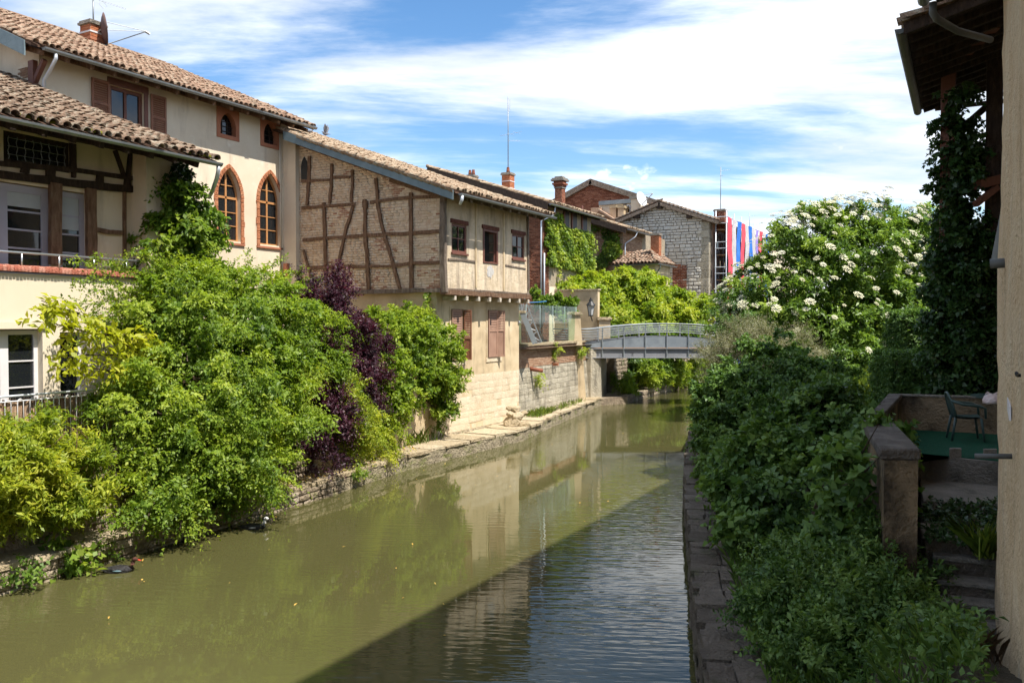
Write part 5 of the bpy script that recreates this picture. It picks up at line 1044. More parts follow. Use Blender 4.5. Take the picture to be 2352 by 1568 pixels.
random.seed(61)
blocks('gable_stone', h6, (xl, Y6-.011, 3.6), EX, EZ, X6-xl-.55, 11.5, 'stone_white', .25, .52, .045, .05, .07, .10, limit=300, cvar=.3, lvar=.5, keep=lambda u, v: 3.6+v < zg6(xl+u)-.12)
z = 3.6; k = 0
while z < zg6(X6)-.3:
    w_ = .62 if k % 2 else .95; MB().box(X6-w_, X6+.03, Y6-.06, Y6+(.95 if k % 2 else .5), z, z+.62).build('quoin', 'stone_grey', h6, bevel=.015); z += .64; k += 1
for a, b in ((lf_, apx), (apx, rt_)):
    d = unit(b-a); n = unit(np.cross(d, (0, 1, 0))); n = n if n[2] > 0 else -n
    r6 = MB().prism([a-n*.12, b-n*.12, b+n*.02, a+n*.02], (0, 23, 0)).build('roof', 'tile_bed', h6); MB().prism([a-n*.32, b-n*.32, b-n*.06, a-n*.06], (0, -.05, 0)).build('bargeboard', 'timber_grey', r6)
    vt = mesh_np('verge_tile', TILE_V, TILE_F, 'tile'); L_ = np.linalg.norm(b-a); k = 0; s_ = d if d[2] > 0 else -d; st_ = a if d[2] > 0 else b
    while k*.36 < L_-.1: piece('verge_tile', vt, r6, st_+s_*.36*k+n*.03+V(0, .05, 0), np.stack([np.cross(s_, n), s_, n], 1), (1.3, 1.05, 1.2)); k += 1
for x in (apx[0], (apx[0]+rt_[0])/2, (apx[0]+lf_[0])/2): MB().box(x-.2, x+.2, Y6-.4, Y6, zg6(x)-.45, zg6(x)-.05).build('purlin_end', 'timber_dark', h6)
p = PY(1655, 486, Y6+2.5); chimney(h6, h6, (p[0], Y6+2.5), .85, .8, p[2]-1.6, p[2], 'brick'); CH6 = (p[0], Y6+2.5, p[2]+.15)
# brown exposed brick below the chimney scar
blocks('brick', h6, (PY(1545, 640, Y6)[0], Y6-.07, 3.6), EX, EZ, 1.2, PY(1545, 610, Y6)[2]-3.6, 'brick', .12, .3, .02, .02, limit=150)
blocks('brick', h6, (PY(1500, 600, Y6)[0], Y6-.07, PY(1500, 612, Y6)[2]), EX, EZ, 2.4, .9, 'brick', .12, .3, .02, .02, limit=60, keep=lambda u, v: u+v*2 < 2.4)
# canal side windows with shutters
for zc in (9.9, 6.9, 3.9):
    for yy in (67.6, 71.5, 75.5):
        w_ = window(h6, (X6+.03, yy, zc), EY, EZ, 1.1, 1.9, 'window_white', .09, 2, 3, .04)
        for s in (-.62, 1.12): MB().box(X6+.02, X6+.07, yy+s, yy+s+.5, zc, zc+1.9).build('shutter', 'shutter_pink', h6)
# scaffold with striped netting
sc_ = thing('scaffold', 'metal scaffold along the stone house, hung with striped netting', 'scaffold', (-17, 74, 0))
YS = np.arange(66.1, 84, 2.5)
for x in (-17.45, -16.6):
    for y in YS: MB().tube([(x, y, .5), (x, y, 13.4)], .05, 6).build('standard', 'zinc_pale', sc_, smooth=True)
for z in (3.9, 5.9, 7.9, 9.9, 11.9):
    MB().box(-17.4, -16.65, 66.1, 83.6, z-.05, z+.02).build('deck', 'wood_board', sc_)
    for dz in (.5, 1.0): MB().tube([(-16.6, 66.0, z+dz), (-16.6, 83.6, z+dz)], .035, 6).build('guard_rail', 'zinc_pale', sc_); MB().tube([(-17.5, 66.05, z+dz), (-16.55, 66.05, z+dz)], .035, 6).build('guard_rail', 'zinc_pale', sc_)
cols_ = ['red', 'white', 'blue', 'red', 'white', 'blue', 'white', 'violet', 'red', 'white', 'blue']
y = 66.2
for k, c in enumerate(cols_):
    w_ = 1.42 if c != 'violet' else 1.1; vs = []; fs = []
    nz = 14
    for j in range(nz+1):
        for i in range(4): vs.append((-16.5+.05*math.sin(i*1.9+j*.9+k)+.03*math.sin(j*2.1+k*2), y+w_*i/3+.03*math.sin(j*1.3+k), .8+(12.9-k*.0-.8)*j/nz))
    for j in range(nz):
        for i in range(3): fs.append((j*4+i, j*4+i+1, j*4+5+i, j*4+4+i))
    b = MB().add(vs, fs).build('netting', c+'_cloth', sc_, smooth=True); b['label'] = c+' strip of hanging net'; y += w_+.03
# ================================================================ BIG BRICK GABLE AND ROOFTOP ROOM BEHIND
h7 = thing('brick_house', 'large dark brick gable rising behind the roofs, highest ridge', 'house', (-32, 82, 3.3))
Y7 = 82.0; a7, l7, q7 = PY(1358, 413, Y7), PY(1262, 466, Y7), PY(1530, 468, Y7)
MB().prism([V(l7[0], Y7, 3.3), V(q7[0], Y7, 3.3), q7-EZ*.3, a7-EZ*.3, l7-EZ*.3], (0, 12, 0)).build('wall', 'brick', h7)
blocks('brick', h7, (l7[0]+.1, Y7-.001, 11), EX, EZ, q7[0]-l7[0]-.2, a7[2]-11.3, 'brick', .16, .42, .02, .012, limit=150, keep=lambda u, v: 11+v < np.interp(l7[0]+.1+u, [l7[0], a7[0], q7[0]], [l7[2], a7[2], q7[2]])-.55)
for a, b in ((l7, a7), (a7, q7)):
    d = unit(b-a); n = unit(np.cross(d, (0, 1, 0))); n = n if n[2] > 0 else -n; MB().prism([a-n*.3, b-n*.3, b+n*.05, a+n*.05], (0, 13, 0)).build('roof', 'tile', h7); MB().prism([a-n*.5-EY*.3, b-n*.5-EY*.3, b+n*.08-EY*.3, a+n*.08-EY*.3], (0, .3, 0)).build('bargeboard', 'timber_grey', h7)
tcm = thing('chimney_stack', 'tall brick chimney with wide flared stone cap beside the dark gable', 'chimney', PY(1281, 460, 70))
p = PY(1281, 422, 70); wch = .62*(PY(1294, 440, 70)[0]-PY(1268, 440, 70)[0]); ctr = (p[0], 70.5)
chn = chimney(tcm, tcm, ctr, wch, wch, p[2]-4, p[2]-.4, 'brick', course=.12); 
for k, (g_, z0, z1) in enumerate(((.10, -.4, -.22), (.2, -.22, -.05), (.08, -.05, .12), (.30, .12, .28), (.22, .28, .40), (.02, .40, .55))):
    MB().box(ctr[0]-wch/2-g_, ctr[0]+wch/2+g_, ctr[1]-wch/2-g_, ctr[1]+wch/2+g_, p[2]+z0+.16, p[2]+z1+.158).build('cap', 'concrete' if k > 2 else 'brick', tcm)
h8 = thing('rooftop_room', 'plastered rooftop room with white window and blunt chimneys', 'outbuilding', PY(1450, 500, 72))
def bx8(z0, z1, Y_, dep, name='wall', mat='plaster_pale', zb_=9.0):
    a = PY(*Z6(*z0), Y_); b = PY(*Z6(*z1), Y_); return MB().box(min(a[0], b[0]), max(a[0], b[0]), Y_, Y_+dep, max(zb_, min(a[2], b[2])), max(a[2], b[2])).build(name, mat, h8)
bx8((830, 440), (1150, 600), 72, 4); bx8((825, 428), (1120, 441), 71.8, 4.3, 'flat_roof', 'zinc'); bx8((760, 485), (840, 600), 71.5, 3, 'wall', 'brick_pale')
bx8((1095, 395), (1163, 600), 71, 1.4, 'chimney', 'plaster_pale'); bx8((1082, 388), (1172, 404), 70.9, 1.6, 'cap', 'concrete')
for zx in (918, 985): bx8((zx, 485), (zx+50, 600), 70.5, 1.1, 'chimney', 'plaster_old'); bx8((zx-6, 468), (zx+56, 484), 70.4, 1.3, 'cap', 'slab')
a, b = PY(*Z6(1060, 530), 71.95), PY(*Z6(1092, 455), 71.95); window(h8, V(a[0], 71.95, a[2]), EX, EZ, b[0]-a[0], b[2]-a[2], 'window_white', .1, 1, 1)
a, b = PY(*Z6(1032, 530), 71.9), PY(*Z6(1056, 450), 71.9); MB().box(a[0], b[0], 71.9, 71.97, a[2], b[2]).build('shutter', 'timber_grey', h8)
lo = thing('low_roof', 'small sloping tile roof wedged between the creeper houses and the stone gable', 'outbuilding', PY(1400, 505, 69))
a, b, c = PY(*Z6(830, 505), 69), PY(*Z6(960, 588), 69), PY(*Z6(760, 560), 69); MB().prism([a, b, b-EZ*3, c-EZ*3, c], (0, 3, 0)).build('wall', 'brick_pale', lo); MB().beam(a+V(0, -.1, .06), b+V(0, -.1, .06), .6, .14).build('roof', 'tile_red', lo)
# ================================================================ FOOTBRIDGE
br = thing('footbridge', 'arched grey steel footbridge crossing the canal', 'bridge', PD(1529, 823, 44.7))
DB = 44.7; Z7 = lambda zx, zy: ((2000+zx/2.352)*.57422, (1150+zy/2.352)*.57422)
bd = V(*_R); bn = unit(np.cross(bd, EZ))
B0 = PD(1334, 822, DB); LB = 9.3; zbt = B0[2]; ztp = PD(1334, 800, DB)[2]
def BP(u, z, o=0.0): return V(B0[0], B0[1], 0)+bd*u+EZ*z-bn*o
hu = lambda u: 1.0-((u-LB/2)/(LB/2))**2
rise = lambda u: .0 if u < .55 or u > LB-.55 else hu((u-.55)/(LB-1.1)*LB)
NB = 8
for o in (0.0, 2.3):
    s_ = o == 0
    MB().prism([BP(0, zbt, o), BP(LB, zbt, o), BP(LB, ztp, o), BP(0, ztp, o)], -bn*.12).build('girder', 'bridge_beam', br)
    for z_ in (zbt, ztp-.03): MB().prism([BP(0, z_, o-.08), BP(LB, z_, o-.08), BP(LB, z_+.03, o-.08), BP(0, z_+.03, o-.08)], -bn*.28).build('flange', 'bridge_beam', br)
    ex0, ex1 = (0 if s_ else -1.4), LB
    for k in range(NB+1):
        u = LB*k/NB; zt_ = ztp+1.02+.30*rise(u)
        MB().beam(BP(u, zbt if s_ else ztp, o-.03), BP(u, zt_, o-.03), .05, .06).build('post', 'steel', br)
        if k < NB:
            us = np.linspace(u+.03, u+LB/NB-.03, 5); tp = [BP(x, ztp+.33+.34*rise(x), o) for x in us]
            MB().prism([BP(us[0], ztp+.05, o), BP(us[-1], ztp+.05, o)]+tp[::-1], -bn*.012).build('panel', 'bridge_panel', br)
    for i, (h0, r0) in enumerate(((1.03, .035), (.88, .02), (.74, .018), (.60, .018), (.46, .018))):
        k_ = .30 if i == 0 else .30+.03*i
        MB().tube([BP(u, ztp+h0+(k_ if i < 5 else 0)*rise(u), o-.06) for u in np.linspace(ex0, ex1, 26)], r0, 6).build('rail', 'steel', br, smooth=True)
MB().prism([BP(-.6, ztp-.02, .1), BP(LB+1.5, ztp-.02, .1), BP(LB+1.5, ztp-.02, 2.3), BP(-.6, ztp-.02, 2.3)], EZ*.03).build('deck', 'wood_board', br)
for k in range(5): u = LB*(k+.5)/5; MB().beam(BP(u, zbt+.2, 0), BP(u, zbt+.2, 2.3), .1, .2).build('cross_beam', 'bridge_beam', br)
# abutments and far left bank
ab = thing('bridge_abutment', 'stone abutment in the dark under the left end of the footbridge', 'abutment', (-18, 42, 0))
MB().prism([(-17.6, 41.15, -1.4), (-17.2, 41.6, -1.4), (-18.6, 46.5, -1.4), (-22, 46.5, -1.4), (-22, 41.15, -1.4)], EZ*4.45).build('wall', 'stone_grey', ab)
MB().prism([(-17.15, 41.5, -1.4), (-16.2, 43.0, -1.4), (-16.6, 46, -1.4), (-19, 46, -1.4), (-19, 41.5, -1.4)], EZ*1.8).build('ledge', 'stone_rough', ab)
fb = thing('far_quay', 'mossy low quay on the left bank beyond the footbridge', 'quay', (-16.8, 55, 0))
MB().prism([(-16.35, 43.6, -1.4), (-17.5, 62, -1.4), (-17.5, 95, -1.4), (-20, 95, -1.4), (-20, 43.6, -1.4)], EZ*1.85).build('quay_body', 'quay_face', fb)
blocks('quay_stone', fb, (-16.345, 43.6, -.05), V(-1.15, 18.4, 0), EZ, 18.4, .52, 'stone_rough', .26, .6, .03, .07, .08, .1, limit=60, cvar=.2, lvar=.4)
MB().prism([(-17.6, 44.5, .4), (-18.2, 62, .4), (-18.2, 120, .4), (-19.4, 120, .4), (-19.4, 44.5, .4)], EZ*2.9).build('bank_wall', 'mortar_dark', fb)
blocks('wall_stone', fb, (-17.595, 44.5, .45), V(-.6, 17.5, 0), EZ, 17.5, 2.6, 'stone_rough', .22, .45, .03, .06, .09, .12, limit=120, cvar=.3, lvar=.4)
# ================================================================ PLANTS OF THE LEFT BANK
def shrub(name, label, cat, base, group=None): return thing(name, label, cat, base, group)
# big overhanging shrub
random.seed(70)
t = shrub('overhanging_shrub', 'huge light green shrub spilling over the quay to the water', 'shrub', (-15.2, 12.6, 1.9))
B1 = [bl(470, 760, 150, -15.6), bl(345, 730, 66, -15.8), bl(590, 740, 125, -15.6), bl(430, 665, 72, -16.0, asp=(1, 1, .8)), bl(540, 675, 62, -16.0, asp=(1, 1, .7)), bl(470, 890, 170, -14.9), bl(365, 950, 115, -14.7), bl(600, 890, 120, -14.9), bl(690, 790, 85, -15.4),
      bl(530, 1020, 130, -14.2), bl(400, 1060, 100, -14.1), bl(575, 1075, 70, -13.9), bl(480, 1110, 75, -13.8), bl(350, 1165, 55, -13.7), bl(290, 950, 60, -14.9), bl(655, 960, 65, -14.4), bl(420, 1170, 48, -13.6)]
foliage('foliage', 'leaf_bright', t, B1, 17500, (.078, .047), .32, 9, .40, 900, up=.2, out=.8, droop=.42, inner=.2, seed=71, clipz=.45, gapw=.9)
stems(t, (-15.1, 12.6, 1.9), B1, .06)
foliage('broad_foliage', 'leaf_mid', t, B1, 1900, (.125, .075), .3, 7, .45, 120, up=.2, out=.8, droop=.4, inner=.3, seed=171, clipz=.5)
def sprays(t, mat, pts, Xv, leaf, n=9, seed=1, l=.5, nl=9, droop=.15, dirx=None, r=.012):
    """long free twigs with leaves on both sides; pts = lists of pixel points"""
    rs = np.random.RandomState(seed); P_ = []; N_ = []
    for line in pts:
        q = [PX(*p, Xv) for p in line]; dense = []
        for a, b in zip(q, q[1:]):
            m = max(2, int(np.linalg.norm(b-a)/.06))
            for i in range(m): dense.append(a+(b-a)*i/m)
        dense.append(q[-1]); dense = np.array(dense)+rs.normal(size=(len(dense), 3))*.012
        for i, p in enumerate(dense):
            d = dense[min(i+1, len(dense)-1)]-dense[max(0, i-1)]; k = 3 if i < len(dense)*.75 else 2
            for _ in range(k): P_.append(p+rs.normal(size=3)*.03); N_.append(unit(unit(d)*.5+rs.normal(size=3)*.7))
        MB().tube(list(dense[::3]), list(np.linspace(r, r*.3, len(dense[::3]))), 5).build('branch', 'bark', t, smooth=True)
    P_ = np.array(P_); N_ = np.array(N_); return leaves('spray', mat, t, P_, N_, rs.rand(len(P_)), leaf, l*.32, nl, .1, .8, droop, rs)
sprays(t, 'leaf_bright', [[(330, 690), (250, 640), (165, 652)], [(340, 640), (240, 598), (170, 600)], [(360, 720), (250, 690), (152, 700)], [(350, 760), (260, 735), (165, 745)], [(420, 620), (340, 588), (285, 585)], [(560, 690), (575, 630), (568, 575)], [(600, 690), (610, 620), (650, 592)], [(620, 700), (650, 660), (660, 640)], [(640, 680), (690, 650), (735, 640)], [(690, 720), (740, 700), (770, 712)], [(480, 640), (470, 600), (490, 575)], [(380, 660), (300, 620), (215, 615)], [(370, 690), (290, 665), (200, 668)], [(350, 740), (270, 715), (190, 722)], [(400, 640), (350, 605), (320, 570)], [(520, 660), (520, 620), (540, 600)], [(590, 680), (640, 630), (700, 622)], [(300, 790), (230, 770), (170, 790)]], -15.9, (.07, .04), seed=72, nl=5)
# yellowish laurel-like shrub at the frame edge
t = shrub('leafy_shrub', 'yellow green shrub with narrow leaves above the near stone wall', 'shrub', (-14.9, 8.2, 1.9))
B2 = [bl(30, 1098, 87, -14.3), bl(150, 1113, 71, -14.3), bl(80, 1028, 50, -14.5), bl(195, 1158, 47, -14.2), bl(60, 1158, 66, -14.1), bl(-60, 1098, 101, -14.3), bl(165, 1048, 29, -14.5), bl(110, 1188, 38, -14.0), bl(30, 998, 27, -14.6)]
foliage('foliage', 'leaf_yellow', t, B2, 4000, (.115, .036), .28, 10, .30, 330, up=.55, out=.75, droop=.12, inner=.22, seed=73, clipz=.85)
stems(t, (-14.95, 8.4, 1.9), B2, .03)
for k in range(9): # bare twigs that show through
    c = PX(random.uniform(20, 230), random.uniform(980, 1150), -14.05); MB().tube([c, c+V(.1, random.uniform(-.4, .4), random.uniform(-.2, .3)), c+V(.2, random.uniform(-.7, .7), random.uniform(-.5, .1))], [.012, .009, .004], 5).build('branch', 'timber', t)
# lime coloured ash branches
t = shrub('lime_tree', 'young tree with large lime yellow leaflets in front of the french windows', 'tree', (-15.2, 11.0, 1.9))
rs = np.random.RandomState(74); P_ = []; N_ = []
for line, sp in (([(355, 845), (300, 800), (230, 745), (150, 715), (95, 690)], 1), ([(345, 840), (270, 815), (200, 815), (120, 825)], 1), ([(350, 850), (320, 790), (280, 765), (230, 770)], .9), ([(380, 900), (340, 885), (315, 880)], .8), ([(250, 770), (190, 760), (120, 742)], .8), ([(330, 820), (345, 790), (330, 765)], .8), ([(300, 860), (240, 850), (150, 830)], .7), ([(180, 720), (130, 705), (85, 725)], .7)):
    q_ = [PX(*p, -15.1) for p in line]
    for a, b in zip(q_, q_[1:]):
        for i in range(9): P_.append(a+(b-a)*(i+rs.rand())/9+rs.normal(size=3)*.08); N_.append(unit(rs.normal(size=3)*.6+V(.5, 0, -.1)))
    MB().tube(q_, list(np.linspace(.028, .008, len(q_))), 6).build('branch', 'bark', t, smooth=True)
P_ = np.array(P_); leaves('foliage', 'leaf_lime', t, P_, np.array(N_), rs.rand(len(P_)), (.17, .085), .30, 7, 0., .7, .75, rs, .6)
MB().tube([(-15.2, 11.0, 1.9), (-15.15, 11.5, 2.6), PX(360, 850, -15.1)], [.05, .045, .03], 8).build('trunk', 'bark', t, smooth=True)
# purple plum
t = shrub('purple_plum', 'dark purple leaved plum tree between the green shrubs', 'tree', (-16.0, 17.4, 2.9))
B3 = [bl(765, 715, 66, -16.0), bl(778, 790, 74, -15.8), bl(815, 850, 66, -15.6), bl(745, 860, 72, -15.7), bl(715, 690, 30, -16.1), bl(745, 960, 75, -15.0), bl(735, 1030, 50, -14.6), bl(832, 905, 42, -15.4), bl(772, 660, 28, -16.0), bl(848, 800, 34, -15.7), bl(700, 655, 16, -16.1)]
foliage('crown', 'leaf_purple', t, B3, 6200, (.078, .045), .32, 8, .30, 520, up=.4, out=.8, droop=.1, inner=.22, seed=75, clipz=.7, shrink=.80)
MB().tube([(-16.0, 17.4, 2.8), (-15.95, 17.6, 3.6), B3[1][0], B3[0][0]], [.09, .08, .04, .01], 8).build('trunk', 'bark', t, smooth=True); stems(t, (-15.6, 17.2, 2.9), B3[5:8], .03)
for k in range(8): c = PX(755+random.uniform(-18, 18), 985, -15.0); MB().tube([c, c+V(.15, random.uniform(-.1, .2), -.25), c+V(.2, random.uniform(-.1, .3), -.6)], [.012, .01, .005], 5).build('branch', 'timber_grey', t)
# small light shrub hanging over the ledge
t = shrub('trailing_shrub', 'light green trailing shrub hanging over the ledge beside the purple plum', 'shrub', (-15.6, 18.6, 2.9))
B4 = [bl(775, 900, 42, -15.1), bl(800, 955, 52, -15.1), bl(850, 990, 52, -15.1), bl(885, 1015, 28, -15.1), bl(700, 850, 34, -15.2), bl(815, 1020, 32, -14.9)]
foliage('foliage', 'leaf_yellow', t, B4, 2600, (.07, .042), .32, 9, .34, 220, up=.1, out=.8, droop=.6, inner=.15, seed=76, clipz=.5); stems(t, (-15.7, 18.6, 2.9), B4, .03)
# round ivy hedge on the garden wall
t = shrub('ivy_hedge', 'dense rounded bright green hedge leaning over the wall by the shutters', 'hedge', (-16.2, 21.4, 2.9))
B5 = [bl(925, 805, 78, -16.3), bl(865, 790, 62, -16.6), bl(985, 820, 68, -16.15), bl(1010, 860, 48, -15.95), bl(900, 880, 70, -15.9), bl(1022, 910, 30, -15.85), bl(1010, 945, 22, -15.85), bl(940, 770, 55, -16.9), bl(880, 935, 45, -15.6)]
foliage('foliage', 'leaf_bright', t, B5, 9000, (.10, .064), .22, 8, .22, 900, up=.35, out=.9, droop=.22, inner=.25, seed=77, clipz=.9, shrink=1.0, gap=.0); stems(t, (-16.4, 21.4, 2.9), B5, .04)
p = PY(985, 690, 24.0); t = shrub('wall_creeper', 'thin strand of creeper on the corner below the timbered gable', 'climber', p)
sheet_leaves('foliage', 'leaf_bright', t, (p[0]-.12, 23.98, 4.35), EX, EZ, (0, -1, 0), lambda u, v: abs(u-.14-.05*np.sin(v*5)) < .13, .32, 1.2, 260, (.11, .09), 78, .12)
# climber on the pier of the loggia
t = shrub('pier_climber', 'glossy climber wrapped round the end pier of the loggia', 'climber', (-17.0, 13.6, 1.9))
B6 = [bl(408, 470, 50, -16.9), bl(430, 520, 62, -16.85), bl(405, 560, 60, -16.85), bl(440, 590, 55, -16.8), bl(410, 630, 60, -16.7), bl(375, 440, 22, -16.9)]
foliage('foliage', 'leaf_mid', t, B6, 2400, (.13, .085), .26, 7, .3, 200, up=.0, out=.9, droop=.5, inner=.25, seed=79)
B6b = [bl(402, 400, 20, -17.0, asp=(1, 1, 1.8)), bl(408, 440, 22, -16.98)]
foliage('ivy', 'leaf_ivy', t, B6b, 420, (.08, .07), .15, 6, .2, 50, seed=80)
MB().tube([(-16.9, 13.4, 1.9), (-16.9, 13.5, 4), B6[2][0], B6[0][0]], [.06, .05, .04, .02], 7).build('stem', 'bark', t, smooth=True)
# ================================================================ CREEPERS ON THE COURTYARD HOUSES, WISTERIA
from itertools import product
def inpoly(poly):
    P_ = np.array(poly, float)
    def f(u, v):
        ins = np.zeros(len(u), bool); n = len(P_); j = n-1
        for i in range(n):
            c = ((P_[i, 1] > v) != (P_[j, 1] > v)) & (u < (P_[j, 0]-P_[i, 0])*(v-P_[i, 1])/(P_[j, 1]-P_[i, 1]+1e-12)+P_[i, 0]); ins ^= c; j = i
        return ins
    return f
t = shrub('creeper', 'bright green creeper covering the near brick house from eave to courtyard', 'climber', (X4+.1, 46, 3.3))
c4 = [(PX(*Z6(*z), X4)[1]-Y4+.9, PX(*Z6(*z), X4)[2]-3.3) for z in ((360, 560), (410, 540), (500, 530), (525, 640), (640, 665), (755, 680), (770, 830), (760, 990), (740, 1050), (660, 1030), (600, 1000), (520, 985), (440, 970), (360, 960), (390, 820), (355, 790), (370, 680))]
c4 = [(max(u, -.0), v) for u, v in c4]
sheet_leaves('foliage', 'leaf_bright', t, (X4+.06, Y4-.9, 3.3), EY, EZ, EX, inpoly(c4), 9, 9, 26000, (.17, .155), 81, .22)
t = shrub('creeper', 'dark green creeper under the eave of the second brick house', 'climber', (-23, Y5-.1, 3.3))
c5 = [(PY(*Z6(*z), Y5)[0]+26, PY(*Z6(*z), Y5)[2]-3.3) for z in ((735, 610), (900, 660), (1000, 690), (1010, 760), (1035, 860), (960, 900), (900, 980), (800, 1000), (760, 950), (850, 850), (880, 760), (840, 680), (740, 690))]
sheet_leaves('foliage', 'leaf_mid', t, (-26, Y5-.05, 3.3), EX, EZ, (0, -1, 0), inpoly(c5), 7, 9, 16000, (.19, .165), 82, .25)
c5b = [(PY(*Z6(*z), Y5)[0]+26, PY(*Z6(*z), Y5)[2]-3.3) for z in ((930, 750), (1000, 790), (1040, 860), (990, 920), (900, 890), (880, 820))]
sheet_leaves('foliage', 'leaf_wisteria', t, (-26, Y5-.25, 3.3), EX, EZ, (0, -1, 0), inpoly(c5b), 7, 9, 6000, (.2, .17), 83, .3)
p = PX(*Z6(470, 1150), X4+.05); t = shrub('creeper', 'brownish creeper strand beside the drainpipes of the near brick house', 'climber', p)
sheet_leaves('foliage', 'leaf_wisteria', t, (X4+.06, p[1]-.35, p[2]-1.2), EY, EZ, EX, lambda u, v: np.abs(u-.4-.12*v+.1*np.sin(v*4)) < .16, 1.2, 2.6, 300, (.15, .13), 84, .12)
t = shrub('ivy_swag', 'dark ivy swag trailing from the brick corner towards the wisteria', 'climber', PD(1260, 700, 46))
Bs = [bl(1232, 685, 9, Dv=46), bl(1250, 688, 11, Dv=46), bl(1272, 694, 13, Dv=46.3), bl(1292, 700, 15, Dv=46.6), bl(1312, 702, 17, Dv=47), bl(1280, 715, 9, Dv=46), bl(1233, 665, 8, Dv=46)]
foliage('foliage', 'leaf_mid', t, Bs, 900, (.15, .12), .25, 6, .2, 80, seed=85, droop=.4)
t = shrub('wisteria', 'broad yellow green wisteria mounded over the wall behind the footbridge', 'climber', (-18, 51, 3.3))
Bw = [bl(1345, 672, 50, Dv=51), bl(1400, 660, 42, Dv=52), bl(1455, 668, 48, Dv=53), bl(1510, 682, 46, Dv=54), bl(1560, 700, 40, Dv=55), bl(1600, 712, 34, Dv=56), bl(1370, 715, 42, Dv=50.5), bl(1430, 722, 45, Dv=51), bl(1490, 730, 42, Dv=52), bl(1550, 738, 36, Dv=53.5), bl(1318, 665, 24, Dv=50), bl(1480, 648, 26, Dv=55)]
foliage('foliage', 'leaf_wisteria', t, Bw, 9500, (.21, .10), .5, 8, .42, 520, up=.3, out=.8, droop=.55, inner=.25, seed=86); stems(t, (-18.5, 51, 3.3), Bw[:10], .06)
t = shrub('green_bush', 'mid green bush under the wisteria at the end of the footbridge', 'shrub', PD(1400, 760, 49))
foliage('foliage', 'leaf_mid', t, [bl(1385, 755, 28, Dv=49.5), bl(1430, 765, 26, Dv=50), bl(1480, 770, 26, Dv=51), bl(1540, 775, 28, Dv=52), bl(1590, 775, 30, Dv=53)], 2600, (.16, .08), .4, 8, .4, 150, seed=87)
t = shrub('bank_bush', 'bushy green growth hanging over the far quay beyond the footbridge', 'shrub', (-17.2, 52, .5))
Bb = [bl(1480, 850, 24, Dv=50), bl(1510, 862, 26, Dv=52), bl(1550, 850, 26, Dv=55), bl(1590, 845, 26, Dv=57), bl(1530, 835, 24, Dv=54), bl(1440, 872, 18, Dv=47.5), bl(1425, 885, 13, Dv=46.5), bl(1500, 880, 14, Dv=50.5), bl(1560, 870, 14, Dv=55), bl(1620, 850, 26, Dv=59)]
foliage('foliage', 'leaf_bright', t, Bb, 4200, (.15, .07), .36, 8, .35, 260, up=.3, droop=.35, seed=88, clipz=.2)
t = shrub('elder_bush', 'dark flowering elder bush in the shade under the footbridge', 'shrub', (-17.4, 49, 2))
Be = [bl(1440, 832, 26, Dv=50.5), bl(1480, 826, 24, Dv=51.5), bl(1400, 838, 20, Dv=49.5), bl(1520, 824, 20, Dv=52)]
foliage('foliage', 'leaf_dark', t, Be, 1800, (.17, .08), .36, 8, .35, 120, seed=89, clipz=.5)
def umbels(t, blobs, n, size, seed, name='flower_head', extra=0):
    """flat creamy flower heads, each a plate of small florets, one object each"""
    rs = np.random.RandomState(seed); tv = []; tf = []
    for k in range(26):
        a = k*2.4; r = .5*math.sqrt((k+.5)/26); c = V(r*math.cos(a), r*math.sin(a), .16*(1-4*r*r)+rs.uniform(-.04, .04)); s = .11
        b = len(tv); 
        for q in range(4): an = q*math.pi/2+a; tv.append(c+V(s*math.cos(an), s*math.sin(an), rs.uniform(-.03, .03)))
        tf.append((b, b+1, b+2, b+3))
    me = mesh_np(name, np.array(tv), np.array(tf), 'flower', rs.rand(len(tf)))
    k = 0; tries = 0; loose = []
    while k < n+extra and tries < (n+extra)*60:
        tries += 1; c, R_ = blobs[rs.randint(len(blobs))]; v = unit(rs.normal(size=3)); p = V(c)+V(R_)*v*.92+v*.85*min(1, R_[0]/1.6)
        if v[2] < -.25 or (v@(_C-V(c)) < 0 and v[2] < .4) or min(np.linalg.norm((p-V(c2))/V(r2)) for c2, r2 in blobs) < .88: continue
        n_ = unit(v*.7+V(.25, -.15, .75)); a = unit(np.cross(n_, (0, 1, .3))); s = size*rs.uniform(.6, 1.2)*(1 if k < n else .7); M3 = np.stack([a, np.cross(n_, a), n_], 1)
        if k < n: piece(name, me, t, p, M3, (s, s, s))
        else: loose.append((p, M3, (s, s, s)))
        k += 1
    if loose: stuff_np('flower_field', np.array(tv), np.array(tf), np.array([l[0] for l in loose]), np.array([l[1] for l in loose]), np.array([l[2] for l in loose]), 'flower', t)
umbels(t, Be, 9, .26, 90)
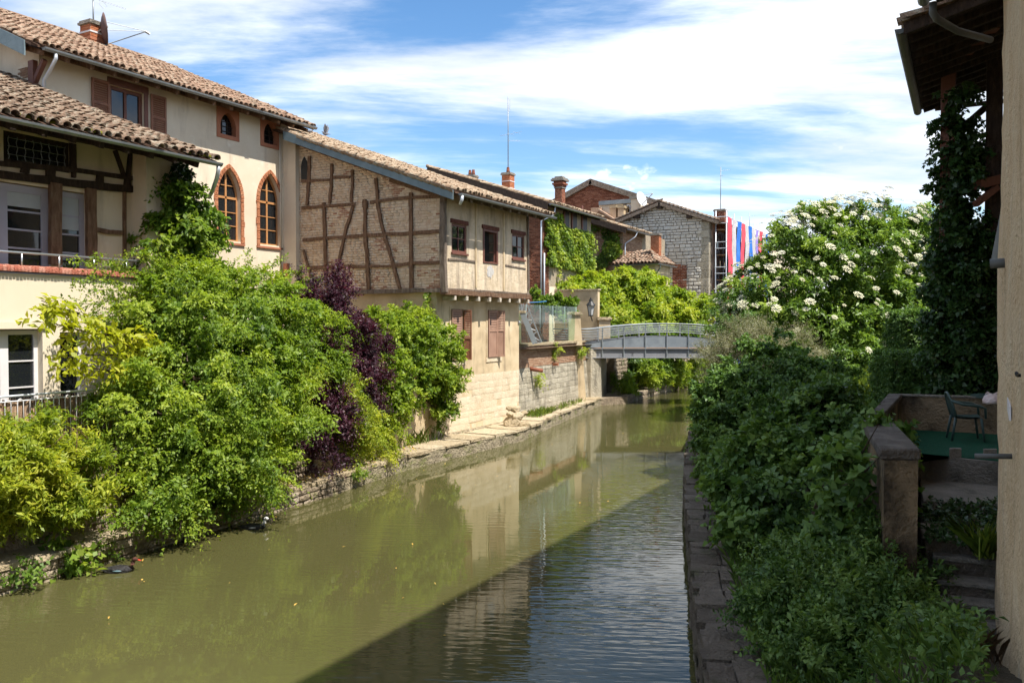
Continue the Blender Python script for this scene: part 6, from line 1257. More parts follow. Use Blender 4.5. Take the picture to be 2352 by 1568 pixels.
# ================================================================ RIGHT BANK: elder tree, bushes
t = thing('elder_tree', 'tall elder tree in bloom with creamy flower heads on the right bank', 'tree', (-5.6, 41.5, 1.9))
BE = [bl(1845, 640, 115, Dv=39), bl(1960, 600, 120, Dv=39), bl(1775, 705, 85, Dv=38), bl(2060, 620, 110, Dv=40), bl(1880, 760, 130, Dv=37.5), bl(2010, 740, 120, Dv=38.5), bl(1765, 650, 58, Dv=39), bl(1930, 530, 60, Dv=39.5), bl(2030, 520, 62, Dv=40), bl(1812, 565, 58, Dv=39), bl(1990, 490, 36, Dv=39.5), bl(2110, 560, 60, Dv=40), bl(1860, 540, 55, Dv=39.5), bl(1715, 725, 40, Dv=38), bl(2090, 700, 90, Dv=39.5), bl(1960, 830, 75, Dv=37.5), bl(2050, 830, 70, Dv=37.5), bl(1850, 840, 60, Dv=38), bl(2140, 600, 60, Dv=41), bl(1930, 480, 22, Dv=39.5), bl(1822, 522, 26, Dv=39.2), bl(2120, 510, 28, Dv=40.5), bl(1895, 865, 48, Dv=38), bl(1975, 872, 46, Dv=38), bl(2055, 868, 46, Dv=38), bl(1830, 870, 40, Dv=38.5), bl(2110, 850, 50, Dv=39), bl(1712, 700, 50, Dv=38.2), bl(1700, 745, 42, Dv=38)]
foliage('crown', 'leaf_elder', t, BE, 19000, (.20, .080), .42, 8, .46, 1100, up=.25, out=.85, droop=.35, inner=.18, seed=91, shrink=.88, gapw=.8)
for k, b in enumerate(BE[:8]): c = V(b[0]); MB().tube([(-5.6, 41.5, 1.7), (-5.6+(c[0]+5.6)*.25, 41.4, 3.0), (V(-5.6, 41.5, 2.5)+c)/2, c], [.16, .12, .08, .03], 8).build('trunk' if k == 0 else 'branch', 'bark', t, smooth=True)
umbels(t, BE, 300, .40, 92, extra=330)
t = shrub('cedar_bush', 'dark conifer like bush at the left foot of the elder', 'shrub', PD(1690, 780, 36.5)); foliage('foliage', 'leaf_dark', t, [bl(1690, 725, 42, Dv=37), bl(1672, 770, 36, Dv=37), bl(1720, 770, 45, Dv=37), bl(1665, 690, 18, Dv=37.2)], 1500, (.12, .05), .4, 9, .4, 110, seed=93)
t = shrub('silver_bush', 'grey green twiggy bush spreading over the top of the dark mound', 'shrub', PD(1720, 850, 27.5))
Bv = [bl(1700, 808, 46, Dv=26.4), bl(1755, 795, 38, Dv=26.6), bl(1650, 826, 34, Dv=26.2), bl(1805, 808, 38, Dv=26.8), bl(1735, 822, 40, Dv=26.0), bl(1855, 832, 34, Dv=26.8), bl(1625, 832, 16, Dv=26.2)]
foliage('foliage', 'leaf_silver', t, Bv, 4300, (.06, .016), .42, 12, .4, 260, up=.4, out=.9, droop=.1, inner=.2, seed=94)
rsx = np.random.RandomState(95)
for k in range(26): c = V(Bv[k % 6][0]); v = unit(rsx.normal(size=3)+V(-.3, -.2, .5)); MB().tube([c, c+v*.55, c+v*1.0+V(0, 0, -.08)], [.012, .008, .003], 5).build('branch', 'timber_grey', t)
t = shrub('ivy_mound', 'large dark rounded bush overhanging the shaded quay', 'shrub', (-5.2, 24, 1.2))
Bm = [bl(1760, 905, 120, Dv=24.5), bl(1682, 935, 78, Dv=23.5), bl(1850, 910, 90, Dv=24.5), bl(1700, 1010, 82, Dv=21.5), bl(1790, 1000, 105, Dv=22), bl(1660, 990, 48, Dv=21.5), bl(1895, 945, 65, Dv=24), bl(1660, 1070, 40, Dv=19.5), bl(1640, 925, 38, Dv=24), bl(1690, 1120, 45, Dv=17.5)]
foliage('foliage', 'leaf_dark', t, Bm, 12500, (.105, .075), .2, 8, .20, 1700, up=.15, droop=.3, inner=.15, seed=96, clipz=.75, shrink=.98, gap=.35, gapw=.6); stems(t, (-4.9, 24, 1.2), Bm, .05)
t = shrub('maple_shrub', 'lobed leaf shrub in front of the terrace wall', 'shrub', (-2.0, 13.2, 1.2))
Bp = [bl(1810, 1080, 110, Dv=14.5), bl(1890, 1010, 90, Dv=14.8), bl(1920, 1110, 90, Dv=13.8), bl(1800, 1190, 95, Dv=13.3), bl(1900, 1210, 90, Dv=12.8), bl(1740, 1120, 65, Dv=15), bl(1890, 945, 48, Dv=15), bl(1965, 1050, 55, Dv=12.6), bl(1760, 1240, 58, Dv=13.2), bl(1930, 1280, 55, Dv=12.2), bl(1705, 1070, 46, Dv=16), bl(1980, 1120, 50, Dv=11.2), bl(1970, 1190, 55, Dv=11), bl(1990, 1010, 34, Dv=12), bl(1980, 1040, 20, Dv=10), bl(1975, 1095, 26, Dv=10), bl(1978, 1155, 28, Dv=10), bl(1985, 1215, 28, Dv=10)]
foliage('foliage', 'leaf_dark', t, Bp, 6800, (.115, .10), .28, 7, .30, 560, up=.35, droop=.22, inner=.2, seed=97, clipz=1.0); stems(t, (-2.0, 13.2, 1.2), Bp, .035)

t = shrub('weed_thicket', 'tangled thicket of nettles and weeds filling the near right bank', 'weeds', (-1.2, 9.6, 1.2))
Bq = [bl(1980, 1320, 80, Dv=9.8), bl(2060, 1335, 62, Dv=9.5), bl(1880, 1385, 90, Dv=9.6), bl(1985, 1430, 95, Dv=8.9), bl(2080, 1450, 72, Dv=8.7), bl(1850, 1490, 80, Dv=9.0), bl(1950, 1545, 95, Dv=8.3), bl(2090, 1560, 85, Dv=8.0), bl(2170, 1570, 60, Dv=7.9), bl(1790, 1420, 50, Dv=9.6), bl(1780, 1340, 50, Dv=10.6)]
foliage('foliage', 'leaf_dark', t, Bq, 6200, (.066, .034), .22, 8, .2, 800, up=.6, droop=.15, inner=.2, seed=98, clipz=.8, shrink=.9)
# ================================================================ RIGHT BANK: terrace, house, gallery
ZC = 3.07; ZFl = 2.38
w0_, w1_ = PZ(2030, 1030, ZC), PZ(2114, 1030, ZC)
tw = thing('terrace_wall', 'low terrace wall with broad dark coping, plaster stained black', 'wall', PZ(2060, 990, 1.2))
fL, fR = PZ(2022, 1030, ZC), PZ(2116, 1031, ZC); m1L, m1R = PZ(1978, 964, ZC), PZ(2048, 963, ZC); m2L, m2R = PZ(1992, 957, ZC), PZ(2021, 958, ZC); bL, bR = PZ(2040, 904, ZC), PZ(2072, 905, ZC); eR = PZ(2300, 913, ZC); eB = eR+V(-.05, .3, 0); bB = bL+V(0, .05, 0)
def slabw(poly, z0, z1, name, mat, par=tw, bev=0.0): P_ = [V(p[0], p[1], z0) for p in poly]; return MB().prism(P_, EZ*(z1-z0)).build(name, mat, par, bevel=bev)
ins = lambda a, b, k: a+(b-a)*k
slabw([fL, fR, m1R, m1L], ZC-.13, ZC, 'coping', 'coping_dark', bev=.02); slabw([ins(fL, fR, .10), ins(fL, fR, .93), ins(m1L, m1R, .93), ins(m1L, m1R, .10)], .8, ZC-.132, 'pier', 'terrace_plaster')
slabw([m2L, m2R, bR, bL], ZC-.09, ZC+.004, 'coping', 'coping_dark', bev=.012); slabw([ins(m2L, m2R, .12), ins(m2L, m2R, .9), ins(bL, bR, .9), ins(bL, bR, .12)], .8, ZC-.092, 'side_wall', 'terrace_plaster')
slabw([bR, eR, eB, bB], 1.2, ZC-.03, 'back_wall', 'terrace_plaster'); slabw([bR+V(0, -.03, 0), eR+V(0, -.03, 0), eB, bB], ZC-.028, ZC+.002, 'coping', 'concrete')
# terrace floor with green artificial turf, rubble strip in front, lower concrete pad
tf_ = thing('terrace', 'raised terrace floor covered with green artificial turf', 'terrace', (.4, 15.5, ZFl))
fr0, fr1 = PZ(2050, 1040, ZFl), PZ(2330, 1062, ZFl)
slabw([m1R+V(.05, .1, 0), fr0+V(-.1, 0, 0), fr1+V(.8, 0, 0), eR+V(1.2, 0, 0), bR], 1.3, ZFl-.012, 'slab', 'concrete', tf_)
slabw([PZ(2112, 1040, ZFl), PZ(2296, 1058, ZFl), PZ(2296, 1058, ZFl)+V(1.2, 0, 0), eR+V(1.1, -.05, 0), bR+V(.03, -.06, 0), m2R+V(.06, 0, 0), m1R+V(.06, 0, 0)], ZFl-.010, ZFl, 'turf_carpet', 'carpet_green', tf_)
pd_ = thing('concrete_pad', 'cracked concrete pad below the terrace, littered with rubble', 'paving', (.0, 13, 1.9))
a, b, c, d = PZ(2122, 1150, 2.0), PZ(2295, 1160, 2.0), fr1+V(.3, 0, 0), PZ(2110, 1045, 2.3)
slabw([a, b, c, d], 1.2, 2.0, 'slab', 'concrete', pd_)
random.seed(75)
for k in range(14):
    p = PZ(random.uniform(2130, 2285), random.uniform(1066, 1082), 2.05); s = random.uniform(.05, .14)
    o = MB().box(p[0]-s, p[0]+s, p[1]-s*.6, p[1]+s*.6, 1.99, 1.99+s*random.uniform(.5, 1.6)).build('rubble_block', 'concrete', pd_, bevel=.012)
for (x0, x1, y_) in ((2180, 2208, 1050), (2258, 2290, 1052)):
    a, b = PZ(x0, y_, ZFl), PZ(x1, y_, ZFl); tag(MB().prism([a+EZ*-.02, b+EZ*-.02, b+V(0, .1, -.02), a+V(0, .1, -.02)], EZ*.16).build('breeze_block', 'concrete', bevel=.01), 'loose concrete block at the terrace edge, '+('left one of the two' if x0 < 2200 else 'right one beside the wall'), 'block', 'loose blocks on the terrace edge')
# steps
stp = thing('garden_steps', 'mossy stone steps between the terrace wall and the sandy house wall', 'steps', (0, 10, 1.0))
for k, (yy, z_, x0) in enumerate(((1234, 2.0, 2125), (1282, 1.80, 2150), (1338, 1.60, 2160), (1386, 1.44, 2170), (1440, 1.28, 2190))):
    a = PZ(x0, yy-8, z_); b = PZ(2320, yy+8, z_); n_ = V(-.05, .6, 0)
    MB().prism([V(a[0], a[1], z_-.5), V(b[0], b[1], z_-.5), V(b[0], b[1], z_-.5)+n_, V(a[0], a[1], z_-.5)+n_], EZ*.44).build('riser', 'slab_dark', stp)
    MB().prism([V(a[0]-.03, a[1]-.03, z_-.058), V(b[0], b[1]-.03, z_-.058), V(b[0], b[1], z_-.058)+n_, V(a[0]-.03, a[1], z_-.058)+n_], EZ*.058).build('tread', 'concrete', stp, bevel=.012)
# right house
rh = thing('sandy_house', 'sand coloured house wall filling the right edge, in shade', 'house', (.4, 8, .9))
XR = .36; YR = 11.0
mb = MB(); ny, nz_ = 40, 60; vs = []
random.seed(76)
for j in range(nz_+1):
    z = .2+(13.2-.2)*j/nz_; fl = max(0, 1.5-z)*.03
    for i in range(ny+1):
        y = -5+(YR+5)*i/ny; e = random.gauss(0, .006)
        vs.append((XR-fl+e+.018*math.sin(y*2.1+z*1.4), y+(.02*math.sin(z*3)+random.gauss(0, .008) if i == ny else 0), z))
mb.add(vs, [(j*(ny+1)+i, (j+1)*(ny+1)+i, (j+1)*(ny+1)+i+1, j*(ny+1)+i+1) for j in range(nz_) for i in range(ny)]); mb.build('canal_wall', 'wall_sand', rh, smooth=True)
MB().prism([(XR+.02, YR-.02, .2), (XR+9, YR-.02, .2), (XR+9, YR-.02, 13.2), (XR+.02, YR-.02, 13.2)], (0, .01, 0)).build('end_wall', 'wall_sand', rh)
MB().prism([(XR+.5, -5, 13.1), (XR+9, -5, 13.1), (XR+9, YR-.1, 13.1), (XR+.5, YR-.1, 13.1)], (0, 0, -12.8)).build('core', 'wall_sand', rh)
def q5(x, y, X_): return PX(x, y, X_)
p = PX(2345, 862, XR-.02); MB().tube([p, p+V(-.02, 0, -.0), p+V(-.03, -.1, .02)], .012, 6).build('wall_hook', 'iron', rh)
p = PX(2322, 1046, XR); MB().tube([p+V(.1, 0, 0), p+V(-.26, -.02, -.02)], .022, 8).build('overflow_pipe', 'zinc_dark', rh, smooth=True)
p = PX(2305, 603, XR); MB().tube([p+V(.1, 0, 0), p+V(-.12, 0, -.01)], .05, 12).build('stub_pipe', 'zinc_dark', rh, smooth=True)
p = PX(2313, 912, XR-.02); MB().prism([p, p+V(0, -.35, -.05), p+V(0, -.4, -.16), p+V(0, -.05, -.1)], (.015, 0, 0)).build('plaster_patch', 'window_white', rh)
# out-of-view blocks and roof added, sized to throw the long shadow on the water
MB().prism([(2.2, -8, 13.0), (9, -8, 13.0), (9, 24.5, 13.0), (2.2, 24.5, 13.0)], EZ*3.0).build('shadow_block', 'wall_sand', rh)
MB().prism([(2.9, 11.1, 1.0), (9, 11.1, 1.0), (9, 24.4, 1.0), (2.9, 24.4, 1.0)], EZ*12.0).build('shadow_wing', 'wall_sand', rh)
MB().prism([(1.75, -8.4, 15.9), (6, -8.4, 17.4), (6, -8.4, 17.6), (1.75, -8.4, 16.1)], (0, 33.2, 0)).build('roof', 'tile', rh)
# eave corner of the near roof with bent downpipe
ev_ = PD(2134, 4, 10.2); ez = ev_[2]
MB().prism([(ev_[0], ev_[1], ez), (XR+2, ev_[1], ez+.55), (XR+2, 2, ez+.55), (ev_[0], 2, ez)], EZ*.12).build('eave', 'timber_dark', rh)
for k in range(5): MB().beam((ev_[0]+.08, ev_[1]-.3-k*.7, ez-.06), (XR+.3, ev_[1]-.3-k*.7, ez+.12), .09, .12).build('rafter', 'timber_dark', rh)
MB().gutter((ev_[0]-.06, ev_[1]+.03, ez+.03), (ev_[0]-.06, 2, ez+.03), .07).build('gutter', 'zinc', rh)
q1 = [PD(2143, 8, 10.1), PD(2143, 30, 10.1), PD(2152, 44, 10.15), PD(2200, 72, 10.5), PD(2275, 92, 11.2)]
MB().tube(q1, .045, 10).build('downpipe', 'zinc_dark', rh, smooth=True)
# ---- timber gallery beyond it
gl = thing('timber_gallery', 'open timber gallery with dark posts under a tiled roof', 'gallery', (.2, 17, 2.4))
DN, DFar = 14.5, 20.1
c1 = PD(2079, 62, DN); zE = c1[2]; c2 = PZ(2141, 250, zE); XG = c1[0]
SLg = .27
def gz(x): return zE+(x-XG)*SLg
yA, yB = c1[1], c2[1]
rfm = MB(); rfm.prism([(XG, yA, zE), (4.5, yA, gz(4.5)), (4.5, yA, gz(4.5)+.05), (XG, yA, zE+.05)], (0, yB-yA, 0)); rg = rfm.build('roof', 'timber_dark', gl)
tiles(rg, (XG-.05, yA-.05, zE+.05), EY, V(1, 0, SLg), yB-yA+.1, 4.9, 'tile', .25, .36, 120)
for k in range(13): y = yA+.12+(yB-yA-.24)*k/12; MB().beam((XG+.05, y, gz(XG+.05)-.06), (4.4, y, gz(4.4)-.06), .07, .11).build('rafter', 'timber_dark', rg)
MB().gutter((XG-.08, yA-.03, zE-.03), (XG-.08, yB+.03, zE-.03), .09).build('gutter', 'zinc_dark', gl)
MB().prism([(XG-.02, yA-.04, zE-.14), (4.5, yA-.04, gz(4.5)-.14), (4.5, yA-.04, gz(4.5)+.06), (XG-.02, yA-.04, zE+.06)], (0, .035, 0)).build('verge_board', 'timber_dark', gl)
vt_ = mesh_np('verge_tile', TILE_V, TILE_F, 'tile'); sg_ = unit((1, 0, SLg)); ng_ = unit((-SLg, 0, 1))
for k in range(13): piece('verge_tile', vt_, rg, V(XG-.05+.36*k, yA-.06, zE+.07+.36*k*SLg), np.stack([np.cross(sg_, ng_), sg_, ng_], 1), (1.25, 1.0, 1.35))
for k in range(26): x = XG+.2+random.uniform(0, 3.6); MB().lathe((x, yA-.1+random.uniform(-.03, .1), gz(x)+.17), [(.001, .04), (.04, .03), (.06, 0), (.05, -.03)], 7).build('moss', 'moss', rg, smooth=True)
def post(px, y0, y1, d, w, mat='timber_dark', name='post'):
    a, b = PD(px, y0, d), PD(px, y1, d); return MB().beam((a[0], a[1], b[2]), (a[0], a[1], a[2]), w, w, up=EY).build(name, mat, gl, bevel=.01)
post(2288, -60, 912, 17.2, .30); post(2180, 75, 915, 17.6, .28, 'brown_paint')
def gbm(p, q, d1, d2, w=.18, mat='brown_paint', name='brace'): return MB().beam(PD(*p, d1), PD(*q, d2), w, w*.9).build(name, mat, gl)
gbm((2190, 145), (2285, 55), 17.5, 15.5, .2); gbm((2192, 310), (2300, 215), 17.6, 17.8, .12, 'timber_dark'); gbm((2150, 402), (2320, 395), 17.8, 17.8, .2, 'timber_dark', 'tie_beam'); gbm((2245, 425), (2320, 405), 17.0, 17.2, .2); gbm((2240, 470), (2290, 430), 16.9, 17, .12)
gbm((2150, 250), (2310, 232), 19.8, 19.9, .1, 'timber_dark', 'tie_beam')
p = PD(2297, 492, 13.2); MB().prism([p, p+V(.3, 0, 0), p+V(.3, 0, -.75), p+V(-.12, 0, -.75)], (0, .1, 0)).build('flashing', 'zinc', gl)
pb = PD(2289, 872, 17.2); MB().box(pb[0]-.17, pb[0]+.17, pb[1]-.17, pb[1]+.17, 1.8, pb[2]).build('post_base', 'terrace_plaster', gl)
# ivy on the far post
t = thing('ivy_column', 'dark ivy climbing the far gallery post and spreading along the beam', 'climber', PD(2190, 905, 17.6))
Bi = [bl(2192, 225, 22, Dv=17.5), bl(2195, 290, 26, Dv=17.5), bl(2193, 350, 32, Dv=17.5), bl(2195, 420, 38, Dv=17.5), bl(2195, 490, 44, Dv=17.5), bl(2198, 560, 52, Dv=17.5), bl(2200, 640, 58, Dv=17.5), bl(2204, 720, 62, Dv=17.5), bl(2206, 800, 66, Dv=17.4), bl(2208, 870, 62, Dv=17.4), bl(2245, 350, 26, Dv=17.7), bl(2270, 360, 22, Dv=17.8), bl(2250, 395, 26, Dv=17.6), bl(2240, 640, 42, Dv=17.5), bl(2245, 760, 45, Dv=17.4), bl(2250, 850, 45, Dv=17.3), bl(2245, 540, 34, Dv=17.5)]
foliage('foliage', 'leaf_ivy', t, Bi, 7500, (.10, .09), .16, 6, .2, 1100, up=-.1, droop=.5, inner=.3, seed=101, shrink=.86)
MB().tube([V(PD(2190, 900, 17.6))*V(1, 1, 0)+V(0, 0, 2.2), PD(2192, 600, 17.5), PD(2192, 230, 17.5)], [.07, .05, .02], 7).build('stem', 'bark', t)
# clipped hedge behind the terrace
for (lbl, x0, x1, y0, y1, d, sd) in (('upper block of dark clipped hedge behind the terrace wall', 2085, 2185, 725, 835, 23.5, 103), ('lower broad block of dark clipped hedge behind the terrace wall', 2058, 2200, 822, 908, 21, 104)):
    a, b = PD(x0, y1, d), PD(x1, y0, d); zb_ = min(a[2], b[2])-1.0; zt_ = b[2]; t = thing('clipped_hedge', lbl, 'hedge', V(a[0], a[1], zb_), 'clipped hedge blocks')
    w = unit(V(b[0]-a[0], b[1]-a[1], 0)); L_ = np.hypot(b[0]-a[0], b[1]-a[1]); n_ = unit(np.cross(w, EZ)); rs = np.random.RandomState(sd); m = 3800
    u = rs.rand(m)*L_; v = rs.rand(m)*(zt_-zb_); k_ = rs.rand(m); dd = rs.rand(m)*1.2; top = k_ < .35; sd_ = k_ > .75
    P_ = V(a[0], a[1], zb_)+w*np.where(sd_, -.02, u)[:, None]-n_*np.where(top | sd_, dd, 0)[:, None]+EZ*np.where(top, zt_-zb_, v)[:, None]; P_ += rs.normal(size=P_.shape)*.04
    N_ = np.where(top[:, None], np.array([0, 0, 1.]), np.where(sd_[:, None], -w, n_))
    leaves('foliage', 'leaf_dark', t, P_, N_, rs.rand(m)*.7, (.075, .045), .13, 7, .1, .8, .1, rs)
    MB().prism([V(a[0], a[1], zb_)-n_*.1+w*.1, V(a[0], a[1], zb_)+w*L_-n_*.1, V(a[0], a[1], zb_)+w*L_-n_*1.1, V(a[0], a[1], zb_)-n_*1.1+w*.1], EZ*(zt_-zb_-.06)).build('twig_mass', 'bank_soil', t)
# ---- garden furniture
def plastic_chair(base, ang, label):
    t = thing('garden_chair', label, 'chair', base, 'green plastic garden chairs'); c, s = math.cos(ang), math.sin(ang)
    def T(x, y, z): return V(base)+V(c*x-s*y, s*x+c*y, z)          # x forward, y left
    def leg(x, y, x2, y2, z): MB().tube([T(x, y, 0), T(x2, y2, z)], [.018, .026], 8).build('leg', 'plastic_green', t, smooth=True)
    for sy in (-1, 1): leg(.25, sy*.24, .20, sy*.21, .42); leg(-.27, sy*.22, -.20, sy*.19, .42)
    vs = []; fs = []
    for i in range(6):
        for j in range(6): x = -.22+.46*i/5; y = -.22+.44*j/5; vs.append(T(x, y, .43+.02*((y/.22)**2)-.02*(1-abs(x)/.25)))
    fs = [(i*6+j, i*6+j+1, i*6+7+j, i*6+6+j) for i in range(5) for j in range(5)]; m = MB().add(vs, fs); n0 = len(vs); m.add([p-V(0, 0, .03) for p in vs], [f[::-1] for f in fs]); m.build('seat', 'plastic_green', t, smooth=True)
    mb = MB(); prof = []
    for k in range(13): a = math.pi*k/12; prof.append((-.235*math.cos(a), .43+.42*math.sin(a)**.55))
    mb.tube([T(-.20-.12*(z-.43)/.42, y, z) for y, z in prof], .022, 8); mb.build('back_frame', 'plastic_green', t, smooth=True)
    for k in range(6): y = -.16+.064*k; zt_ = .43+.40*(1-(y/.235)**2)**.35; MB().strip([T(-.20-.12*q/1.0*(zt_-.43)/.42, y*(1+.1*q), .44+(zt_-.44)*q) for q in (0, .33, .66, 1)], .056, .014, V(c, s, 0)).build('back_slat', 'plastic_green', t)
    for sy in (-1, 1): MB().tube([T(-.29, sy*.22, .72), T(-.1, sy*.26, .66), T(.15, sy*.27, .64), T(.25, sy*.26, .60), T(.26, sy*.25, .42)], [.02, .024, .026, .024, .02], 8).build('armrest', 'plastic_green', t, smooth=True)
    return t
pc = PZ(2218, 1010, ZFl); plastic_chair((pc[0], pc[1], ZFl), math.radians(12), 'dark green plastic garden chair nearest on the turf, back to the canal')
pc2 = PZ(2226, 972, ZFl); plastic_chair((pc2[0]+.15, pc2[1]+.3, ZFl), math.radians(-35), 'dark green plastic garden chair behind the nearer one, against the wall')
tbp = PZ(2278, 992, ZFl); t = thing('garden_table', 'round dark green plastic garden table by the house wall', 'table', (tbp[0]+.1, tbp[1], ZFl))
MB().lathe((tbp[0]+.1, tbp[1], ZFl+.70), [(.45, -.03), (.47, -.02), (.47, .01), (.45, .02), (.001, .02)], 28).build('table_top', 'plastic_green', t, smooth=False)
for a in range(4): an = a*math.pi/2+.5; MB().beam((tbp[0]+.1+.30*math.cos(an), tbp[1]+.30*math.sin(an), ZFl), (tbp[0]+.1+.22*math.cos(an), tbp[1]+.22*math.sin(an), ZFl+.675), .05, .07).build('leg', 'plastic_green', t)
bgp = PZ(2279, 927, ZFl+.721); t = thing('plastic_bag', 'pale pink plastic bag lying on the garden table', 'bag', bgp)
rs = np.random.RandomState(5); secs = [(bgp+V(0, 0, .005), .15, .14, EZ), (bgp+V(.01, 0, .06), .17, .15, EZ), (bgp+V(-.01, .01, .13), .12, .1, EZ), (bgp+V(0, 0, .17), .05, .04, EZ)]
mb = MB().loft(secs, 12); mb.v = [tuple(np.array(p)+rs.normal(size=3)*[.014, .014, .006 if p[2] > bgp[2]+.01 else 0]) for p in mb.v]; mb.build('pouch', 'bag', t, smooth=True)
for s in (-1, 1): MB().tube([bgp+V(.02*s, 0, .15), bgp+V(.07*s, .02, .19), bgp+V(.11*s, .0, .16)], [.02, .018, .006], 6).build('handle', 'bag', t, smooth=True)
# ================================================================ GROUND PLANTS OF THE RIGHT BANK
rs = np.random.RandomState(110)
def scatter(n, y0, y1, d0, d1, seed, dens=None):
    r = np.random.RandomState(seed); y = r.uniform(y0, y1, n); x = rq_x(y)+r.uniform(d0, d1, n); ok = (x < XR-.25) & ~((x > -1.25) & (y > 9.3)); x, y = x[ok], y[ok]
    return np.stack([x, y, bank_z(x, y)], 1)
P_ = scatter(5200, 5, 13.5, 1.15, 4.5, 111); P_[:, 2] += rs.rand(len(P_))*.28*np.clip((P_[:, 0]-rq_x(P_[:, 1])-1)/.7, .15, 1)
wd_ = leaves('ground_weeds', 'leaf_dark', None, P_, np.tile([0, 0, 1.], (len(P_), 1))+rs.normal(size=(len(P_), 3))*.3, rs.rand(len(P_)), (.075, .04), .2, 6, .5, .6, .2, rs)
tag(wd_, 'low dark ground cover of weeds on the shaded bank', 'weeds', kind='stuff')
P2_ = scatter(5000, 6, 19, .55, 1.9, 112); tag(blades('bank_grass', 'grass_dark', None, P2_, (.08, .30), .010, 113, .9), 'dark grass fringe behind the quay stones', 'grass', kind='stuff')
def meadow(n, px0, px1, d0, d1, seed):
    r = np.random.RandomState(seed); q = np.array([PD(r.uniform(px0, px1), 740, r.uniform(d0, d1)) for _ in range(n)]); q[:, 2] = bank_z(q[:, 0], q[:, 1])-.03; return q
tag(blades('meadow_grass', 'grass', None, meadow(6500, 1880, 2090, 23, 37, 114), (.25, .65), .018, 114, .5), 'tall meadow grass in the sun behind the terrace wall', 'grass', kind='stuff')
tag(blades('lawn_grass', 'grass_dark', None, meadow(3600, 1860, 2045, 14.5, 23, 115), (.12, .40), .014, 115, .6), 'shaded grass strip beside the terrace coping', 'grass', kind='stuff')
P4_ = np.array([PZ(rs.uniform(2125, 2290), rs.uniform(1160, 1250), 1.98) for _ in range(260)]); wi = leaves('step_ivy', 'leaf_ivy', None, P4_, np.tile([0, 0, 1.], (len(P4_), 1))+rs.normal(size=(len(P4_), 3))*.3, rs.rand(len(P4_)), (.06, .05), .14, 6, .5, .6, .2, rs); tag(wi, 'ivy and weeds growing over the top of the steps', 'weeds', kind='stuff')
gp = PZ(2258, 1278, 1.86); P5_ = gp+rs.normal(size=(90, 3))*[.05, .05, 0]; tag(blades('grass_tuft', 'grass', None, P5_, (.2, .42), .010, 116, 1.3), 'arching tuft of grass on the garden steps', 'grass', kind='stuff')
yy_ = rs.uniform(6.8, 9.2, 70); xx_ = rs.uniform(-.35, .3, 70); P6_ = np.stack([xx_, yy_, bank_z(xx_, yy_)], 1); tag(blades('dry_stalks', 'reed', None, P6_, (.12, .32), .0025, 117, 1.0), 'dry bare stalks at the foot of the house wall', 'stalks', kind='stuff')
# ================================================================ FENCE, ANTENNAS, BIRDS AND SMALL THINGS
fn = thing('iron_fence', 'white iron railing backed with reed matting before the french windows', 'fence', (-15.6, 8, 1.95))
XF = -15.6; ZF = 3.12
fp = [V(XF, 4.0, 0), V(XF, 11.3, 0), V(XF-.25, 12.2, 0), V(XF-1.2, 13.2, 0)]
for h, r in ((ZF, .022), (ZF-.10, .012), (2.12, .014)): MB().tube([p+EZ*h for p in fp], r, 7).build('rail', 'window_white' if h != ZF else 'zinc_pale', fn, smooth=True)
am = MB(); w_ = .11; am.tube([(0, -w_/2, -.98), (0, -w_/2, -.13), (0, -w_/2*.7, -.08), (0, 0, -.062), (0, w_/2*.7, -.08), (0, w_/2, -.13), (0, w_/2, -.98)], .009, 6); me_o = am.build('baluster', 'window_white', None, smooth=True); me = me_o.data; bpy.data.objects.remove(me_o)
y = 5.0
while y < 11.25: piece('baluster', me, fn, (XF+.0, y, ZF)); y += .235
rs = np.random.RandomState(120); P_ = np.stack([np.full(900, XF-.05)+rs.normal(size=900)*.008, rs.uniform(4, 11.3, 900), np.zeros(900)], 1)
tv = np.array([(-.5, -.5, 0), (.5, -.5, 0), (.5, .5, 0), (-.5, .5, 0), (-.5, -.5, 1), (.5, -.5, 1), (.5, .5, 1), (-.5, .5, 1)], float); tf = np.array([(0, 1, 5, 4), (1, 2, 6, 5), (2, 3, 7, 6), (3, 0, 4, 7), (4, 5, 6, 7)])
L_ = P_+np.array([0, 0, 1.98]); M_ = np.tile(np.eye(3), (900, 1, 1)); M_[:, 1, 2] = rs.normal(size=900)*.02
stuff_np('reed_matting', tv, tf, L_, M_, np.stack([np.full(900, .008), np.full(900, .009), rs.uniform(.98, 1.1, 900)], 1), 'reed', fn)
MB().box(XF-.075, XF-.065, 4, 11.3, 1.98, 3.02).build('reed_backing', 'reed', fn)
# antennas and dishes
def yagi(t, p, d, L, n, size, r=.006, up=EZ):
    d = unit(d); a = unit(np.cross(d, up)); MB().tube([p, p+d*L], r*1.3, 5).build('boom', 'zinc_pale', t)
    for k in range(n): c = p+d*L*(k+.3)/n; s = size*(1-.3*k/n); MB().tube([c-a*s/2, c+a*s/2], r, 5).build('element', 'zinc_pale', t)
def antenna(label, base, h, builds):
    t = thing('roof_antenna', label, 'antenna', base, 'rooftop aerials'); b = V(base); MB().tube([b, b+EZ*h], .03, 7).build('mast', 'zinc', t, smooth=True)
    for f in builds: f(t, b)
b0 = V(CH1)+V(-.1, .1, -.25)
antenna('rake aerial on the brick chimney of the gothic house', b0, 1.35, [lambda t, b: yagi(t, b+EZ*1.25, (.35, .9, -.12), 1.25, 12, .2, .005), lambda t, b: yagi(t, b+EZ*1.22, (.15, .3, .5), .35, 3, .3, .005), lambda t, b: [MB().tube([b+V(.05, .2, 1.1), b+V(.1, .36, .92), b+V(.1, .52, 1.1), b+V(.05, .36, 1.24), b+V(.05, .2, 1.1)], .006, 5).build('loop', 'zinc_pale', t)]])
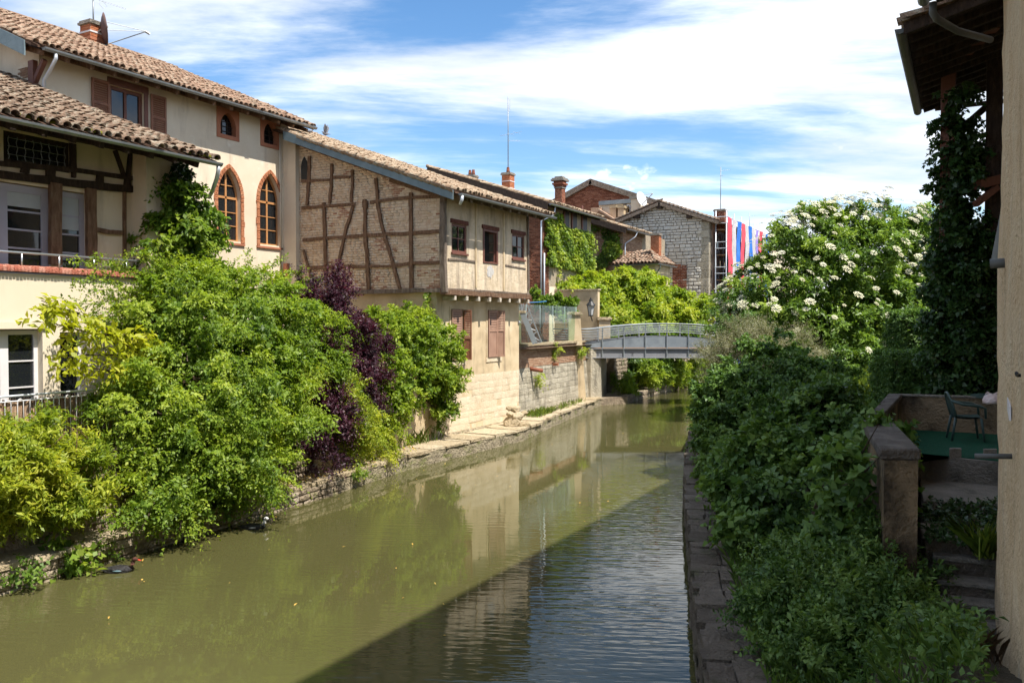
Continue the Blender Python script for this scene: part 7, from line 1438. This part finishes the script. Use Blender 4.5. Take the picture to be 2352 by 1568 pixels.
dc = PX(240, 68, CH1[0]+.6); t = thing('satellite_dish', 'dark satellite dish on the gothic house chimney, turned right', 'dish', dc)
vw_ = unit(dc-_C); rt__ = unit(np.cross(vw_, EZ)); ax = unit(rt__+EZ*.10+vw_*.10); prof = [(.001, -.12), (.25, -.10), (.45, -.05), (.62, .02), (.60, .03), (.44, -.03), (.24, -.08), (.001, -.10)]; MB().lathe(dc, prof, 24, axis=ax, close=False).build('reflector', 'dish_dark', t, smooth=True)
tipd = dc+ax*1.5-EZ*.0; MB().tube([dc-EZ*.6, tipd], .02, 6).build('arm', 'zinc', t); MB().tube([dc+EZ*.3, tipd], .012, 6).build('arm', 'zinc', t); MB().tube([dc+V(.3, -.1, -.1), tipd], .012, 6).build('arm', 'zinc', t); MB().tube([tipd-ax*.05, tipd+ax*.12-EZ*.1], .05, 8).build('receiver', 'zinc', t); MB().tube([dc-ax*.1, V(CH1)-EZ*.5], .03, 6).build('bracket', 'zinc', t)
b4 = V(CH4)-EZ*.2
antenna('tall slender aerial on the banded chimney of the ivy house', b4, 4.9, [lambda t, b: yagi(t, b+V(-.0, 0, 2.4), (.9, -.2, .02), 1.2, 2, .9), lambda t, b: yagi(t, b+V(0, 0, 2.0), (.8, .3, -.05), .8, 3, .5), lambda t, b: yagi(t, b+V(.1, 0, 3.9), (0, .1, 1), .9, 9, .22, up=EX), lambda t, b: yagi(t, b+V(-.6, 0, 2.4), (1, 0, 0), .6, 3, .3)])
antenna('thin mast aerial on the brick chimney beside the scaffold', V(CH6)-EZ*.1, 3.6, [lambda t, b: yagi(t, b+EZ*3.3, (.6, .3, .05), .8, 4, .4), lambda t, b: yagi(t, b+EZ*2.9, (.5, -.4, -.1), .5, 3, .4)])
pA = PD(1721, 540, 96); antenna('far aerial above the scaffold roof beside the elder tree', pA, 2.6, [lambda t, b: yagi(t, b+EZ*1.0, (-.8, .3, .02), 1.4, 3, .6), lambda t, b: yagi(t, b+EZ*2.2, (.8, .2, .05), .9, 4, .5)])
h9 = thing('far_house', 'low far roof showing between scaffold and elder tree', 'house', PD(1735, 560, 97)); a, b = PD(1700, 541, 97), PD(1800, 560, 99); MB().prism([a, b, b-EZ*9, a-EZ*9], (0, 8, 0)).build('wall', 'plaster_pale', h9); MB().prism([a+V(-.3, -.4, 0), b+V(.3, -.4, 0), b+V(.3, 8, .6), a+V(-.3, 8, .6)], EZ*.25).build('roof', 'tile', h9)
dd = PY(*Z6(1185, 410), 70.8); t = thing('satellite_dish', 'white satellite dish on the rooftop room', 'dish', dd); ax = unit((.85, -.3, .25)); MB().lathe(dd, [(p[0]*1.1, p[1]) for p in prof], 18, axis=ax, close=False).build('reflector', 'dish_white', t, smooth=True); MB().tube([dd-EZ*.5, dd+ax*1.3], .04, 6).build('arm', 'dish_white', t); MB().tube([dd+EZ*.3, dd+ax*1.3], .03, 6).build('arm', 'dish_white', t)
# street lantern
lp = PD(1357, 706, 45.6); t = thing('street_lantern', 'black wall lantern above the left end of the footbridge', 'lamp', lp); n6 = 6
MB().lathe(lp+EZ*-.42, [(.13, 0), (.21, .52), (.001, .52)], 6).build('lamp_glass', 'lamp_glass', t); MB().lathe(lp, [(.27, .10), (.25, .14), (.10, .34), (.10, .42), (.05, .46), (.05, .52), (.001, .56)], 12).build('lamp_hood', 'iron', t); MB().lathe(lp+EZ*-.48, [(.15, 0), (.15, .06), (.001, .06)], 6).build('lamp_base', 'iron', t)
for k in range(6): a = k*math.pi/3; MB().tube([lp+V(.13*math.cos(a), .13*math.sin(a), -.42), lp+V(.215*math.cos(a), .215*math.sin(a), .10)], .012, 5).build('lamp_bar', 'iron', t)
MB().tube([lp+EZ*-.48, lp+V(-.05, .3, -.7), lp+V(-.3, .9, -.75)], .03, 6).build('bracket', 'iron', t)
tag(MB().tube([PD(1212, 695, 44.8), PD(1235, 694, 45), PD(1255, 692, 45.6)], .03, 6).build('water_hose', 'blue_pipe'), 'thin blue pipe running along the brick corner', 'pipe')
# boulders heaped on the ledge
random.seed(130); pile = [((1178, 968, 16), 1.3, 'wide flat boulder at the bottom of the heap on the ledge'), ((1203, 978, 15), 1.0, 'boulder at the right end of the heap, nearest the canal'), ((1172, 950, 11), 1.0, 'left middle boulder of the heap on the ledge'), ((1190, 955, 14), 1.2, 'broad middle boulder of the heap on the ledge'), ((1185, 940, 13), .9, 'big pale boulder on top of the heap'), ((1170, 937, 8), .9, 'small brown boulder at the top left of the heap'), ((1204, 948, 9), .9, 'small boulder at the upper right of the heap')]
for (px_, py_, r_), asp, lbl in pile:
    c = PD(px_, py_, 32.2); R0 = r_*32.2/FPX; bm = bmesh.new(); bmesh.ops.create_icosphere(bm, subdivisions=2, radius=1)
    rr = np.random.RandomState(px_*7+py_); pl = [(unit(rr.normal(size=3)), rr.uniform(.55, .85)) for _ in range(9)]
    for v in bm.verts:
        p = np.array(v.co)
        for n_, d_ in pl:
            k = p@n_-d_
            if k > 0: p = p-n_*k
        v.co = Vector(p*np.array([1.0, 1.15, .72])*R0*asp*1.15)
    me = bpy.data.meshes.new('boulder'); bm.to_mesh(me); bm.free(); me.materials.append(MATS['slab']); o = link('boulder', me); o.location = c; tag(o, lbl, 'boulder', 'boulders heaped on the ledge')
# ledge plants, fallen leaves
rs = np.random.RandomState(131)
def ledge_x(y): return np.interp(y, [p[1] for p in LEDGE], [p[0] for p in LEDGE])
def led(n, y0, y1, o0, o1): y = rs.uniform(y0, y1, n); x = ledge_x(y)-rs.uniform(o0, o1, n); return np.stack([x, y, np.full(n, .46)], 1)
tag(blades('ledge_grass', 'grass', None, np.concatenate([led(700, 31.0, 34, .3, 1.2), led(260, 34, 39, .2, .8)]), (.08, .26), .012, 132, .8), 'bright grass growing on the ledge past the boulders', 'grass', kind='stuff')
tag(blades('wall_foot_weeds', 'grass', None, np.concatenate([led(160, 17, 24, 1.0, 1.3), led(120, 21, 23, .9, 1.3)]), (.15, .6), .012, 133, .7), 'thin weeds along the foot of the retaining wall', 'weeds', kind='stuff')
Pf = led(900, 14.5, 22, .1, 1.2); Pf = Pf[rs.rand(len(Pf)) < np.interp(Pf[:, 1], [14.5, 16, 20, 22], [1, 1, .5, .1])]; Pf[:, 2] += .012
tag(leaves('fallen_leaves', 'fallen_leaf', None, Pf, np.tile([0, 0, 1.], (len(Pf), 1)), rs.rand(len(Pf)), (.06, .045), .05, 2, 0, .1, 0, rs, 1.0), 'golden fallen leaves scattered on the ledge', 'leaves', kind='stuff')
def dock(label, px, py, n, seed, leaf=(.14, .1), sp=.3, X_=-13.95, r=26, mat='leaf_mid'):
    B = [bl(px, py, r, X_), bl(px-r*.8, py+r*.4, r*.7, X_), bl(px+r*.8, py+r*.2, r*.7, X_)]; t = shrub('waterside_plant', label, 'plant', (B[0][0][0], B[0][0][1], .1), 'plants at the foot of the near quay'); foliage('foliage', mat, t, B, n, leaf, sp, 5, .2, max(8, n//6), up=.3, droop=.3, seed=seed, clipz=.04)
dock('broad leaved bright plant at the waterline below the stone wall', 155, 1290, 90, 140); dock('leafy clump at the waterline nearest the frame edge', 60, 1310, 80, 141, (.1, .06)); dock('small leaved plant at the waterline left of the dark shrub edge', 235, 1265, 80, 142, (.08, .05), r=20); dock('tuft growing from the quay joint past the fallen leaves', 826, 1092, 50, 143, (.08, .05), .2, -14.5, 14)
p = PX(*Z5(825, 780), -16.9); t = shrub('wall_creeper', 'mossy creeper hanging in the corner of the courtyard wall', 'climber', p)
sheet_leaves('foliage', 'leaf_wisteria', t, ra+EZ*.9+rn*.03, rd, EZ, rn, lambda u, v: (np.abs(u-.5-.15*np.sin(v*3)) < .12+.12*v), 1.4, 2.2, 700, (.12, .09), 145, .12)
for k, (u_, z_, lbl) in enumerate(((3.6, 1.55, 'weedy tuft under the drain pipe on the courtyard wall'), (6.2, 2.9, 'small weed rooted in the brick top of the courtyard wall'), (9.6, 2.6, 'drooping weed on the courtyard wall beside the end pillar'))):
    p = ra+rd*u_+EZ*z_-rn*.12; t = shrub('wall_weed', lbl, 'plant', p, 'weeds on the courtyard wall'); foliage('foliage', 'leaf_wisteria', t, [(p, .22)], 60, (.1, .04), .25, 6, .2, 8, seed=146+k, droop=.6)
# birds
def swan_sections(b, f, s, pts): return [(b+f*x*s+EZ*z*s, w*s, h*s, f*dx+EZ*dz) for x, z, w, h, dx, dz in pts]
def duck(label, b, ang, s, body, neckm, headm, bill, patch):
    b = V(b); f = V(math.cos(ang), math.sin(ang), 0); l = V(-math.sin(ang), math.cos(ang), 0); t = thing('duck', label, 'duck', b, 'ducks on the canal')
    P_ = [(-.46, .10, .02, .010, 1, -.1), (-.38, .085, .07, .025, 1, -.1), (-.28, .06, .12, .07, 1, 0), (-.12, .05, .155, .105, 1, 0), (.06, .055, .155, .115, 1, .1), (.17, .075, .12, .10, 1, .4), (.235, .115, .07, .068, .6, 1), (.255, .18, .045, .045, .1, 1), (.262, .24, .042, .044, .2, 1), (.275, .28, .05, .052, .7, .8), (.305, .305, .052, .048, 1, .1), (.345, .30, .038, .034, 1, -.2), (.375, .288, .02, .018, 1, -.3)]
    MB().loft(swan_sections(b, f, s, P_), 16).build('body', body, t, smooth=True)
    MB().loft(swan_sections(b, f, s, [(x, z, w*1.06, h*1.06, a, c) for x, z, w, h, a, c in P_[6:10]]), 14).build('neck_plumage', neckm, t, smooth=True)
    MB().loft(swan_sections(b, f, s, [(x, z, w*1.06, h*1.06, a, c) for x, z, w, h, a, c in P_[9:13]]), 14).build('head_plumage', headm, t, smooth=True)
    MB().loft(swan_sections(b, f, s, [(.37, .288, .024, .02, 1, -.2), (.41, .274, .024, .013, 1, -.2), (.445, .264, .02, .007, 1, -.1)]), 10).build('bill', bill, t, smooth=True)
    for sd in (-1, 1):
        MB().loft([(b+f*x*s+l*sd*y*s+EZ*z*s, w*s, h*s, f) for x, y, z, w, h in ((-.36, .05, .11, .012, .01), (-.24, .115, .10, .02, .035), (-.05, .14, .10, .028, .058), (.1, .125, .09, .022, .045), (.15, .1, .08, .008, .012))], 10).build('wing', body, t, smooth=True)
        MB().loft([(b+f*x*s+l*sd*y*s+EZ*z*s, w*s, h*s, f) for x, y, z, w, h in ((-.14, .155, .085, .008, .006), (-.04, .168, .085, .010, .022), (.05, .158, .085, .006, .008))], 8).build('wing_patch', patch, t, smooth=True)
        MB().lathe(b+f*.318*s+l*sd*.048*s+EZ*.312*s, [(.001, .006*s), (.008*s, .003*s), (.009*s, -.004*s)], 8, axis=l*sd).build('eye', 'iron', t, smooth=True)
    return t
dk = PZ(278, 1312, 0.0); duck('dark muscovy duck with red bill swimming by the near quay', (dk[0], dk[1], -.02), math.radians(38), .78, 'duck_black', 'duck_brown', 'duck_brown', 'duck_red', 'duck_teal')
dk = PZ(586, 1213, 0.0); duck('black duck with white head under the overhanging shrub', (dk[0], dk[1], -.02), math.radians(32), .78, 'duck_black', 'duck_white', 'duck_white', 'duck_black', 'duck_white')
def pigeon(label, b, ang, s, raised):
    b = V(b); f = V(math.cos(ang), math.sin(ang), 0); l = V(-math.sin(ang), math.cos(ang), 0); t = thing('pigeon', label, 'pigeon', b, 'pigeons on the timbered house roof')
    P_ = [(-.19, .09, .03, .008, 1, 0), (-.10, .10, .035, .02, 1, 0), (-.04, .105, .055, .045, 1, .1), (.04, .115, .06, .055, 1, .3), (.09, .145, .042, .042, .6, 1), (.105, .18, .025, .026, .3, 1), (.12, .20, .024, .024, 1, .3), (.145, .197, .012, .012, 1, -.2)]
    MB().loft(swan_sections(b, f, s, P_), 12).build('body', 'pigeon_grey', t, smooth=True); MB().loft(swan_sections(b, f, s, [(.145, .197, .009, .008, 1, -.2), (.17, .19, .003, .003, 1, -.2)]), 8).build('bill', 'iron', t)
    for sd in (-1, 1):
        if raised: MB().prism([b+f*.06*s+l*sd*.04*s+EZ*.14*s, b-f*.05*s+l*sd*.04*s+EZ*.14*s, b-f*.10*s+l*sd*.10*s+EZ*.34*s, b-f*.02*s+l*sd*.11*s+EZ*.48*s, b+f*.05*s+l*sd*.09*s+EZ*.34*s], l*sd*.012*s).build('wing', 'pigeon_grey', t)
        else: MB().loft([(b+f*x*s+l*sd*y*s+EZ*z*s, w*s, h*s, f) for x, y, z, w, h in ((-.16, .02, .105, .006, .006), (-.05, .05, .115, .012, .028), (.05, .055, .12, .01, .03), (.075, .045, .12, .004, .008))], 8).build('wing', 'pigeon_grey', t, smooth=True)
        MB().tube([b+f*.01*s+l*sd*.02*s+EZ*.07*s, b+f*.015*s+l*sd*.02*s], .006*s, 5).build('leg', 'terracotta', t)
    return t
def on_roof3(px, py, y): p = PY(px, py, y); return V(p[0], y, roof3(p[0])+.12)
pigeon('pigeon landing on the timbered house roof with wings raised', on_roof3(748, 305, 30.5), math.radians(200), 1.25, True); pigeon('pigeon sitting on the timbered house roof below the tall eave', on_roof3(711, 312, 26.5), math.radians(60), 1.2, False)

# debris drifting on the water
rs = np.random.RandomState(150); n = 150; y = rs.uniform(7, 34, n)**1.0; x = np.interp(y, [7, 20, 34], [-13.5, -14.2, -15.4])+rs.rand(n)**1.7*7.5; ok = x < rq_x(y)-.4
Pd = np.stack([x, y, np.full(n, .006)], 1)[ok]; tag(leaves('floating_debris', 'fallen_leaf', None, Pd, np.tile([0, 0, 1.], (len(Pd), 1)), rs.rand(len(Pd)), (.05, .03), .06, 1, 0, .0, 0, rs, 3.0, 0.0), 'specks of leaf litter drifting on the canal', 'debris', kind='stuff')
